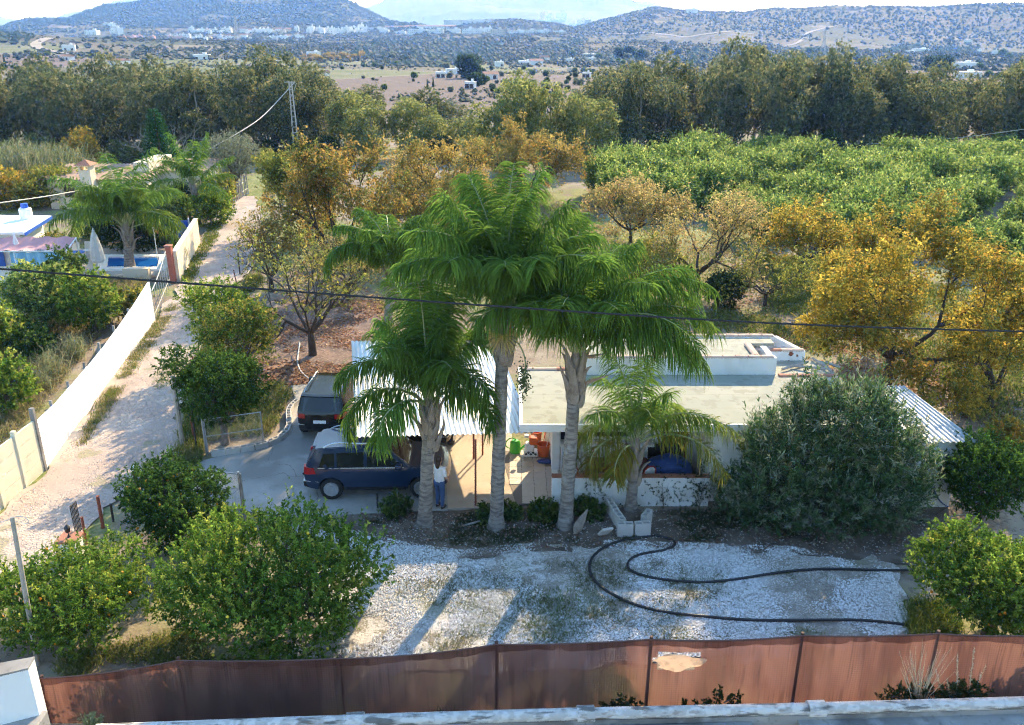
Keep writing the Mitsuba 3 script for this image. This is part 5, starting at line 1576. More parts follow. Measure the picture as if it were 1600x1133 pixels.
# ---------------------------------------------------------------- the eucalyptus belt
gums = []
for v in range(5):
    group(f'gum_{v}', **gum(90 + v, 13.0, 8.0, 1700, C['gum']))
for v in range(2):
    group(f'gum_light_{v}', **gum(96 + v, 11.0, 8.0, 1800, C['gum_light']))
rg = np.random.default_rng(99)
TOPS = [(-60, 95), (0, 97), (60, 93), (120, 100), (180, 96), (240, 92), (300, 108), (340, 112), (380, 100), (430, 86), (470, 100), (510, 118), (560, 128), (600, 116), (650, 128), (700, 152), (740, 168)]
TOPR = [(880, 150), (930, 100), (970, 96), (1010, 100), (1040, 110), (1080, 88), (1120, 100), (1150, 78), (1200, 80), (1240, 92), (1290, 84), (1340, 106), (1390, 100), (1440, 98), (1480, 128), (1530, 112), (1570, 92), (1620, 84), (1680, 90), (1720, 95)]
LAB_L = 'tall olive green eucalyptus in the dark tree belt on the left'
LAB_R = 'tall olive green eucalyptus in the dark tree belt behind the orchard on the right'


def gum_row(prof, Y, x0, x1, step, drop, lab, group_, light=False):
    px_, yy_ = np.array(prof, float).T
    x = x0
    while x < x1:
        xx = x + rg.normal(0, step * 0.2)
        yt = np.interp(xx, px_, yy_) + rg.uniform(-8, 26) + drop
        Yt = Y + rg.uniform(-2.5, 2.5)
        g = py(xx, 238, Yt)
        z0 = float(land(g[0], g[1]))
        h = py(xx, yt, Yt)[2] - z0
        if h > 3:
            gid, hh = (f'gum_light_{rg.integers(2)}', 11.0) if light else (f'gum_{rg.integers(5)}', 13.0)
            put('eucalyptus_tree', gid, lab, 'tree', (g[0], g[1], z0), rg.uniform(0, 6.28), 0.55 + 0.30 * h / hh * rg.uniform(0.75, 1.15), h / hh, group_)
        x += step


gum_row(TOPS, 101, -60, 560, 64, 8, LAB_L, 'eucalyptus trees of the left belt')
gum_row(TOPS, 108, -80, 570, 50, -8, LAB_L, 'eucalyptus trees of the left belt')
gum_row(TOPS, 116, -50, 740, 58, -4, LAB_L, 'eucalyptus trees of the left belt')
gum_row(TOPR, 106, 925, 1700, 62, 10, LAB_R, 'eucalyptus trees of the right belt')
gum_row(TOPR, 113, 900, 1720, 48, -8, LAB_R, 'eucalyptus trees of the right belt')
gum_row(TOPR, 121, 930, 1720, 60, -4, LAB_R, 'eucalyptus trees of the right belt')
gum_row([(700, 150), (760, 150), (800, 126), (850, 120), (900, 150), (930, 185)], 92, 775, 935, 46, 0, 'pale yellow green gum of the clump in the middle of the tree belt', 'pale gums of the middle clump', True)
gum_row([(540, 150), (600, 158), (660, 165), (740, 185)], 100, 545, 745, 46, 0, 'shorter thin gum in the gap at the middle of the tree belt', 'shorter gums in the middle gap', True)
pr = bush(seed=120, lobes=lobed(120, 4.0, 2.6, 9, 0.2), n_shoots=600, per=8, L=0.26, W=0.10, colors=C['dark'] + C['gum'][:1], shoot=0.4, r0=0.06)
group('under_0', **pr)
pr = bush(seed=121, lobes=lobed(121, 4.0, 3.0, 9, 0.2), n_shoots=650, per=8, L=0.24, W=0.09, colors=C['gum_light'] + C['olive'][:1], shoot=0.4, r0=0.06)
group('under_1', **pr)
for x in np.arange(-60, 1700, 34):
    if 560 < x < 640 or 900 < x < 960:
        continue
    Y = rg.uniform(94, 99)
    g = py(x + rg.normal(0, 8), 240, Y)
    lab = ('shadowy dark shrub at the foot of the eucalyptus belt', 'pale green shrub at the foot of the eucalyptus belt')
    v = int(rg.uniform() < 0.35)
    s = rg.uniform(0.6, 1.05)
    put('belt_shrub', f'under_{v}', lab[v], 'shrub', (g[0], g[1], float(land(g[0], g[1]))), rg.uniform(0, 6), s, s * rg.uniform(0.8, 1.3), ('dark shrubs under the belt', 'pale shrubs under the belt')[v])

# ---------------------------------------------------------------- the neighbour's trees: araucaria, olive, hedge, reeds, bare trees
def araucaria(seed, h, w):
    rng = np.random.default_rng(seed)
    wood = [tube([[0, 0, -0.2], [0, 0, h * 0.5], [0, 0, h]], [0.16, 0.1, 0.02], 7)]
    P0, D = [], []
    for z in np.arange(0.12 * h, h * 0.98, 0.30):
        r = w / 2 * (1 - (z / h)) ** 0.8 * (0.85 + 0.3 * rng.uniform()) + 0.12
        for k in range(7):
            a = k * 0.898 + rng.uniform(0, 0.5) + z * 3
            d = np.array([math.cos(a), math.sin(a), 0.12])
            n = max(3, int(r / 0.09))
            for j in range(n):
                t = (j + 1) / n
                P0.append(np.array([0, 0, z]) + d * r * t + [0, 0, -0.12 * t * t * r])
                D.append(unit(d + rng.normal(0, 0.4, 3) + [0, 0, 0.35]))
    v, f = along_shoots(np.array(P0), np.array(D), 0.20, 9, 0.19, 0.06, rng, 0.8, -0.1)
    return {'trunk': mikit.ply(cat(wood), 'bark', 40), 'crown': mikit.ply((v, f), 'leaf', False, color=tint(rng, len(v) // 4, [(0.02, 0.07, 0.03), (0.03, 0.095, 0.035), (0.045, 0.12, 0.04)]))}


q = pz(258, 296)
q[2] = 0
ht = above(q, 257, 170)
group('araucaria', **araucaria(130, ht, 4.6))
put('araucaria_tree', 'araucaria', 'dark conical araucaria standing above the tan cottage', 'tree', q)
q = pz(370, 300)
bushes('olive', 'olive_tree', 'silver grey olive tree at the end of the stake fence', 'tree', (*q[:2], 0), seed=131, lobes=[[l[0], l[1], l[2] + 0.4, *l[3:]] for l in lobed(131, 5.2, 5.0, 12, 0.8)], n_shoots=1700, per=10, L=0.16, W=0.045, colors=C['olive'], shoot=0.4, r0=0.2)
for (x, y, w, h, lab, cols, sd) in ((215, 388, 6.5, 3.2, 'tall dark hedge shrub behind the swimming pool, nearest the palm', 'dark', 132), (265, 372, 5.0, 3.0, 'dark hedge shrub behind the blue gate', 'hedge', 133), (165, 372, 5.5, 3.0, 'hedge shrub between the pool house and the pool palm', 'hedge', 134), (330, 352, 3.6, 2.6, 'leafy shrub under the slender palm at the bend', 'citrus', 135),
                                    (345, 322, 3.4, 2.6, 'yellow green shrub beside the stake fence', 'lime', 136), (60, 322, 7.0, 3.0, 'yellow green hedge mass behind the pool house roof', 'lime', 137), (120, 318, 6.0, 2.8, 'green hedge mass in front of the tan cottage', 'citrus', 138), (10, 326, 6.0, 3.2, 'yellow hedge mass at the left edge behind the pool house', 'gold', 139),
                                    (130, 262, 5.0, 4.5, 'yellow leaved shrub beyond the tan cottage roof', 'gold', 140), (190, 300, 3.0, 2.0, 'small green shrub against the tan cottage', 'hedge', 141), (300, 330, 3.0, 2.4, 'dark shrub at the foot of the slender palm', 'dark', 142), (250, 345, 4.0, 2.8, 'green shrub behind the dark hedge', 'hedge', 143)):
    q = pz(x, y)
    bushes(f'shrub_{sd}', 'hedge_shrub', lab, 'shrub', (*q[:2], float(land(q[0], q[1]))), seed=sd, lobes=lobed(sd, w, h, 10, 0.1), n_shoots=int(45 * w * h) + 350, per=9, L=0.2, W=0.10, colors=C[cols], shoot=0.35, r0=0.06)


def reeds(seed, n, h, spread, colors, w=0.05, plume=0):
    rng = np.random.default_rng(seed)
    out, cols = [], []
    for k in range(n):
        p = np.array([rng.normal(0, spread), rng.normal(0, spread * 0.5), 0])
        d = unit(np.array([rng.normal(0, 0.18), rng.normal(0, 0.15), 1.0]))
        hh = h * rng.uniform(0.6, 1.1)
        lean = rng.normal(0, 0.35, 2)
        m = 6
        s = np.linspace(0, 1, m)
        c = p + d * hh * s[:, None] + np.c_[lean[0] * s ** 2 * hh * 0.4, lean[1] * s ** 2 * hh * 0.4, -0.1 * hh * s ** 3]
        a = rng.uniform(0, 3.14)
        side = np.array([math.cos(a), math.sin(a), 0]) * w / 2
        ww = np.array([0.6, 1, 1, 0.9, 0.6, 0.1])[:, None]
        out.append((np.stack([c - side * ww, c + side * ww], 1).reshape(-1, 3), np.array([[2 * i, 2 * i + 1, 2 * i + 3, 2 * i + 2] for i in range(m - 1)])))
        cc = np.asarray(colors[rng.integers(len(colors))]) * rng.uniform(0.75, 1.25)
        cols.append(np.tile(cc, (2 * m, 1)))
        for j in range(5):
            q0 = c[1 + rng.integers(4)]
            dd = unit(np.array([rng.normal(0, 0.8), rng.normal(0, 0.8), 0.6]))
            e = q0 + dd * h * 0.16
            e2 = e + (dd * [1, 1, 0] - [0, 0, 0.5]) * h * 0.10
            sd = unit(np.cross(dd, [0.2, 0.1, 1])) * w * 0.5
            out.append((np.array([q0, e - sd, e + sd, e2]), np.array([[0, 1, 2], [1, 3, 2]])))
            cols.append(np.tile(cc * 1.1, (4, 1)))
    v, f = [], []
    return cat([(a, b if b.shape[1] == 3 else np.vstack([b[:, [0, 1, 2]], b[:, [0, 2, 3]]])) for a, b in out]), np.vstack(cols)


for i, (x, y) in enumerate(((0, 300), (35, 292), (70, 300), (100, 298), (40, 310))):
    q = pz(x, y)
    m, c = reeds(150 + i, 330, 4.6 - 0.4 * (i == 3), 1.7, [(0.22, 0.25, 0.13), (0.15, 0.19, 0.09), (0.32, 0.30, 0.18)], 0.07)
    solo('reed_clump', ('tall grey green giant reeds at the left edge before the tree belt' if i == 0 else 'tall grey green giant reeds left of the tan cottage'), 'reeds', (m[0] + [q[0], q[1], 0], m[1]), 'grass_blade', False, c, group=None if i == 0 else 'giant reeds left of the tan cottage')
for i, (x, y, yt, w, lab) in enumerate(((290, 262, 185, 6.5, 'leafless grey tree right of the araucaria'), (228, 262, 195, 4.5, 'leafless grey tree left of the araucaria'), (345, 262, 200, 4.5, 'leafless pale tree behind the olive tree'))):
    q = pz(x, y)
    rng = np.random.default_rng(160 + i)
    wood, tips, dirs = branching(rng, 1.4, 0.13, above(q, x, yt), w, 5, 5, 2, 0.9)
    solo('bare_tree', lab, 'tree', (wood[0] + [q[0], q[1], 0], wood[1]), 'pale_bark', 40)
# ---------------------------------------------------------------- vehicles
def carpaint(name, c, ior):
    scene[name] = {'type': 'roughplastic', 'diffuse_reflectance': rgb(c), 'int_ior': ior, 'alpha': 0.06, 'nonlinear': True}
    return name


carpaint('paint_navy', (0.035, 0.085, 0.20), 1.7)
carpaint('paint_black', (0.006, 0.006, 0.007), 1.6)
mat('glass_dark', (0.012, 0.014, 0.016), 0.05, specular=0.8)
mat('tyre', (0.02, 0.02, 0.02), 0.85)
mat('alloy', (0.62, 0.63, 0.65), 0.3, metallic=0.85)
mat('silver', (0.60, 0.62, 0.64), 0.35, metallic=0.7)
mat('lamp_red', (0.45, 0.02, 0.02), 0.15)
mat('lamp_clear', (0.6, 0.6, 0.62), 0.12)
mat('trim_black', (0.02, 0.02, 0.022), 0.55)


def make_car(key, paint, at, yaw, W, profile, belt, roof_z, windows, rear_glass, front_glass, axle_r, axle_f, wheel_r, tumble=0.2, sill_trim=True, rails='silver', tail=None, roof_part=None, spokes=10):
    cy, sy = math.cos(yaw), math.sin(yaw)
    xm = max(abs(p[0]) for p in profile)

    def warp(v):
        v = np.array(v, float)
        x, y, z = v[:, 0], v[:, 1], v[:, 2]
        f = np.where(z > belt, 1 - tumble * (z - belt) / (roof_z - belt), 1 - 0.07 * np.clip((0.55 - z) / 0.3, 0, 1))
        g = 1 - 0.13 * np.clip((np.abs(x) - (xm - 0.85)) / 0.85, 0, 1) ** 2
        y2 = y * f * g
        x2 = x - np.sign(x) * 0.10 * (np.abs(y) / (W / 2)) ** 2.5 * np.clip((np.abs(x) - (xm - 0.7)) / 0.7, 0, 1)
        v = np.c_[x2 * cy - y2 * sy + at[0], x2 * sy + y2 * cy + at[1], z + at[2]]
        return v

    def ext(poly, y0, y1):
        m = trimesh.creation.extrude_polygon(poly, y1 - y0, engine='earcut')
        v = np.array(m.vertices)
        return np.c_[v[:, 0], v[:, 2] + y0, v[:, 1]], np.array(m.faces)[:, ::-1]

    pp = sg.Polygon(profile)
    body = None
    for inset, half in ((0.07, W / 2), (0.035, W / 2 - 0.018), (0.015, W / 2 - 0.045), (0.0, W / 2 - 0.085)):
        q = pp.buffer(-inset, join_style=1) if inset else pp
        b = man(ext(q, -half, half))
        body = b if body is None else body + b
    for ax in (axle_r, axle_f):
        for s in (-1, 1):
            c = m3.Manifold.cylinder(0.34, wheel_r + 0.07, wheel_r + 0.07, 40, True).rotate([90, 0, 0]).translate([ax, s * (W / 2 - 0.12), wheel_r])
            body = body - c
    door_x = [w_['x'] for w_ in windows if 'x' in w_]
    for x in door_x:       # door gaps
        for s in (-1, 1):
            body = body - m3.Manifold.cube([0.012, 0.03, belt - 0.42], True).translate([x, s * W / 2, (belt + 0.42) / 2])
    body = body.refine_to_length(0.16)
    v, f = unman(body)
    part(key, 'body', (warp(v), f), paint, 35)

    def side(poly, s, name, m, proud=0.006, deep=0.02, y=None):
        half = (W / 2 if y is None else y)
        p = sg.Polygon(poly) if not isinstance(poly, sg.Polygon) else poly
        a = (half - deep, half + proud) if s > 0 else (-half - proud, -half + deep)
        v, f = ext(p, *a)
        return part(key, name, (warp(v), f), m)

    def strip(a, b, y0, y1, name, m, off=0.008, thick=0.02):
        a, b = np.array(a, float), np.array(b, float)
        d = (b - a) / np.linalg.norm(b - a)
        nrm = np.array([d[1], -d[0]])
        if (nrm @ (a - np.array([0, 0.7]))) < 0:
            nrm = -nrm
        q = [a + nrm * off, b + nrm * off, b - nrm * thick, a - nrm * thick]
        poly = sg.Polygon(q)
        v, f = ext(poly if poly.exterior.is_ccw else sg.Polygon(q[::-1]), y0, y1)
        t = trimesh.Trimesh(v, f)
        return part(key, name, (warp(t.vertices), t.faces), m)

    for s in (-1, 1):
        for w_ in windows:
            if 'poly' in w_:
                side(w_['poly'], s, 'side_window', 'glass_dark')
        side([(axle_r + wheel_r + 0.1, 0.31), (axle_f - wheel_r - 0.1, 0.31), (axle_f - wheel_r - 0.1, 0.42), (axle_r + wheel_r + 0.1, 0.42)], s, 'sill', 'trim_black', 0.012)
        for x in door_x[:2]:
            side([(x + 0.12, belt - 0.14), (x + 0.34, belt - 0.14), (x + 0.34, belt - 0.105), (x + 0.12, belt - 0.105)], s, 'door_handle', paint, 0.035)
        allx = [p[0] for w_ in windows if 'poly' in w_ for p in w_['poly']]
        side([(min(allx) - 0.03, belt + 0.015), (max(allx) + 0.02, belt + 0.015), (max(allx) + 0.02, belt + 0.038), (min(allx) - 0.03, belt + 0.038)], s, 'window_trim', 'silver', 0.014)
        mx = max(allx) - 0.12
        mv = xf(cbox(-0.1, 0.1, -0.11, 0.11, -0.08, 0.08, 0.035), 0, [mx, s * (W / 2 + 0.12), belt + 0.12])
        part(key, 'mirror', (np.c_[mv[0][:, 0] * cy - mv[0][:, 1] * sy + at[0], mv[0][:, 0] * sy + mv[0][:, 1] * cy + at[1], mv[0][:, 2] + at[2]], mv[1]), paint, 50)
        rl_ = tube(spline([[-1.55, s * (W / 2 - 0.1), roof_z - 0.045], [-1.35, s * (W / 2 - 0.1), roof_z + 0.06], [-0.4, s * (W / 2 - 0.1), roof_z + 0.075], [0.25, s * (W / 2 - 0.1), roof_z + 0.05], [0.4, s * (W / 2 - 0.1), roof_z - 0.06]], 16), 0.026, 8)
        part(key, 'roof_rail', (warp(rl_[0]), rl_[1]), rails, 40)
    strip(*rear_glass, -W / 2 + 0.2, W / 2 - 0.2, 'rear_window', 'glass_dark')
    strip(*front_glass, -W / 2 + 0.14, W / 2 - 0.14, 'windscreen', 'glass_dark')
    if roof_part:
        strip(*roof_part, -W / 2 + 0.24, W / 2 - 0.24, 'roof_glass', 'glass_dark', 0.006)
    # lamps, bumpers, plate
    xr = -xm
    for s in (-1, 1):
        lo, hi = tail
        a = side([(xr + 0.04, lo), (xr + 0.42, lo + 0.05), (xr + 0.36, hi), (xr + 0.10, hi)], s, 'taillight', 'lamp_red', 0.008, 0.10)
        v, f = ext(sg.Polygon([(xr - 0.010, lo), (xr + 0.06, lo), (xr + 0.09, hi), (xr + 0.02, hi)]), s * (W / 2 - 0.30) if s > 0 else -(W / 2 - 0.05), (W / 2 - 0.05) if s > 0 else -(W / 2 - 0.30))
        part(a, 'rear_lens', (warp(v), f), 'lamp_red')
        v, f = ext(sg.Polygon([(xm - 0.30, 0.74), (xm - 0.03, 0.72), (xm - 0.08, 0.90), (xm - 0.32, 0.92)]), (W / 2 - 0.32) if s > 0 else -(W / 2 + 0.006), (W / 2 + 0.006) if s > 0 else -(W / 2 - 0.32))
        part(key, 'headlight', (warp(v), f), 'lamp_clear')
    v, f = ext(sg.Polygon([(xr - 0.045, 0.40), (xr + 0.25, 0.36), (xr + 0.25, 0.60), (xr - 0.045, 0.60)]), -W / 2 + 0.03, W / 2 - 0.03)
    part(key, 'rear_bumper', (warp(v), f), 'trim_black', 40)
    v, f = ext(sg.Polygon([(xr - 0.055, 0.605), (xr + 0.5, 0.605), (xr + 0.5, 0.63), (xr - 0.055, 0.63)]), -W / 2 - 0.004, W / 2 + 0.004)
    part(key, 'bumper_strip', (warp(v), f), 'silver')
    v, f = ext(sg.Polygon([(xr - 0.02, 0.70), (xr + 0.03, 0.70), (xr + 0.05, 0.81), (xr - 0.0, 0.81)]), -0.26, 0.26)
    part(key, 'number_plate', (warp(v), f), 'plastic_white')
    for ax in (axle_r, axle_f):
        for s in (-1, 1):
            T = np.array([[cy, -sy, 0], [sy, cy, 0], [0, 0, 1]])
            pr = [(wheel_r - 0.13, -0.10), (wheel_r - 0.05, -0.115), (wheel_r - 0.01, -0.095), (wheel_r, -0.05), (wheel_r, 0.05), (wheel_r - 0.01, 0.095), (wheel_r - 0.05, 0.115), (wheel_r - 0.13, 0.10)]
            tv, tf_ = lathe(pr, 36)
            rot = lambda q: (np.c_[q[:, 0], q[:, 2], q[:, 1]])
            place = lambda q: (rot(q) + [ax, s * (W / 2 - 0.125), wheel_r]) @ T.T + at
            wk = f'{key}__wheel'
            wk = uniq(wk, used)
            used[wk] = 1
            part(wk, 'tyre', (place(tv), tf_), 'tyre', 40)
            rr = wheel_r - 0.135
            zo = 0.075 * s
            rim = [lathe([(rr, -0.06 + zo), (rr + 0.015, zo), (rr + 0.015, 0.03 * s + zo), (rr - 0.03, 0.03 * s + zo), (rr - 0.035, -0.06 + zo)], 30)]
            rim.append(lathe([(0.0, zo - 0.02), (0.075, zo - 0.02), (0.075, zo + 0.02 * s + 0.01), (0.0, zo + 0.02 * s + 0.012)], 16))
            for k in range(spokes):
                a = 2 * math.pi * k / spokes
                b = cbox(0.05, rr - 0.02, -0.022, 0.022, zo - 0.012, zo + 0.014, 0.006)
                rim.append(xf(b, a))
            rv_, rf_ = cat(rim)
            part(wk, 'rim', (place(rv_), rf_), 'alloy', 40)
            dv_, df_ = lathe([(0.0, zo - 0.075 * s), (rr, zo - 0.075 * s), (rr, zo - 0.06 * s), (0.0, zo - 0.06 * s)], 24)
            part(wk, 'brake_disc', (place(dv_), df_), 'trim_black')
    return warp


blue = thing('blue_car', 'dark blue estate off roader with silver roof rails parked side on before the carport', 'car')
prof = [(-2.14, 0.34), (-2.25, 0.46), (-2.265, 0.66), (-2.23, 0.90), (-2.16, 1.08), (-1.80, 1.585), (-1.83, 1.635), (-1.70, 1.662), (-0.8, 1.70), (-0.1, 1.695), (0.38, 1.635), (1.06, 1.10), (1.60, 1.035), (2.02, 0.96), (2.20, 0.86), (2.265, 0.66), (2.24, 0.42), (2.06, 0.32), (1.8, 0.30), (-1.8, 0.30)]
wins = [{'poly': [(-1.72, 1.12), (-1.22, 1.12), (-1.22, 1.53), (-1.55, 1.51)]}, {'poly': [(-1.14, 1.12), (-0.34, 1.12), (-0.32, 1.555), (-1.14, 1.535)], 'x': -1.10}, {'poly': [(-0.24, 1.12), (0.86, 1.12), (0.40, 1.50), (0.25, 1.55), (-0.22, 1.555)], 'x': -0.26}, {'x': 0.86}]
windows_ = wins
bp = pz(519, 777, 0.075)
warp_b = make_car(blue, 'paint_navy', np.array([bp[0] + 1.37, bp[1] + 0.80, 0.075]), 0.03, 1.86, prof, 1.06, 1.70, windows_, ((-2.13, 1.12), (-1.83, 1.55)), ((0.42, 1.60), (1.02, 1.13)), -1.37, 1.385, 0.355, 0.2, tail=(0.84, 1.08), roof_part=((-0.9, 1.696), (0.1, 1.685)))
v, f = tube(spline([[-2.2, 0.0, 0.42], [-2.36, 0, 0.40], [-2.40, 0, 0.46]], 8), 0.03, 8)
part(blue, 'tow_bar', (warp_b(v), f), 'trim_black', 40)
sp = cbox(-1.95, -1.72, -0.62, 0.62, 1.60, 1.645, 0.015)
part(blue, 'roof_spoiler', (warp_b(sp[0]), sp[1]), 'paint_navy', 40)

black = thing('black_car', 'black off roader seen from behind, parked left of the white metal carport roof', 'car')
prof2 = [(-2.06, 0.36), (-2.15, 0.48), (-2.16, 0.70), (-2.12, 1.02), (-1.84, 1.545), (-1.86, 1.585), (-1.70, 1.61), (-0.7, 1.64), (0.05, 1.63), (0.45, 1.56), (1.10, 1.09), (1.62, 1.03), (2.0, 0.95), (2.12, 0.84), (2.16, 0.64), (2.12, 0.42), (1.9, 0.33), (-1.8, 0.33)]
wins2 = [{'poly': [(-1.60, 1.12), (-1.15, 1.10), (-1.15, 1.47), (-1.45, 1.45)]}, {'poly': [(-1.07, 1.10), (-0.30, 1.10), (-0.28, 1.50), (-1.07, 1.48)], 'x': -1.03}, {'poly': [(-0.20, 1.10), (0.88, 1.10), (0.45, 1.45), (0.3, 1.50), (-0.18, 1.50)], 'x': -0.22}, {'x': 0.88}]
kp2 = pz(507, 690, 0.075)
make_car(black, 'paint_black', np.array([kp2[0], kp2[1] + 2.15, 0.075]), math.radians(87), 1.80, prof2, 1.05, 1.64, [dict(w_) for w_ in wins2], ((-2.09, 1.08), (-1.87, 1.50)), ((0.50, 1.52), (1.05, 1.13)), -1.34, 1.33, 0.34, 0.2, tail=(0.86, 1.02), rails='silver', spokes=5)
dark = thing('dark_car', 'black car in the shade under the carport, mostly hidden by the left front palm', 'car')
make_car(dark, 'paint_black', np.array([-2.75, 28.6, 0.075]), math.radians(84), 1.80, prof2, 1.05, 1.64, [dict(w_) for w_ in wins2], ((-2.09, 1.08), (-1.87, 1.50)), ((0.50, 1.52), (1.05, 1.13)), -1.34, 1.33, 0.34, 0.2, tail=(0.86, 1.02), rails='silver', spokes=5)

# ---------------------------------------------------------------- the person
mat('skin', (0.50, 0.29, 0.21), 0.6)
mat('hair', (0.035, 0.02, 0.015), 0.5)
mat('shirt', speck((0.74, 0.74, 0.75), (0.6, 0.6, 0.62), (0.78, 0.78, 0.78), 6.0), 0.9)
mat('jeans', speck((0.06, 0.11, 0.24), (0.04, 0.07, 0.16), (0.11, 0.17, 0.31), 9.0), 0.9)
mat('shoe', (0.05, 0.045, 0.045), 0.7)


def ball(c, r, n=16):
    return m3.Manifold.sphere(r, n).translate([float(q) for q in c])


def bones(chains):
    out = m3.Manifold()
    for ch in chains:
        for (a, ra), (b, rb) in zip(ch[:-1], ch[1:]):
            out = out + m3.Manifold.batch_hull([ball(a, ra), ball(b, rb)])
    return out


def smooth_body(m, length=0.03, it=6):
    v, f = unman(m.refine_to_length(length))
    t = trimesh.Trimesh(v, f, process=True)
    trimesh.smoothing.filter_taubin(t, 0.5, 0.53, it)
    return np.array(t.vertices), np.array(t.faces)


def ell(c, r, n=24):
    return m3.Manifold.sphere(1.0, n).scale([float(q) for q in r]).translate([float(q) for q in c])


fp = pz(688, 793, 0.075)
face = math.radians(60)      # faces away and to the right
who = thing('person', 'person in a white top and blue jeans standing between palm and carport', 'person')


def wp(m):
    return xf(m, face - math.pi / 2, [fp[0], fp[1], 0.075])


# local axes: +y is forward, x to the right
head_c = np.array([0, 0.03, 1.60])
skull = ell(head_c + [0, -0.005, 0.02], (0.072, 0.09, 0.098)) + ell(head_c + [0, 0.03, -0.055], (0.055, 0.062, 0.06)) + ell(head_c + [0, 0.095, -0.02], (0.013, 0.02, 0.022), 12) + ell(head_c + [0, 0.085, -0.062], (0.026, 0.012, 0.008), 12) \
    + ell(head_c + [0.072, -0.005, -0.01], (0.012, 0.022, 0.032), 12) + ell(head_c + [-0.072, -0.005, -0.01], (0.012, 0.022, 0.032), 12) + ell(head_c + [0.03, 0.078, 0.012], (0.014, 0.01, 0.008), 12) + ell(head_c + [-0.03, 0.078, 0.012], (0.014, 0.01, 0.008), 12)
neck = bones([[((0, 0.0, 1.40), 0.055), ((0, 0.012, 1.54), 0.05)]])
torso = m3.Manifold.batch_hull([ell((0, 0, 1.35), (0.16, 0.085, 0.06)), ell((0, 0.01, 1.20), (0.145, 0.10, 0.08))]) + m3.Manifold.batch_hull([ell((0, 0.01, 1.20), (0.145, 0.10, 0.08)), ell((0, 0.0, 1.04), (0.125, 0.085, 0.06))]) \
    + m3.Manifold.batch_hull([ell((0, 0.0, 1.04), (0.125, 0.085, 0.06)), ell((0, -0.01, 0.90), (0.165, 0.11, 0.09))])
arms = {1: [((0.175, 0, 1.37), 0.052), ((0.235, -0.02, 1.10), 0.042), ((0.215, 0.14, 0.93), 0.034), ((0.18, 0.22, 0.92), 0.026)],
        -1: [((-0.175, 0, 1.37), 0.052), ((-0.225, -0.04, 1.09), 0.042), ((-0.235, 0.03, 0.85), 0.034), ((-0.235, 0.045, 0.80), 0.026)]}


def hand(wrist, d, side_):
    """palm, four fingers of different lengths and a thumb"""
    d = unit(np.asarray(d, float))
    sx = unit(np.cross(d, [0, 0, 1.0]) + 1e-6) if abs(d[2]) < 0.8 else np.array([0, 1.0, 0])
    nrm = unit(np.cross(sx, d))
    w0 = np.asarray(wrist, float)
    ch = []
    for k, ln in enumerate((0.066, 0.074, 0.070, 0.054)):
        o = sx * (k - 1.5) * 0.019
        b = w0 + d * 0.085 + o
        ch.append([(w0 + o * 0.5, 0.013), (b, 0.011), (b + unit(d + nrm * 0.25) * ln * 0.45, 0.0088), (b + unit(d + nrm * 0.25) * ln * 0.45 + unit(d + nrm * 0.7) * ln * 0.55, 0.0075)])
    tb_ = w0 + d * 0.03 - sx * 0.03 * side_
    ch.append([(w0 + d * 0.01, 0.013), (tb_, 0.012), (tb_ + unit(d - sx * 0.6 * side_) * 0.045, 0.009), (tb_ + unit(d - sx * 0.3 * side_ + nrm * 0.3) * 0.07, 0.008)])
    return bones(ch)


hands = hand(arms[1][-1][0], (-0.25, 0.95, 0.1), 1) + hand(arms[-1][-1][0], (0.02, 0.15, -1.0), -1)
legs = [[((0.085, -0.01, 0.90), 0.088), ((0.09, 0.015, 0.48), 0.058), ((0.095, -0.02, 0.12), 0.042), ((0.095, -0.02, 0.07), 0.04)], [((-0.085, -0.01, 0.90), 0.088), ((-0.095, 0.05, 0.49), 0.058), ((-0.11, 0.02, 0.12), 0.042), ((-0.11, 0.02, 0.07), 0.04)]]
body = smooth_body(skull + neck + torso + bones([arms[1], arms[-1]]) + bones(legs), 0.03, 5)
part(who, 'body', wp(body), 'skin', True)
part(who, 'hand', wp(smooth_body(hands, 0.006, 3)), 'skin', True)
shirt = m3.Manifold.batch_hull([ell((0, 0, 1.36), (0.172, 0.098, 0.068)), ell((0, 0.01, 1.20), (0.16, 0.115, 0.08))]) + m3.Manifold.batch_hull([ell((0, 0.01, 1.20), (0.16, 0.115, 0.08)), ell((0, 0.0, 0.93), (0.172, 0.122, 0.05))]) \
    + bones([[((0.172, 0, 1.37), 0.064), ((0.225, -0.017, 1.15), 0.056)], [((-0.172, 0, 1.37), 0.064), ((-0.218, -0.03, 1.15), 0.056)]])
part(who, 'shirt', wp(smooth_body(shirt, 0.03, 5)), 'shirt', True)
jeans = m3.Manifold.batch_hull([ell((0, 0, 0.97), (0.15, 0.105, 0.05)), ell((0, -0.015, 0.86), (0.178, 0.125, 0.08))]) + bones([[(p, r + 0.014) for p, r in L_[:3]] for L_ in legs])
part(who, 'jeans', wp(smooth_body(jeans, 0.03, 5)), 'jeans', True)
for x, y in ((0.097, 0.02), (-0.115, 0.06)):
    part(who, 'shoe', wp(smooth_body(m3.Manifold.batch_hull([ell((x, y - 0.06, 0.045), (0.04, 0.05, 0.045)), ell((x, y + 0.10, 0.035), (0.042, 0.06, 0.034))]), 0.02, 2)), 'shoe', True)
hairm = (ell(head_c + [0, -0.02, 0.03], (0.086, 0.098, 0.104)) - m3.Manifold.cube([0.3, 0.2, 0.3], True).translate([0, 0.13, 1.55])) + m3.Manifold.batch_hull([ell(head_c + [0, -0.06, -0.02], (0.08, 0.05, 0.07)), ell((0, -0.085, 1.42), (0.07, 0.035, 0.06))])
part(who, 'hair', wp(smooth_body(hairm, 0.02, 4)), 'hair', True)

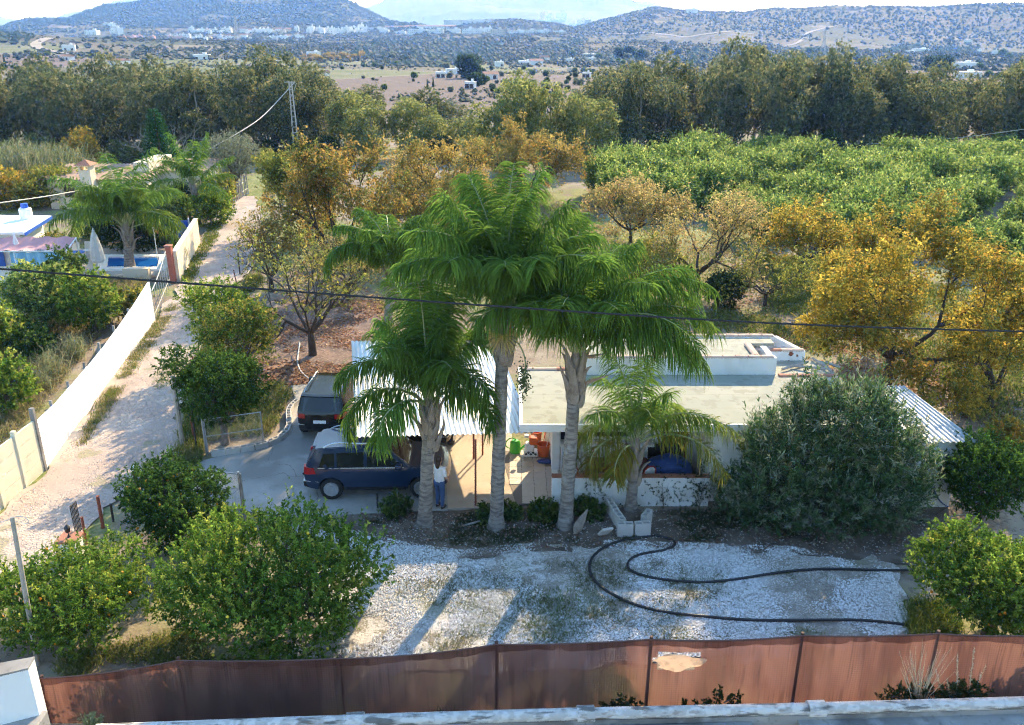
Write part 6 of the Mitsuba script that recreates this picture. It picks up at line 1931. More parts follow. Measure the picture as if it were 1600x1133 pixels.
# ---------------------------------------------------------------- things on the porch and in the yard
def rotm(m, loc, rz=0.0, **k):
    return xf(m, rz, loc, **k)


FLZ = 0.10
q = pz(965, 745, 0.75)
tbk = thing('dining_table', 'dark red wooden table on the porch behind the low white wall', 'table')
tx, ty = 3.35, 24.25
for k in range(5):
    part(tbk, 'plank', cbox(tx - 0.95, tx + 0.95, ty - 0.42 + 0.168 * k, ty - 0.42 + 0.168 * k + 0.162, 0.80, 0.84, 0.006), 'red_wood')
for sx in (-0.85, 0.85):
    for sy_ in (-0.34, 0.34):
        part(tbk, 'leg', cbox(tx + sx - 0.04, tx + sx + 0.04, ty + sy_ - 0.04, ty + sy_ + 0.04, FLZ, 0.798, 0.006), 'red_wood')
part(tbk, 'rail', box(tx - 0.8, tx + 0.8, ty - 0.33, ty - 0.30, 0.68, 0.79), 'red_wood')


def round_chair(x, y, rz, label):
    k = thing('porch_chair', label, 'chair')
    p = [x, y, FLZ]
    part(k, 'seat', rotm(lathe([(0.0, 0.43), (0.2, 0.43), (0.22, 0.455), (0.2, 0.48), (0.0, 0.485)], 18), p, rz), 'paint_red', 40)
    part(k, 'backrest', rotm(xf(lathe([(0.0, -0.015), (0.19, -0.015), (0.2, 0.0), (0.19, 0.015), (0.0, 0.015)], 20), rx=math.pi / 2 - 0.15, loc=[0, 0.2, 0.78]), p, rz), 'cloth_white', 40)
    ring = tube(np.array([[0.22 * math.cos(a), 0.21, 0.78 + 0.22 * math.sin(a)] for a in np.linspace(0, 6.283, 25)]), 0.016, 6)
    part(k, 'back_frame', rotm(ring, p, rz), 'plastic_red', 40)
    for a in range(4):
        g = a * math.pi / 2 + 0.78
        part(k, 'leg', rotm(tube([[0.17 * math.cos(g), 0.17 * math.sin(g), 0.44], [0.22 * math.cos(g), 0.22 * math.sin(g), 0]], 0.014, 6), p, rz), 'plastic_red')


round_chair(1.95, 23.95, 2.6, 'red and white round backed chair at the left end of the porch table')
round_chair(4.15, 23.75, -2.7, 'red and white round backed chair beside the young palm')
round_chair(2.9, 24.95, 0.2, 'red and white round backed chair on the far side of the porch table')
rt = np.random.default_rng(61)
hm = trimesh.creation.icosphere(3, 1.0)
hv = np.array(hm.vertices) * [0.75, 0.45, 0.52]
hv *= (1 + 0.22 * (meshkit.fbm(np.array(hm.vertices) * 2.2, 3, 4) - 0.5))[:, None]
hv[:, 2] = np.clip(hv[:, 2], -0.42, 9)
hv *= 1 + 0.03 * np.sin(8 * np.arctan2(hv[:, 1], hv[:, 0]))[:, None] * (hv[:, 2] < 0)[:, None]
bt = solo('covered_bundle', 'bulky bundle under a dark blue tarp at the right end of the porch', 'tarp', (hv + [4.95, 24.25, 0.62], np.array(hm.faces)), 'blue_tarp', True)
dk = thing('bench', 'dark wooden bench on the porch behind the young palm', 'bench')
part(dk, 'seat', cbox(4.1, 5.6, 24.9, 25.3, 0.50, 0.55, 0.01), 'dark_bark')
part(dk, 'backrest', cbox(4.1, 5.6, 25.3, 25.34, 0.55, 1.0, 0.01), 'dark_bark')
for x in (4.15, 5.5):
    part(dk, 'leg', cbox(x, x + 0.06, 24.92, 25.3, FLZ, 0.498, 0.01), 'dark_bark')
# tools and pots at the corner of the porch
q = pz(805, 706, 0.1)
wc = thing('watering_can', 'bright green watering can at the left corner of the porch', 'watering can')
part(wc, 'can', xf(lathe([(0.0, 0), (0.17, 0.0), (0.18, 0.05), (0.155, 0.34), (0.10, 0.40), (0.0, 0.41)], 20), 0, q, 1.1), 'plastic_green', 40)
part(wc, 'spout', xf(tube([[0.14, 0, 0.08], [0.34, 0, 0.26], [0.42, 0, 0.40]], [0.04, 0.025, 0.02], 8), 0, q, 1.1), 'plastic_green', 40)
part(wc, 'handle', xf(tube(spline([[-0.14, 0, 0.12], [-0.3, 0, 0.26], [-0.2, 0, 0.44], [0.02, 0, 0.42]], 14), 0.018, 8), 0, q, 1.1), 'plastic_green', 40)
q = pz(829, 712, 0.1)
mc = thing('garden_sprayer', 'white and orange engine driven garden machine next to the green watering can', 'machine')
part(mc, 'base', rotm(cbox(-0.24, 0.24, -0.2, 0.2, 0.04, 0.2, 0.03), q), 'plastic_white', 40)
part(mc, 'tank', rotm(cbox(-0.2, 0.12, -0.16, 0.16, 0.202, 0.5, 0.05), q), 'plastic_white', 40)
part(mc, 'engine', rotm(cbox(-0.05, 0.24, -0.18, 0.17, 0.46, 0.72, 0.05), q), 'plastic_orange', 40)
part(mc, 'cap', rotm(lathe([(0, 0.5), (0.08, 0.5), (0.08, 0.58), (0, 0.59)], 12), q + [-0.14, 0, 0.2]), 'plastic_white', 40)
for k in range(5):
    a = rt.uniform(0, 6.28)
    part(mc, 'vent_hole', rotm(lathe([(0, 0), (0.04, 0), (0.04, 0.01), (0, 0.01)], 10), [q[0] - 0.16 + 0.08 * k, q[1] - 0.212, 0.16 + 0.06 * (k % 2) + 0.1], rx=math.pi / 2), 'trim_black')
q = pz(849, 712, 0.1)
bk = thing('bucket', 'orange red plastic bucket with the garden tools leaning on it', 'bucket')
part(bk, 'tub', rotm(lathe([(0.0, 0.0), (0.17, 0.0), (0.22, 0.42), (0.235, 0.44), (0.21, 0.44), (0.16, 0.03), (0, 0.03)], 20), q), 'plastic_orange', 40)
part(bk, 'handle', rotm(tube(np.array([[0.22 * math.cos(a), 0.05, 0.42 + 0.16 * math.sin(a)] for a in np.linspace(0, 3.1416, 13)]), 0.008, 6), q), 'steel')
q2 = pz(838, 690, 0.1)
b2 = thing('bucket', 'second orange bucket tucked behind the garden machine', 'bucket')
part(b2, 'tub', rotm(lathe([(0.0, 0.0), (0.16, 0.0), (0.2, 0.4), (0.215, 0.42), (0.19, 0.42), (0.15, 0.03), (0, 0.03)], 20), q2), 'plastic_orange', 40)
for k, (dx, lab) in enumerate(((-0.12, 'rake with an orange handle leaning in the porch corner'), (0.02, 'broom with a pale handle leaning in the porch corner'))):
    t = thing('rake' if k == 0 else 'broom', lab, 'garden tool')
    b_ = q + [dx, -0.15, -0.02]
    part(t, 'handle', tube([b_, b_ + [0.32, 0.35, 1.55]], 0.015, 6), 'plastic_orange' if k == 0 else 'cloth_white')
    part(t, 'head', cbox(b_[0] - 0.15, b_[0] + 0.15, b_[1] - 0.03, b_[1] + 0.03, b_[2], b_[2] + 0.05, 0.01), 'wood')
q = pz(853, 722, 0.1)
solo('blue_cloth', 'crumpled blue and white cloth on the floor by the orange bucket', 'cloth', (np.array(hm.vertices) * [0.28, 0.16, 0.05] * (1 + 0.5 * (meshkit.fbm(np.array(hm.vertices) * 4, 3, 7) - 0.5))[:, None] + q + [0, 0, 0.04], np.array(hm.faces)), 'blue_tarp', True)
q = pz(858, 690, 0.1)
bl = thing('water_heater', 'white rounded cylinder standing beside the porch pillar', 'tank')
part(bl, 'tank', rotm(lathe([(0, 0.02), (0.18, 0.02), (0.2, 0.08), (0.2, 1.3), (0.16, 1.42), (0, 1.45)], 20), q + [0.02, 0.1, 0]), 'clean_white', 40)
part(bl, 'foot', rotm(lathe([(0, 0), (0.15, 0), (0.15, 0.018), (0, 0.018)], 16), q + [0.02, 0.1, 0]), 'dark_steel')

# ring of hollow blocks round the young palm
pk = thing('block_planter', 'ring of white hollow concrete blocks round the foot of the young palm', 'planter')
for (x0, y0, x1, y1) in ((950, 796, 972, 830), (962, 836, 990, 836), (990, 836, 1016, 834), (1004, 826, 1015, 812)):
    a, b = pz(x0, y0, 0.05), pz(x1, y1, 0.05)
    L_ = np.linalg.norm((b - a)[:2])
    nb_ = max(1, int(round(L_ / 0.47)))
    for k in range(nb_):
        c = a + (b - a) * (k + 0.5) / nb_
        part(pk, 'block', blk_ply, to_world=T4().translate([c[0], c[1], 0.25]).rotate([0, 0, 1], math.degrees(math.atan2(b[1] - a[1], b[0] - a[0])) + float(rt.normal(0, 2))).scale([0.98, 1.0, 2.0]))
cen = pz(984, 812, 0.05)
part(pk, 'soil', xf(lathe([(0.0, 0.22), (0.42, 0.2), (0.5, 0.0), (0, 0.0)], 18), 0, [cen[0], cen[1] + 0.05, 0.02]), 'bed_mat', True)

# hoses, bark, slab, sticks
h1 = [pz(x, y, 0.085) for x, y in ((1418, 977), (1360, 970), (1260, 969), (1160, 968), (1090, 962), (1010, 950), (960, 930), (932, 910), (921, 885), (930, 866), (955, 850), (985, 842), (1020, 838))]
solo('irrigation_pipe', 'longer black irrigation pipe looping across the gravel toward the net fence', 'pipe', tube(spline(h1, 140), 0.036, 8), 'black_pipe', True)
h2 = [pz(x, y, 0.085) for x, y in ((1440, 889), (1380, 891), (1290, 889), (1200, 897), (1110, 909), (1050, 907), (1005, 899), (982, 888), (985, 874), (1010, 864), (1045, 857), (1055, 848), (1040, 840), (1022, 836))]
solo('irrigation_pipe', 'shorter black irrigation pipe curving across the gravel below the oleander', 'pipe', tube(spline(h2, 140), 0.034, 8), 'black_pipe', True)
h3 = [pz(x, y, 0.06) for x, y in ((468, 535), (465, 560), (470, 580), (485, 593), (500, 600), (530, 606))]
solo('garden_hose', 'pale hose lying on the leaf litter behind the black car', 'hose', tube(spline(h3, 60), 0.035, 8), 'pale_cable', True)
h4 = [py(1457, 730, 22.93), py(1460, 765, 22.93), py(1468, 782, 22.93), py(1482, 792, 22.9)]
solo('drain_hose', 'thin dark blue hose hanging down the white wall of the lean-to', 'hose', tube(spline(h4, 40), 0.02, 8), 'blue_tarp', True)
q = pz(905, 828, 0.1)
solo('palm_sheath', 'curled brown piece of fallen palm sheath leaning by the right front palm', 'palm sheath', xf((spa[0] * [2.0, 2.0, 0.95], spa[1]), 0.2, q - [0.15, 0.15, 0.05], 1.0, ry=0.75, rx=-0.5), 'palm_boot', 40)
q = pz(942, 834, 0.1)
solo('stone_slab', 'small broken concrete slab leaning on the soil left of the block planter', 'slab', xf(cbox(-0.16, 0.16, -0.04, 0.04, -0.05, 0.5, 0.015), 0.3, q, rx=0.75), 'block')
for (x, y, ln, a, lab) in ((752, 815, 1.3, 0.35, 'pale stick lying in front of the middle front palm'), (1395, 775, 1.6, 2.6, 'pale branch lying behind the oleander by the lean-to'), (1500, 806, 1.0, 0.1, 'dry branch on the soil below the lean-to wall')):
    q = pz(x, y, 0.1)
    d = np.array([math.cos(a), math.sin(a), 0.06])
    solo('stick', lab, 'stick', tube([q - d * ln / 2, q + [0, 0, 0.03], q + d * ln / 2], [0.03, 0.028, 0.012], 6), 'grey_wood')
# timber and tank remains on the upper roof
for k, (x0, y0, x1, y1) in enumerate(((1222, 577, 1262, 566), (1270, 560, 1300, 580), (1290, 566, 1312, 574), (1236, 571, 1290, 577))):
    a, b = pz(x0, y0, 2.85), pz(x1, y1, 2.85 + 0.02 * k)
    solo('roof_plank', 'weathered grey timber plank lying on the back corner of the roof', 'plank', tube([a, b], 0.05, 4), 'grey_wood', group='loose planks on the roof corner')
ro_ = pz(1240, 560, 3.3)
for k, (x, y, rx_, rz_) in enumerate(((1236, 553, 0.07, 0.10), (1232, 566, 0.05, 0.09), (1246, 556, 0.035, 0.05))):
    p = py(x, y, 28.28)
    ang = np.linspace(0, 2 * np.pi, 18, endpoint=False)
    rr_ = 1 + 0.35 * rt.normal(size=18) * 0.6
    part(house, 'peeling_patch', prism(sg.Polygon(np.c_[rx_ * rr_ * np.cos(ang), rz_ * rr_ * np.sin(ang)]).buffer(0), 0, 0.006) if False else xf(prism(sg.Polygon(np.c_[rx_ * rr_ * np.cos(ang), rz_ * rr_ * np.sin(ang)]).buffer(0), 0, 0.008), 0, [p[0], 28.296, p[2]], rx=math.pi / 2), 'rust', label='dark peeling patch on the upper white wall')
# ---------------------------------------------------------------- far houses
rf = np.random.default_rng(700)
mat('far_white', speck((0.74, 0.72, 0.69), (0.6, 0.57, 0.53), (0.8, 0.79, 0.77), 0.3), 0.9)
mat('far_cream', speck((0.60, 0.50, 0.38), (0.5, 0.42, 0.32), (0.66, 0.57, 0.46), 0.3), 0.9)
mat('far_pink', speck((0.58, 0.36, 0.30), (0.5, 0.3, 0.25), (0.62, 0.42, 0.36), 0.3), 0.9)
mat('far_tile', speck((0.36, 0.20, 0.14), (0.26, 0.14, 0.1), (0.45, 0.28, 0.2), 0.4), 0.9)


def gable(w, d, h, rise, over=0.4):
    x, y = w / 2 + over, d / 2 + over
    v = np.array([[-x, -y, h], [x, -y, h], [x, y, h], [-x, y, h], [-x, 0, h + rise], [x, 0, h + rise]])
    f = np.array([[0, 1, 5], [0, 5, 4], [2, 3, 4], [2, 4, 5], [0, 4, 3], [1, 2, 5], [0, 3, 2], [0, 2, 1]])
    return v, f


def far_house(x, y, wpx, hpx, label, group_=None, wall='far_white', roof='flat', name='village_house', rz=None, depth=0.7, r0=150.0):
    q = hit(x, y, r0)
    dist = math.hypot(q[0], q[1])
    w, h = max(1.15 * wpx * dist / FOC, 3.0), max(1.3 * hpx * dist / FOC, 2.6)
    d = w * depth if w < 25 else 12.0
    a = rf.uniform(-0.5, 0.5) if rz is None else rz
    k = thing(name, label, 'house', group_)
    at_ = [q[0], q[1] + d / 2, q[2] - 0.8]
    part(k, 'wall', xf(box(-w / 2, w / 2, -d / 2, d / 2, -2.0, h), a, at_), wall)
    if roof == 'flat':
        part(k, 'roof', xf(cat([box(-w / 2 - 0.15, w / 2 + 0.15, -d / 2 - 0.15, d / 2 + 0.15, h, h + 0.35), box(w * 0.1, w * 0.3, -d * 0.1, d * 0.2, h + 0.35, h + 0.35 + h * 0.3)]), a, at_), wall)
    else:
        part(k, 'roof', xf(gable(w, d, h, h * 0.35), a, at_), 'far_tile')
    if wpx >= 5:
        n = max(2, int(w / 3.6))
        for fl_ in range(max(1, int(h / 3.1))):
            for i in range(n):
                xc = -w / 2 + w * (i + 0.5) / n
                if rf.uniform() < 0.25:
                    continue
                part(k, 'window', xf(box(xc - 0.65, xc + 0.65, -d / 2 - 0.06, -d / 2 + 0.1, 0.9 + 3.1 * fl_, 2.2 + 3.1 * fl_), a, at_), 'window_dark')
    return k


G1 = 'white houses of the village below the left hill'
L1 = 'small white house of the village strung along the foot of the left hill'
for zx in (205, 245, 290, 325, 355, 400, 440, 480, 515, 640, 690, 730, 765, 800, 835, 870, 900, 935, 970, 1010):
    far_house(260 + zx * 0.1875, 52 + rf.uniform(-3, 3), rf.uniform(5, 9), rf.uniform(3.0, 5.5), L1, G1, 'far_white' if rf.uniform() < 0.85 else 'far_cream', 'tile' if rf.uniform() < 0.2 else 'flat', r0=1200)
for zx in (20, 80, 130, 175, 230, 270, 320, 350, 395, 440, 490, 520, 545, 570, 600, 640, 680, 850, 880, 905, 940, 985, 1010, 1060, 1090, 1130):
    far_house(260 + zx * 0.1875, 61 + rf.uniform(-2.5, 2.5), rf.uniform(5, 9), rf.uniform(2.6, 4.6), L1, G1, 'far_white' if rf.uniform() < 0.85 else 'far_cream', 'tile' if rf.uniform() < 0.15 else 'flat', r0=1100)
for zx in (1085, 1185, 1205, 1270, 1290, 1315, 1340, 1370, 1395, 1425, 1455, 1490, 1520, 1550, 1590, 1620, 1660):
    far_house(260 + zx * 0.1875, 51 + rf.uniform(-3.5, 2.5), rf.uniform(5, 9), rf.uniform(4, 7), L1, G1, 'far_white', 'flat', r0=1200)
for x, y, w, h, lab in ((142, 55, 14, 5, 'long white villa low on the left hill slope'), (181, 54, 12, 7, 'white villa with a tower, right of the long villa on the left hill'), (170, 41, 13, 3, 'pale villa highest on the left hill slope')):
    far_house(x, y, w, h, lab, r0=1200, name='villa')
for x in (190, 205, 215, 236, 262, 273, 280):
    far_house(x, 61 + rf.uniform(-1, 1), 8, 3.5, 'small pink house in the row along the crest at the left', 'pink houses along the left crest', 'far_pink', 'flat', r0=800)
FARM = [(105, 79, 14, 6, 'white farmhouse with outbuildings on the brown slope at the left', 'flat'), (103, 94, 13, 5, 'white farmhouse just above the left eucalyptus tops', 'tile'), (184, 102, 20, 6, 'broad white farmhouse among dark trees above the left belt', 'tile'),
        (313, 93, 18, 6, 'white farmhouse with an arched wall in the brown field', 'flat'), (489, 89, 16, 6, 'pale farmhouse before the yellow trees right of centre left', 'flat'), (505, 121, 12, 5, 'small white shed beside the dark cypress', 'tile'),
        (780, 104, 11, 6, 'white two storey house with dark windows in the middle valley', 'flat'), (766, 124, 18, 6, 'white house with a terracotta roof below the two storey house', 'tile'), (709, 116, 20, 6, 'pale farm building left of the dark round tree', 'flat'), (688, 122, 12, 4, 'small white house left of the pale farm building', 'flat'),
        (735, 139, 10, 5, 'small white house just above the middle gums', 'flat'), (821, 101, 18, 5, 'long white house in the middle valley', 'flat'), (838, 102, 16, 6, 'house with a dark roof beside the long white house', 'tile'), (851, 97, 11, 6, 'white gabled house right of the dark roof', 'tile'),
        (890, 98, 9, 5, 'white house beside the twin cypresses', 'flat'), (924, 95, 10, 4, 'white house on the rise right of the cypresses', 'flat'), (922, 88, 16, 3, 'long low white building on the rise', 'flat'), (892, 112, 8, 4, 'cream house among the valley trees', 'flat'), (917, 122, 9, 6, 'pale blue white house above the right belt', 'flat'),
        (1442, 82, 17, 4, 'white greenhouse like building below the right hills', 'flat'), (1425, 83, 11, 3, 'low white building left of the greenhouse', 'flat'), (1514, 67, 8, 3, 'lone white house on the right hill slope', 'flat'), (1530, 83, 5, 4, 'small white house at the foot of the right hills', 'flat'), (1555, 86, 6, 5, 'narrow white house at the foot of the right hills', 'flat'),
        (1512, 106, 22, 6, 'long pale warehouse beyond the gap in the right belt', 'flat'), (1517, 122, 26, 7, 'large pale blue white warehouse in the gap of the right belt', 'flat'), (1597, 124, 16, 9, 'large white shed at the right edge', 'flat'), (1458, 110, 12, 6, 'pale house among the dark palms on the right', 'flat')]
for x, y, w, h, lab, r in FARM:
    far_house(x, y, w, h, lab, None, 'far_cream' if lab.startswith('cream') else 'far_white', r, 'farmhouse')
# the town on the rise in the middle
T1 = 'long white terraced blocks of the town in the middle distance'
for x, y, w, h in ((544, 51, 16, 4), (562, 50, 10, 3), (587, 48, 22, 4), (600, 51, 12, 4), (625, 52, 14, 3), (652, 53, 24, 6), (680, 52, 20, 5), (708, 51, 18, 5), (731, 52, 14, 6), (748, 52, 14, 6), (763, 52, 10, 7), (806, 52, 20, 4), (826, 51, 22, 4), (848, 51, 20, 4), (874, 51, 16, 3)):
    far_house(x, y + 1, w, h, 'long white terraced block of the town in the middle distance', T1, 'far_white', 'flat', 'town_block', 0.0, r0=1200)
for x, y, w in ((620, 46, 30), (650, 45, 28), (676, 45, 24), (700, 45, 20)):
    far_house(x, y, w, 3, 'row of red roofed houses above the white town blocks', 'red roofed rows above the white town blocks', 'far_white', 'tile', 'town_block', 0.0, r0=1300)
far_house(777, 57, 18, 8, 'plain beige warehouse block at the right end of the town', None, 'far_cream', 'flat', 'town_block', 0.0, r0=1200)
far_house(732, 37, 62, 4, 'very long white hall along the skyline above the town', None, 'far_white', 'flat', 'town_hall', 0.0, r0=1500)
for x, y, w, h, m, lab in ((848, 31, 7, 8, 'far_pink', 'tall pink block on the wooded rise'), (858, 32, 8, 6, 'far_white', 'white block beside the pink one on the wooded rise'), (877, 32, 14, 8, 'far_white', 'wide white apartment block on the wooded rise'), (909, 38, 12, 5, 'far_pink', 'pink house at the right end of the wooded rise'), (919, 37, 8, 4, 'far_white', 'white house at the right end of the wooded rise'), (893, 41, 8, 3, 'far_cream', 'small orange house below the wooded rise')):
    far_house(x, y, w, h, lab, None, m, 'flat', 'town_block', 0.0, r0=1500)
for x, y, w, h in ((1082, 21, 12, 5), (1197, 13, 20, 3), (1286, 9, 9, 6), (1320, 9, 9, 3), (1300, 9, 6, 4), (1145, 20, 5, 3), (1425, 6, 6, 3), (1360, 7, 8, 3)):
    far_house(x, y, w, h, 'tiny pale house on the skyline ridge at the right', 'houses on the right skyline ridge', 'far_white', 'flat', r0=1500)


def lattice(x, yb, yt, lab, r0):
    q = hit(x, yb, r0)
    h = above(q, x, yt) - q[2]
    w = h * 0.11
    k = thing('power_pylon', lab, 'pylon')
    for sx in (-1, 1):
        for sy_ in (-1, 1):
            part(k, 'leg', tube([[q[0] + sx * w, q[1] + sy_ * w, q[2] - 1], [q[0] + sx * w * 0.25, q[1] + sy_ * w * 0.25, q[2] + h * 0.65], [q[0] + sx * 0.15, q[1] + sy_ * 0.15, q[2] + h]], h * 0.010, 4), 'pale_pole')
    br = []
    for i in range(7):
        t0, t1 = i / 7 * 0.65, (i + 1) / 7 * 0.65
        w0, w1 = w * (1 - 0.75 * t0 / 0.65), w * (1 - 0.75 * t1 / 0.65)
        for s in (-1, 1):
            br.append(tube([[q[0] - s * w0, q[1] - w0, q[2] + h * t0], [q[0] + s * w1, q[1] - w1, q[2] + h * t1]], h * 0.006, 3))
    part(k, 'bracing', cat(br), 'pale_pole')
    for t in (0.72, 0.82, 0.92):
        part(k, 'cross_arm', tube([[q[0] - w * 1.1, q[1], q[2] + h * t], [q[0] + w * 1.1, q[1], q[2] + h * t]], h * 0.008, 4), 'pale_pole')


lattice(371, 68, 24, 'pale lattice power pylon standing over the village on the left', 1000)
lattice(1285, 86, 44, 'pale lattice power pylon before the right hills', 900)
lattice(33, 56, 38, 'small lattice power pylon on the left skyline', 800)

# ---------------------------------------------------------------- trees of the valley
for v, (cols, w, h) in enumerate((('dark', 6, 5), ('olive', 5, 4), ('hedge', 6, 4.5), ('gum', 7, 8), ('amber', 6, 4.5))):
    group(f'valley_{v}', **bush(seed=710 + v, lobes=lobed(710 + v, w, h, 9, 0.4), n_shoots=330, per=6, L=0.75, W=0.4, colors=C[cols], shoot=0.7, r0=0.2))
VL = [('dark round tree among the fields and houses of the valley', 'dark round trees of the valley'), ('grey green olive tree among the fields and houses of the valley', 'olive trees of the valley'), ('mid green tree among the fields and houses of the valley', 'mid green trees of the valley'),
      ('tall brownish green tree among the fields and houses of the valley', 'tall trees of the valley'), ('orange tinted tree in the rows by the brown field', 'orange tinted trees by the brown field')]


def valley(x, y, v, hpx, r0=130.0):
    q = hit(x, y, r0)
    h = hpx * math.hypot(q[0], q[1]) / FOC
    s = h / (5, 4, 4.5, 8, 4.5)[v]
    put('valley_tree', f'valley_{v}', VL[v][0], 'tree', q - [0, 0, 0.3 * s], rf.uniform(0, 6.28), s, None, VL[v][1])


for _ in range(105):
    x, y = rf.uniform(560, 1010), rf.uniform(88, 150)
    if x < 690 and 98 < y < 140 and rf.uniform() < 0.8:
        continue
    valley(x, y, rf.choice([0, 1, 2, 3], p=[0.3, 0.35, 0.25, 0.1]), rf.uniform(4, 9))
for _ in range(75):
    x, y = rf.uniform(0, 640), rf.uniform(74, 112)
    if 240 < x < 460 and rf.uniform() < 0.7:
        continue
    valley(x, y, rf.choice([0, 1, 2], p=[0.4, 0.4, 0.2]), rf.uniform(3, 6))
for _ in range(34):
    valley(rf.uniform(470, 575), rf.uniform(88, 97), 4, rf.uniform(5, 8))
for _ in range(80):
    valley(rf.uniform(1020, 1620), rf.uniform(80, 125), rf.choice([0, 1, 2, 3], p=[0.35, 0.35, 0.2, 0.1]), rf.uniform(4, 9))
for x, y, v, h, in ((736, 122, 0, 34), (742, 135, 0, 20), (752, 132, 0, 16), (1455, 112, 0, 20), (1468, 113, 0, 22), (1475, 112, 0, 20), (1310, 120, 0, 18), (985, 92, 0, 18), (970, 92, 0, 16), (1000, 93, 0, 14), (1010, 92, 3, 14)):
    valley(x, y, v, h)
group('cypress', **bush(seed=730, lobes=[[0, 0, 1.2 + 1.15 * k, 0.9 - 0.12 * k * (k > 2), 0.9 - 0.12 * k * (k > 2), 1.1] for k in range(6)] + [[0, 0, 8.0, 0.3, 0.3, 0.8]], n_shoots=420, per=7, L=0.4, W=0.14, colors=C['dark'], shoot=0.35, upw=1.5, r0=0.1))
for x, yb, yt, lab in ((9, 108, 84, 'dark cypress at the left edge above the eucalyptus tops'), (143, 92, 78, 'dark cypress right of the white farmhouse on the brown slope'), (229, 88, 72, 'lone dark tree on the brown slope at the left'), (494, 122, 99, 'dark cypress beside the small white shed'), (560, 96, 79, 'dark conical tree at the end of the orange rows'),
                       (599, 95, 80, 'thin cypress in the middle of the fields'), (677, 136, 118, 'thin dark cypress left of the middle valley'), (668, 140, 122, 'second thin dark cypress left of the middle valley'), (894, 95, 78, 'dark cypress on the rise in the middle'), (880, 95, 82, 'slim cypress on the rise in the middle'), (343, 125, 112, 'small dark cypress behind the left belt'), (348, 126, 112, 'small second cypress behind the left belt')):
    q = hit(x, yb, 130)
    s = (above(q, x, yt) - q[2]) / 8.6
    put('cypress_tree', 'cypress', lab, 'tree', q - [0, 0, 0.3], 0, s, s)

# ---------------------------------------------------------------- scrub and groves on the hills
iv = np.array([[1, 0, 0], [0, 1, 0], [-1, 0, 0], [0, -1, 0], [0.3, 0.2, 1.0], [-0.3, -0.2, 0.9], [0, 0, -0.6]])
iv[:4] = iv[:4] + [0.2, -0.1, 0.1]
if_ = np.array([[0, 1, 4], [1, 2, 4], [2, 5, 4], [2, 3, 5], [3, 0, 5], [0, 4, 5], [1, 0, 6], [2, 1, 6], [3, 2, 6], [0, 3, 6]])


def scrub(name, label, cat_, pts, size, colors, flat=0.75, seed=0):
    rng = np.random.default_rng(seed)
    n = len(pts)
    s = size * np.clip(np.exp(rng.normal(-0.25, 0.42, n)), 0.3, 1.6)
    jit = 1 + 0.16 * rng.normal(size=(n, 7))
    v = iv[None] * np.clip(jit, 0.4, 1.8)[..., None] * s[:, None, None] * [1, 1, flat] + pts[:, None] + np.array([0, 0, 0.25]) * s[:, None, None]
    c = np.asarray(colors)[rng.integers(len(colors), size=n)] * rng.uniform(0.7, 1.3, (n, 1))
    c = c[:, None] * (1 + 0.2 * rng.normal(size=(n, 7, 1)))
    f = if_[None] + (np.arange(n) * 7)[:, None, None]
    return solo(name, label, cat_, (v.reshape(-1, 3), f.reshape(-1, 3)), 'vc', False, np.clip(c.reshape(-1, 3), 0.005, 0.9), kind='stuff')


def scatter(n, r0, r1, a0, a1, seed, thr=0.5, sc=90.0, power=1.0):
    rng = np.random.default_rng(seed)
    r = np.sqrt(rng.uniform(r0 ** 2, r1 ** 2, n * 3))
    a = np.radians(rng.uniform(a0, a1, n * 3))
    x, y = r * np.sin(a), r * np.cos(a)
    m = 0.55 * meshkit.fbm(np.c_[x / (3 * sc), y / (4 * sc), 0 * x], 3, seed + 7) + 0.45 * meshkit.fbm(np.c_[x / (0.5 * sc), y / (0.7 * sc), 0 * x], 4, seed)
    k = rng.uniform(size=n * 3) < np.clip((m - thr) * 11 + 0.4, 0.03, 1)
    x, y = x[k][:n], y[k][:n]
    return np.c_[x, y, land(x, y)]


SC = [(0.045, 0.055, 0.028), (0.06, 0.07, 0.035), (0.08, 0.085, 0.05), (0.035, 0.048, 0.026)]
scrub('hill_scrub', 'dark scrub bushes dotted over the dry hills', 'scrub', scatter(32000, 1250, 2900, -33, 33, 1, 0.47, 170), 2.7, SC, seed=1)
scrub('hill_scrub', 'small scrub bushes on the lower slopes', 'scrub', scatter(14000, 600, 1300, -33, 33, 2, 0.47, 110), 1.7, SC, seed=2)
scrub('hill_forest', 'dense dark woodland covering the big hill at the left', 'woodland', scatter(22000, 2150, 3050, -32, -6, 3, 0.38, 120), 4.6, [(0.035, 0.05, 0.03), (0.045, 0.06, 0.034), (0.06, 0.07, 0.042)], seed=3)
scrub('valley_scrub', 'bushes and weeds scattered over the valley fields', 'scrub', scatter(5000, 170, 620, -33, 33, 4, 0.54, 40), 0.7, SC + [(0.12, 0.12, 0.05)], seed=4)


def grove(corners, dx, dy, seed, size, colors, name, label):
    """trees in rows over a patch of land whose corners stand at the given places of the photograph"""
    rng = np.random.default_rng(seed)
    q = np.array([hit(x, y, 300)[:2] for x, y in corners])
    pg = sg.Polygon(q).buffer(0)
    x0, y0, x1, y1 = pg.bounds
    a = rng.uniform(0.1, 0.5)
    pts = []
    cx, cy_ = (x0 + x1) / 2, (y0 + y1) / 2
    R = math.hypot(x1 - x0, y1 - y0) / 2
    for i in np.arange(-R, R, dx):
        for j in np.arange(-R, R, dy):
            p = (cx + i * math.cos(a) - j * math.sin(a) + rng.normal(0, dx * 0.1), cy_ + i * math.sin(a) + j * math.cos(a) + rng.normal(0, dy * 0.1))
            if pg.contains(sg.Point(*p)):
                pts.append(p)
    pts = np.array(pts[:4000])
    if len(pts) < 3:
        return
    scrub(name, label, 'olive grove', np.c_[pts, land(pts[:, 0], pts[:, 1])], size, colors, 0.85, seed)


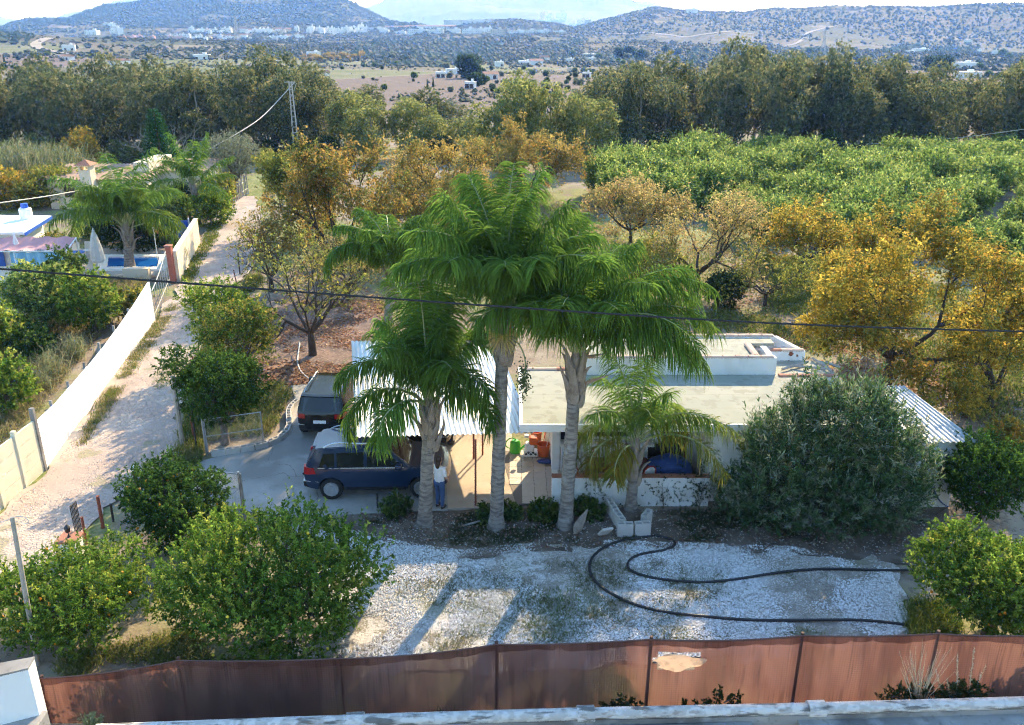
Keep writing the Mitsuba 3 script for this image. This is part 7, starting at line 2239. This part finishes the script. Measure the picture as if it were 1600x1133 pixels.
OL = [(0.09, 0.105, 0.06), (0.07, 0.09, 0.05), (0.12, 0.13, 0.08)]
grove(((545, 88), (560, 66), (680, 62), (790, 66), (780, 84), (650, 92)), 9, 12, 11, 2.7, OL, 'olive_grove', 'olive grove in rows on the slope below the town')
grove(((820, 84), (850, 66), (905, 62), (920, 66), (900, 80)), 9, 12, 12, 2.6, OL, 'olive_grove', 'olive grove on the rise right of the town')
grove(((1370, 84), (1400, 68), (1480, 66), (1530, 72), (1520, 84)), 10, 14, 13, 2.8, OL, 'olive_grove', 'olive grove at the foot of the right hills')
grove(((-20, 66), (0, 53), (50, 55), (62, 63), (45, 72)), 8, 11, 14, 2.4, OL, 'olive_grove', 'olive grove on the crest at the left edge')
grove(((240, 92), (250, 82), (430, 80), (470, 90)), 9, 16, 15, 1.6, OL, 'olive_grove', 'thin rows of young trees on the brown slope')
grove(((800, 100), (820, 88), (1000, 84), (1010, 96)), 8, 11, 17, 2.2, OL, 'olive_grove', 'olive grove over the rise in the middle right')
grove(((1040, 100), (1060, 78), (1340, 74), (1350, 96)), 9, 12, 18, 2.3, OL, 'olive_grove', 'wide olive grove at the foot of the hills right of centre')
grove(((640, 96), (660, 88), (800, 86), (790, 100)), 8, 10, 19, 2.1, OL, 'olive_grove', 'olive grove between the brown field and the white houses')
grove(((560, 106), (580, 97), (700, 98), (690, 106)), 7, 9, 16, 1.7, OL, 'olive_grove', 'low grove beyond the brown field')

# pale tracks over the hills
def track(px, wd, label, r0=500):
    q = spline([hit(x, y, r0) for x, y in px], 60)
    d = unit(np.gradient(q, axis=0)[:, :2])
    nrm = np.c_[-d[:, 1], d[:, 0]] * wd / 2
    v = []
    for s in (-1, 1):
        xy = q[:, :2] + s * nrm
        v.append(np.c_[xy, land(xy[:, 0], xy[:, 1]) + 0.5])
    n = len(q)
    k = np.arange(n - 1)
    struct('hill_track', (np.vstack(v), np.stack([k, k + 1, k + 1 + n, k + n], 1)), 'track_mat', True, label=label)


mat('track_mat', speck((0.30, 0.25, 0.20), (0.24, 0.2, 0.16), (0.36, 0.31, 0.25), 0.1), 0.95)
track([(120, 87), (95, 83), (72, 79), (58, 74), (56, 69), (64, 64), (78, 60)], 7, 'pale dirt track curving up the brown slope at the left')
track([(860, 52), (900, 51), (960, 53), (1040, 54), (1100, 54), (1180, 54)], 9, 'pale road along the foot of the right hills', 1300)
track([(1225, 72), (1255, 62), (1262, 52), (1290, 44), (1330, 36)], 8, 'pale dirt track climbing the right hills', 1300)

# ---------------------------------------------------------------- grass, weeds, fallen leaves, stones
def blades(pts, h, n, rng, w=0.012, spread=0.10, colors=((0.10, 0.15, 0.03),)):
    m = len(pts) * n
    p = np.repeat(pts, n, 0) + np.c_[rng.normal(0, spread, (m, 2)), np.zeros(m)]
    d = unit(np.c_[rng.normal(0, 0.45, (m, 2)), np.ones(m)])
    hh = h * rng.uniform(0.4, 1.2, (m, 1))
    mid = p + d * hh * 0.6
    tip = p + unit(d + np.c_[rng.normal(0, 0.4, (m, 2)), -0.2 * np.ones(m)]) * hh
    a = rng.uniform(0, 6.28, m)
    s = np.c_[np.cos(a), np.sin(a), 0 * a] * w
    v = np.stack([p - s, p + s, mid + s * 0.7, mid - s * 0.7, tip], 1).reshape(-1, 3)
    k = (np.arange(m) * 5)[:, None]
    f = np.vstack([k + [0, 1, 2], k + [0, 2, 3], k + [3, 2, 4]])
    c = np.asarray(colors)[rng.integers(len(colors), size=len(pts))]
    c = np.repeat(c, n, 0) * (1 + 0.2 * rng.normal(size=(m, 1)))
    return (v, f), np.repeat(np.clip(c, 0.005, 0.8), 5, 0)


def in_poly(poly, n, rng, thr=None, sc=1.0, seed=0):
    pg = sg.Polygon(poly).buffer(0)
    x0, y0, x1, y1 = pg.bounds
    out = np.empty((0, 2))
    while len(out) < n:
        q = np.c_[rng.uniform(x0, x1, n * 3), rng.uniform(y0, y1, n * 3)]
        q = q[shapely.contains_xy(pg, q[:, 0], q[:, 1])]
        if thr is not None:
            m = meshkit.fbm(np.c_[q * sc, np.zeros(len(q))], 3, seed)
            q = q[rng.uniform(size=len(q)) < np.clip((m - thr) * 9 + 0.5, 0.0, 1)]
        if len(q) == 0:
            break
        out = np.vstack([out, q])
    return out[:n]


GR = [(0.10, 0.16, 0.03), (0.15, 0.20, 0.04), (0.22, 0.24, 0.07), (0.30, 0.27, 0.13)]
DRY = [(0.34, 0.29, 0.16), (0.42, 0.35, 0.21), (0.26, 0.23, 0.11), (0.20, 0.22, 0.08)]


def grass(label, poly, n, h, blades_n=9, colors=GR, w=0.012, thr=None, sc=0.6, seed=0, z=0.04, spread=0.10, name='grass'):
    rng = np.random.default_rng(seed)
    q = in_poly(poly, n, rng, thr, sc, seed)
    m, c = blades(np.c_[q, np.maximum(land(q[:, 0], q[:, 1]), -5) + z], h, blades_n, rng, w, spread, colors)
    return solo(name, label, 'grass', m, 'grass_blade', False, c, kind='stuff')


grass('green grass strip along the foot of the white wall', P((122, 705), (160, 625), (215, 545), (245, 500), (275, 470), (280, 478), (252, 520), (205, 590), (165, 650), (138, 690)), 900, 0.24, 8, GR + DRY[:2], 0.012, 0.40, 1.6, 1)
grass('grass by the cream wall and the bend of the track', P((285, 440), (310, 390), (330, 350), (350, 345), (335, 380), (310, 420), (298, 445)), 500, 0.3, 9, GR[:3], 0.02, None, seed=2)
grass('weeds growing along the fence right of the track', P((265, 740), (285, 690), (300, 600), (318, 540), (360, 470), (400, 420), (410, 440), (370, 490), (330, 560), (318, 640), (315, 715), (300, 745)), 1100, 0.35, 9, GR, 0.015, 0.40, 0.7, 3)
grass('small grass patch in the middle of the track', P((240, 590), (258, 575), (275, 578), (270, 600), (245, 612)), 200, 0.12, 8, GR[:3], 0.012, seed=4)
grass('grassy bed between the gates and the citrus trees', P((320, 690), (420, 680), (455, 620), (440, 600), (400, 610), (320, 600)), 1300, 0.3, 9, GR + DRY[2:], 0.015, 0.42, 0.5, 5)
grass('weed patches on the worn gravel yard', P((600, 880), (800, 880), (1000, 880), (1300, 900), (1400, 930), (1380, 990), (1000, 1020), (640, 1020)), 1500, 0.10, 8, [(0.10, 0.13, 0.04), (0.16, 0.17, 0.07), (0.25, 0.23, 0.13)], 0.008, 0.56, 0.8, 6)
grass('green weeds in the middle of the yard before the net', P((760, 950), (860, 925), (980, 950), (990, 1000), (900, 1015), (780, 1010)), 170, 0.13, 7, GR[:2] + [(0.25, 0.25, 0.14)], 0.011, 0.52, 0.9, seed=7, spread=0.2)
grass('bright weeds at the right end of the yard', P((1420, 950), (1480, 940), (1500, 1000), (1420, 1000)), 320, 0.3, 9, GR[:3], 0.014, seed=8)
grass('dark low weeds under the palms on the soil strip', P((560, 815), (800, 805), (1150, 800), (1250, 840), (1040, 850), (760, 856), (640, 850)), 900, 0.12, 8, [(0.04, 0.07, 0.02), (0.06, 0.09, 0.03)], 0.010, 0.5, 0.9, 9)
grass('dry grass of the garden left of the white wall', P((0, 700), (60, 640), (140, 540), (230, 440), (150, 440), (20, 500), (-60, 560), (-60, 720)), 2600, 0.45, 8, DRY, 0.016, 0.40, 0.35, 10)
grass('sunlit grass of the orchard floor behind the houses', P((1080, 520), (1180, 400), (1300, 400), (1600, 480), (1700, 620), (1600, 700), (1520, 660), (1200, 520)), 5200, 0.28, 8, GR + [(0.26, 0.27, 0.07)], 0.022, 0.44, 0.25, 11, spread=0.2)
grass('pale grass of the orchard floor left of the orange trees', P((560, 420), (600, 300), (680, 280), (900, 290), (1150, 380), (1080, 480), (700, 480)), 4200, 0.28, 7, GR[1:] + DRY[:2], 0.025, 0.46, 0.2, 12, spread=0.25)
grass('weeds in front of the big lemon tree along the net', P((100, 1030), (300, 990), (330, 1040), (560, 1040), (560, 1060), (100, 1070)), 900, 0.22, 9, GR[1:], 0.012, 0.45, 0.7, 13)
grass('dark weeds growing against the foot of the net', [(-1.5, 13.75), (8.5, 13.75), (8.5, 14.1), (-1.5, 14.1)], 230, 0.5, 7, [(0.05, 0.075, 0.025), (0.07, 0.09, 0.04)], 0.02, 0.47, 0.7, 14)
rng = np.random.default_rng(800)
# taller dry weeds left of the wall
for i, (x, y, h, lab) in enumerate(((82, 590, 1.5, 'tall grey green feathery weed left of the white wall'), (118, 560, 1.3, 'shorter feathery weed nearest the white wall'), (60, 610, 1.1, 'low feathery weed farther from the white wall'))):
    q = pz(x, y)
    m, c = reeds(810 + i, 70, h, 0.35, [(0.28, 0.30, 0.16), (0.22, 0.25, 0.12), (0.36, 0.33, 0.2)], 0.03)
    solo('tall_weed', lab, 'weed', (m[0] + [q[0], q[1], 0], m[1]), 'grass_blade', False, c)
# pale dry stalks and dark shrub before the net at the right
q = py(1452, 1090, 13.7)
st = []
for k in range(34):
    a = rng.uniform(-1.0, 1.0)
    b_ = np.array([q[0] + rng.normal(0, 0.05), 14.0 + rng.normal(0, 0.03), 0.1])
    hgt = rng.uniform(1.5, 2.1)
    tip = b_ + np.array([a * 0.55, rng.normal(0, 0.1), hgt])
    st.append(tube([b_, (b_ + tip) / 2 + [a * -0.08, 0, 0.1], tip], [0.009, 0.007, 0.003], 4, False))
solo('dry_stalks', 'fan of pale dry stalks rising above the net fence at the right', 'dry plant', cat(st), 'dry_stalk')
mat('dry_stalk', speck((0.52, 0.44, 0.30), (0.4, 0.33, 0.22), (0.6, 0.53, 0.4), 6.0), 0.9)
pm = []
for x0, x1, y1 in ((1500, 1496, 1020), (1515, 1522, 1012), (1490, 1462, 1046), (1508, 1540, 1040), (1495, 1480, 1060)):
    b_ = np.array([py(x0, 1105, 14.0)[0], 14.0, 0.2])
    tip = py(x1, y1, 14.0)
    ax_ = tip - b_
    pm.append(tube([b_, b_ + ax_ * 0.6, tip], [0.008, 0.006, 0.003], 4, False))
    for t in np.linspace(0.55, 1, 46):
        p0 = b_ + ax_ * t
        d = rdir(rng, 1)[0] * [1, 1, 0.3] + unit(ax_) * 0.6
        e = p0 + d * 0.07 * (1.2 - 0.6 * t)
        sd = rdir(rng, 1)[0] * 0.012
        pm.append((np.array([p0 - sd, p0 + sd, e]), np.array([[0, 1, 2]])))
solo('plume_grass', 'pale feathery plumes standing before the net near the right edge', 'grass plant', cat(pm), 'dry_stalk')
q = py(1470, 1105, 13.6)
bushes('net_shrub', 'shrub', 'dark green shrub growing against the net fence at the lower right', 'shrub', (q[0], 14.0, 0), seed=820, lobes=[[0, 0, 0.7, 1.0, 0.1, 0.5], [0.7, 0, 0.9, 0.5, 0.1, 0.35], [-0.6, 0, 0.7, 0.6, 0.1, 0.4]], n_shoots=520, per=12, L=0.08, W=0.028, colors=[(0.03, 0.055, 0.022), (0.045, 0.075, 0.03)], shoot=0.12, r0=0.02)
q = py(145, 1128, 13.5)
m, c = reeds(830, 26, 0.5, 0.08, [(0.3, 0.32, 0.18), (0.24, 0.28, 0.12)], 0.03)
solo('tall_weed', 'small pale tuft of weed poking up before the dark left part of the net', 'weed', (m[0] + [q[0], 13.5, q[2] - 0.25], m[1]), 'grass_blade', False, c)
for i, (x, w, h, lab) in enumerate(((1110, 1.3, 0.75, 'dark leafy weed against the foot of the net, right of the torn patch'), (965, 0.9, 0.6, 'dark leafy weed against the foot of the net, left of the torn patch'))):
    q = py(x, 1105, 13.95)
    bushes(f'net_weed_{i}', 'weed', lab, 'weed', (q[0], 13.95, 0.25), seed=840 + i, lobes=[[0, 0, 0.35 * h, w / 2, 0.14, h * 0.4], [w * 0.2, 0, 0.6 * h, w * 0.25, 0.12, h * 0.35]], n_shoots=70, per=9, L=0.09, W=0.05, colors=[(0.03, 0.05, 0.02)], shoot=0.2, r0=0.012)


def flat_leaves(label, poly, n, L, colors, seed, z=0.06):
    rng = np.random.default_rng(seed)
    q = in_poly(poly, n, rng, 0.4, 0.5, seed)
    b = np.c_[q, np.maximum(land(q[:, 0], q[:, 1]), -5) + z + rng.uniform(0, 0.03, n)]
    d = unit(np.c_[rng.normal(size=(n, 2)), rng.normal(0, 0.25, n)])
    v, f = leaves(b, d, L * rng.uniform(0.7, 1.2, n), L * 0.6, rng, 0.25)
    return solo('fallen_leaves', label, 'leaves', (v, f), 'leaf', False, tint(rng, n, colors), kind='stuff')


BR = [(0.30, 0.17, 0.11), (0.22, 0.12, 0.08), (0.38, 0.25, 0.17), (0.42, 0.30, 0.22)]
flat_leaves('reddish brown fallen leaves under the dark branched tree', P((400, 530), (430, 470), (600, 470), (600, 560), (545, 600), (450, 605), (430, 640), (405, 600)), 8000, 0.14, BR, 41)
flat_leaves('brown fallen leaves under the golden trees', P((1150, 540), (1250, 500), (1560, 560), (1600, 700), (1520, 670), (1320, 600)), 6000, 0.14, BR + [(0.4, 0.27, 0.08)], 42)
flat_leaves('fallen leaves over the orchard floor between the orange trees', P((430, 460), (480, 380), (600, 330), (900, 330), (1200, 400), (1200, 520), (620, 540)), 9000, 0.17, BR + [(0.4, 0.27, 0.08)], 43)
flat_leaves('scattered dead leaves on the soil strip under the palms', P((560, 806), (1160, 800), (1450, 800), (1420, 870), (1100, 860), (800, 862), (600, 845)), 900, 0.10, BR, 44, 0.09)


def stones(label, poly, n, r, colors, seed, z=0.03, thr=None, sc=0.8):
    rng = np.random.default_rng(seed)
    q = in_poly(poly, n, rng, thr, sc, seed)
    n = len(q)
    o = np.array([[1, 0, 0], [-1, 0, 0], [0, 1, 0], [0, -1, 0], [0, 0, 1], [0, 0, -1.0]])
    fo = np.array([[0, 2, 4], [2, 1, 4], [1, 3, 4], [3, 0, 4]])
    s = r * rng.uniform(0.5, 1.5, (n, 1, 1)) * rng.uniform(0.6, 1.3, (n, 6, 1))
    a = rng.uniform(0, 6.28, n)
    R = np.zeros((n, 3, 3))
    R[:, 0, 0], R[:, 0, 1], R[:, 1, 0], R[:, 1, 1], R[:, 2, 2] = np.cos(a), -np.sin(a), np.sin(a), np.cos(a), 0.75
    v = np.einsum('nij,nkj->nki', R, o[None] * s) + np.c_[q, np.full(n, z)][:, None]
    c = np.asarray(colors)[rng.integers(len(colors), size=n)] * rng.uniform(0.8, 1.15, (n, 1))
    f = fo[None] + (np.arange(n) * 6)[:, None, None]
    return solo('gravel', label, 'gravel', (v.reshape(-1, 3), f.reshape(-1, 3)), 'vc', False, np.repeat(np.clip(c, 0.01, 0.85), 6, 0), kind='stuff')


ST = [(0.74, 0.73, 0.71), (0.66, 0.64, 0.62), (0.80, 0.80, 0.79), (0.5, 0.47, 0.44)]
stones('white gravel stones spread over the yard', P((480, 820), (560, 832), (640, 850), (720, 862), (800, 852), (960, 846), (1240, 856), (1390, 890), (1425, 980), (1380, 1010), (1000, 1035), (620, 1050), (440, 1050), (430, 960), (450, 880)), 50000, 0.022, ST, 51, 0.05, 0.475, 0.55)
stones('small stones on the pink gravel track', P((-60, 860), (72, 745), (148, 640), (242, 520), (300, 480), (290, 600), (270, 700), (180, 775), (90, 880), (-40, 990)), 9000, 0.016, [(0.5, 0.41, 0.35), (0.42, 0.33, 0.28), (0.56, 0.48, 0.42)], 52, 0.06)
stones('stones and crumbs on the dark soil strip', P((560, 810), (800, 803), (1160, 800), (1440, 800), (1470, 960), (1400, 870), (960, 870), (640, 866)), 2600, 0.02, [(0.4, 0.36, 0.32), (0.6, 0.57, 0.53)], 53, 0.085)
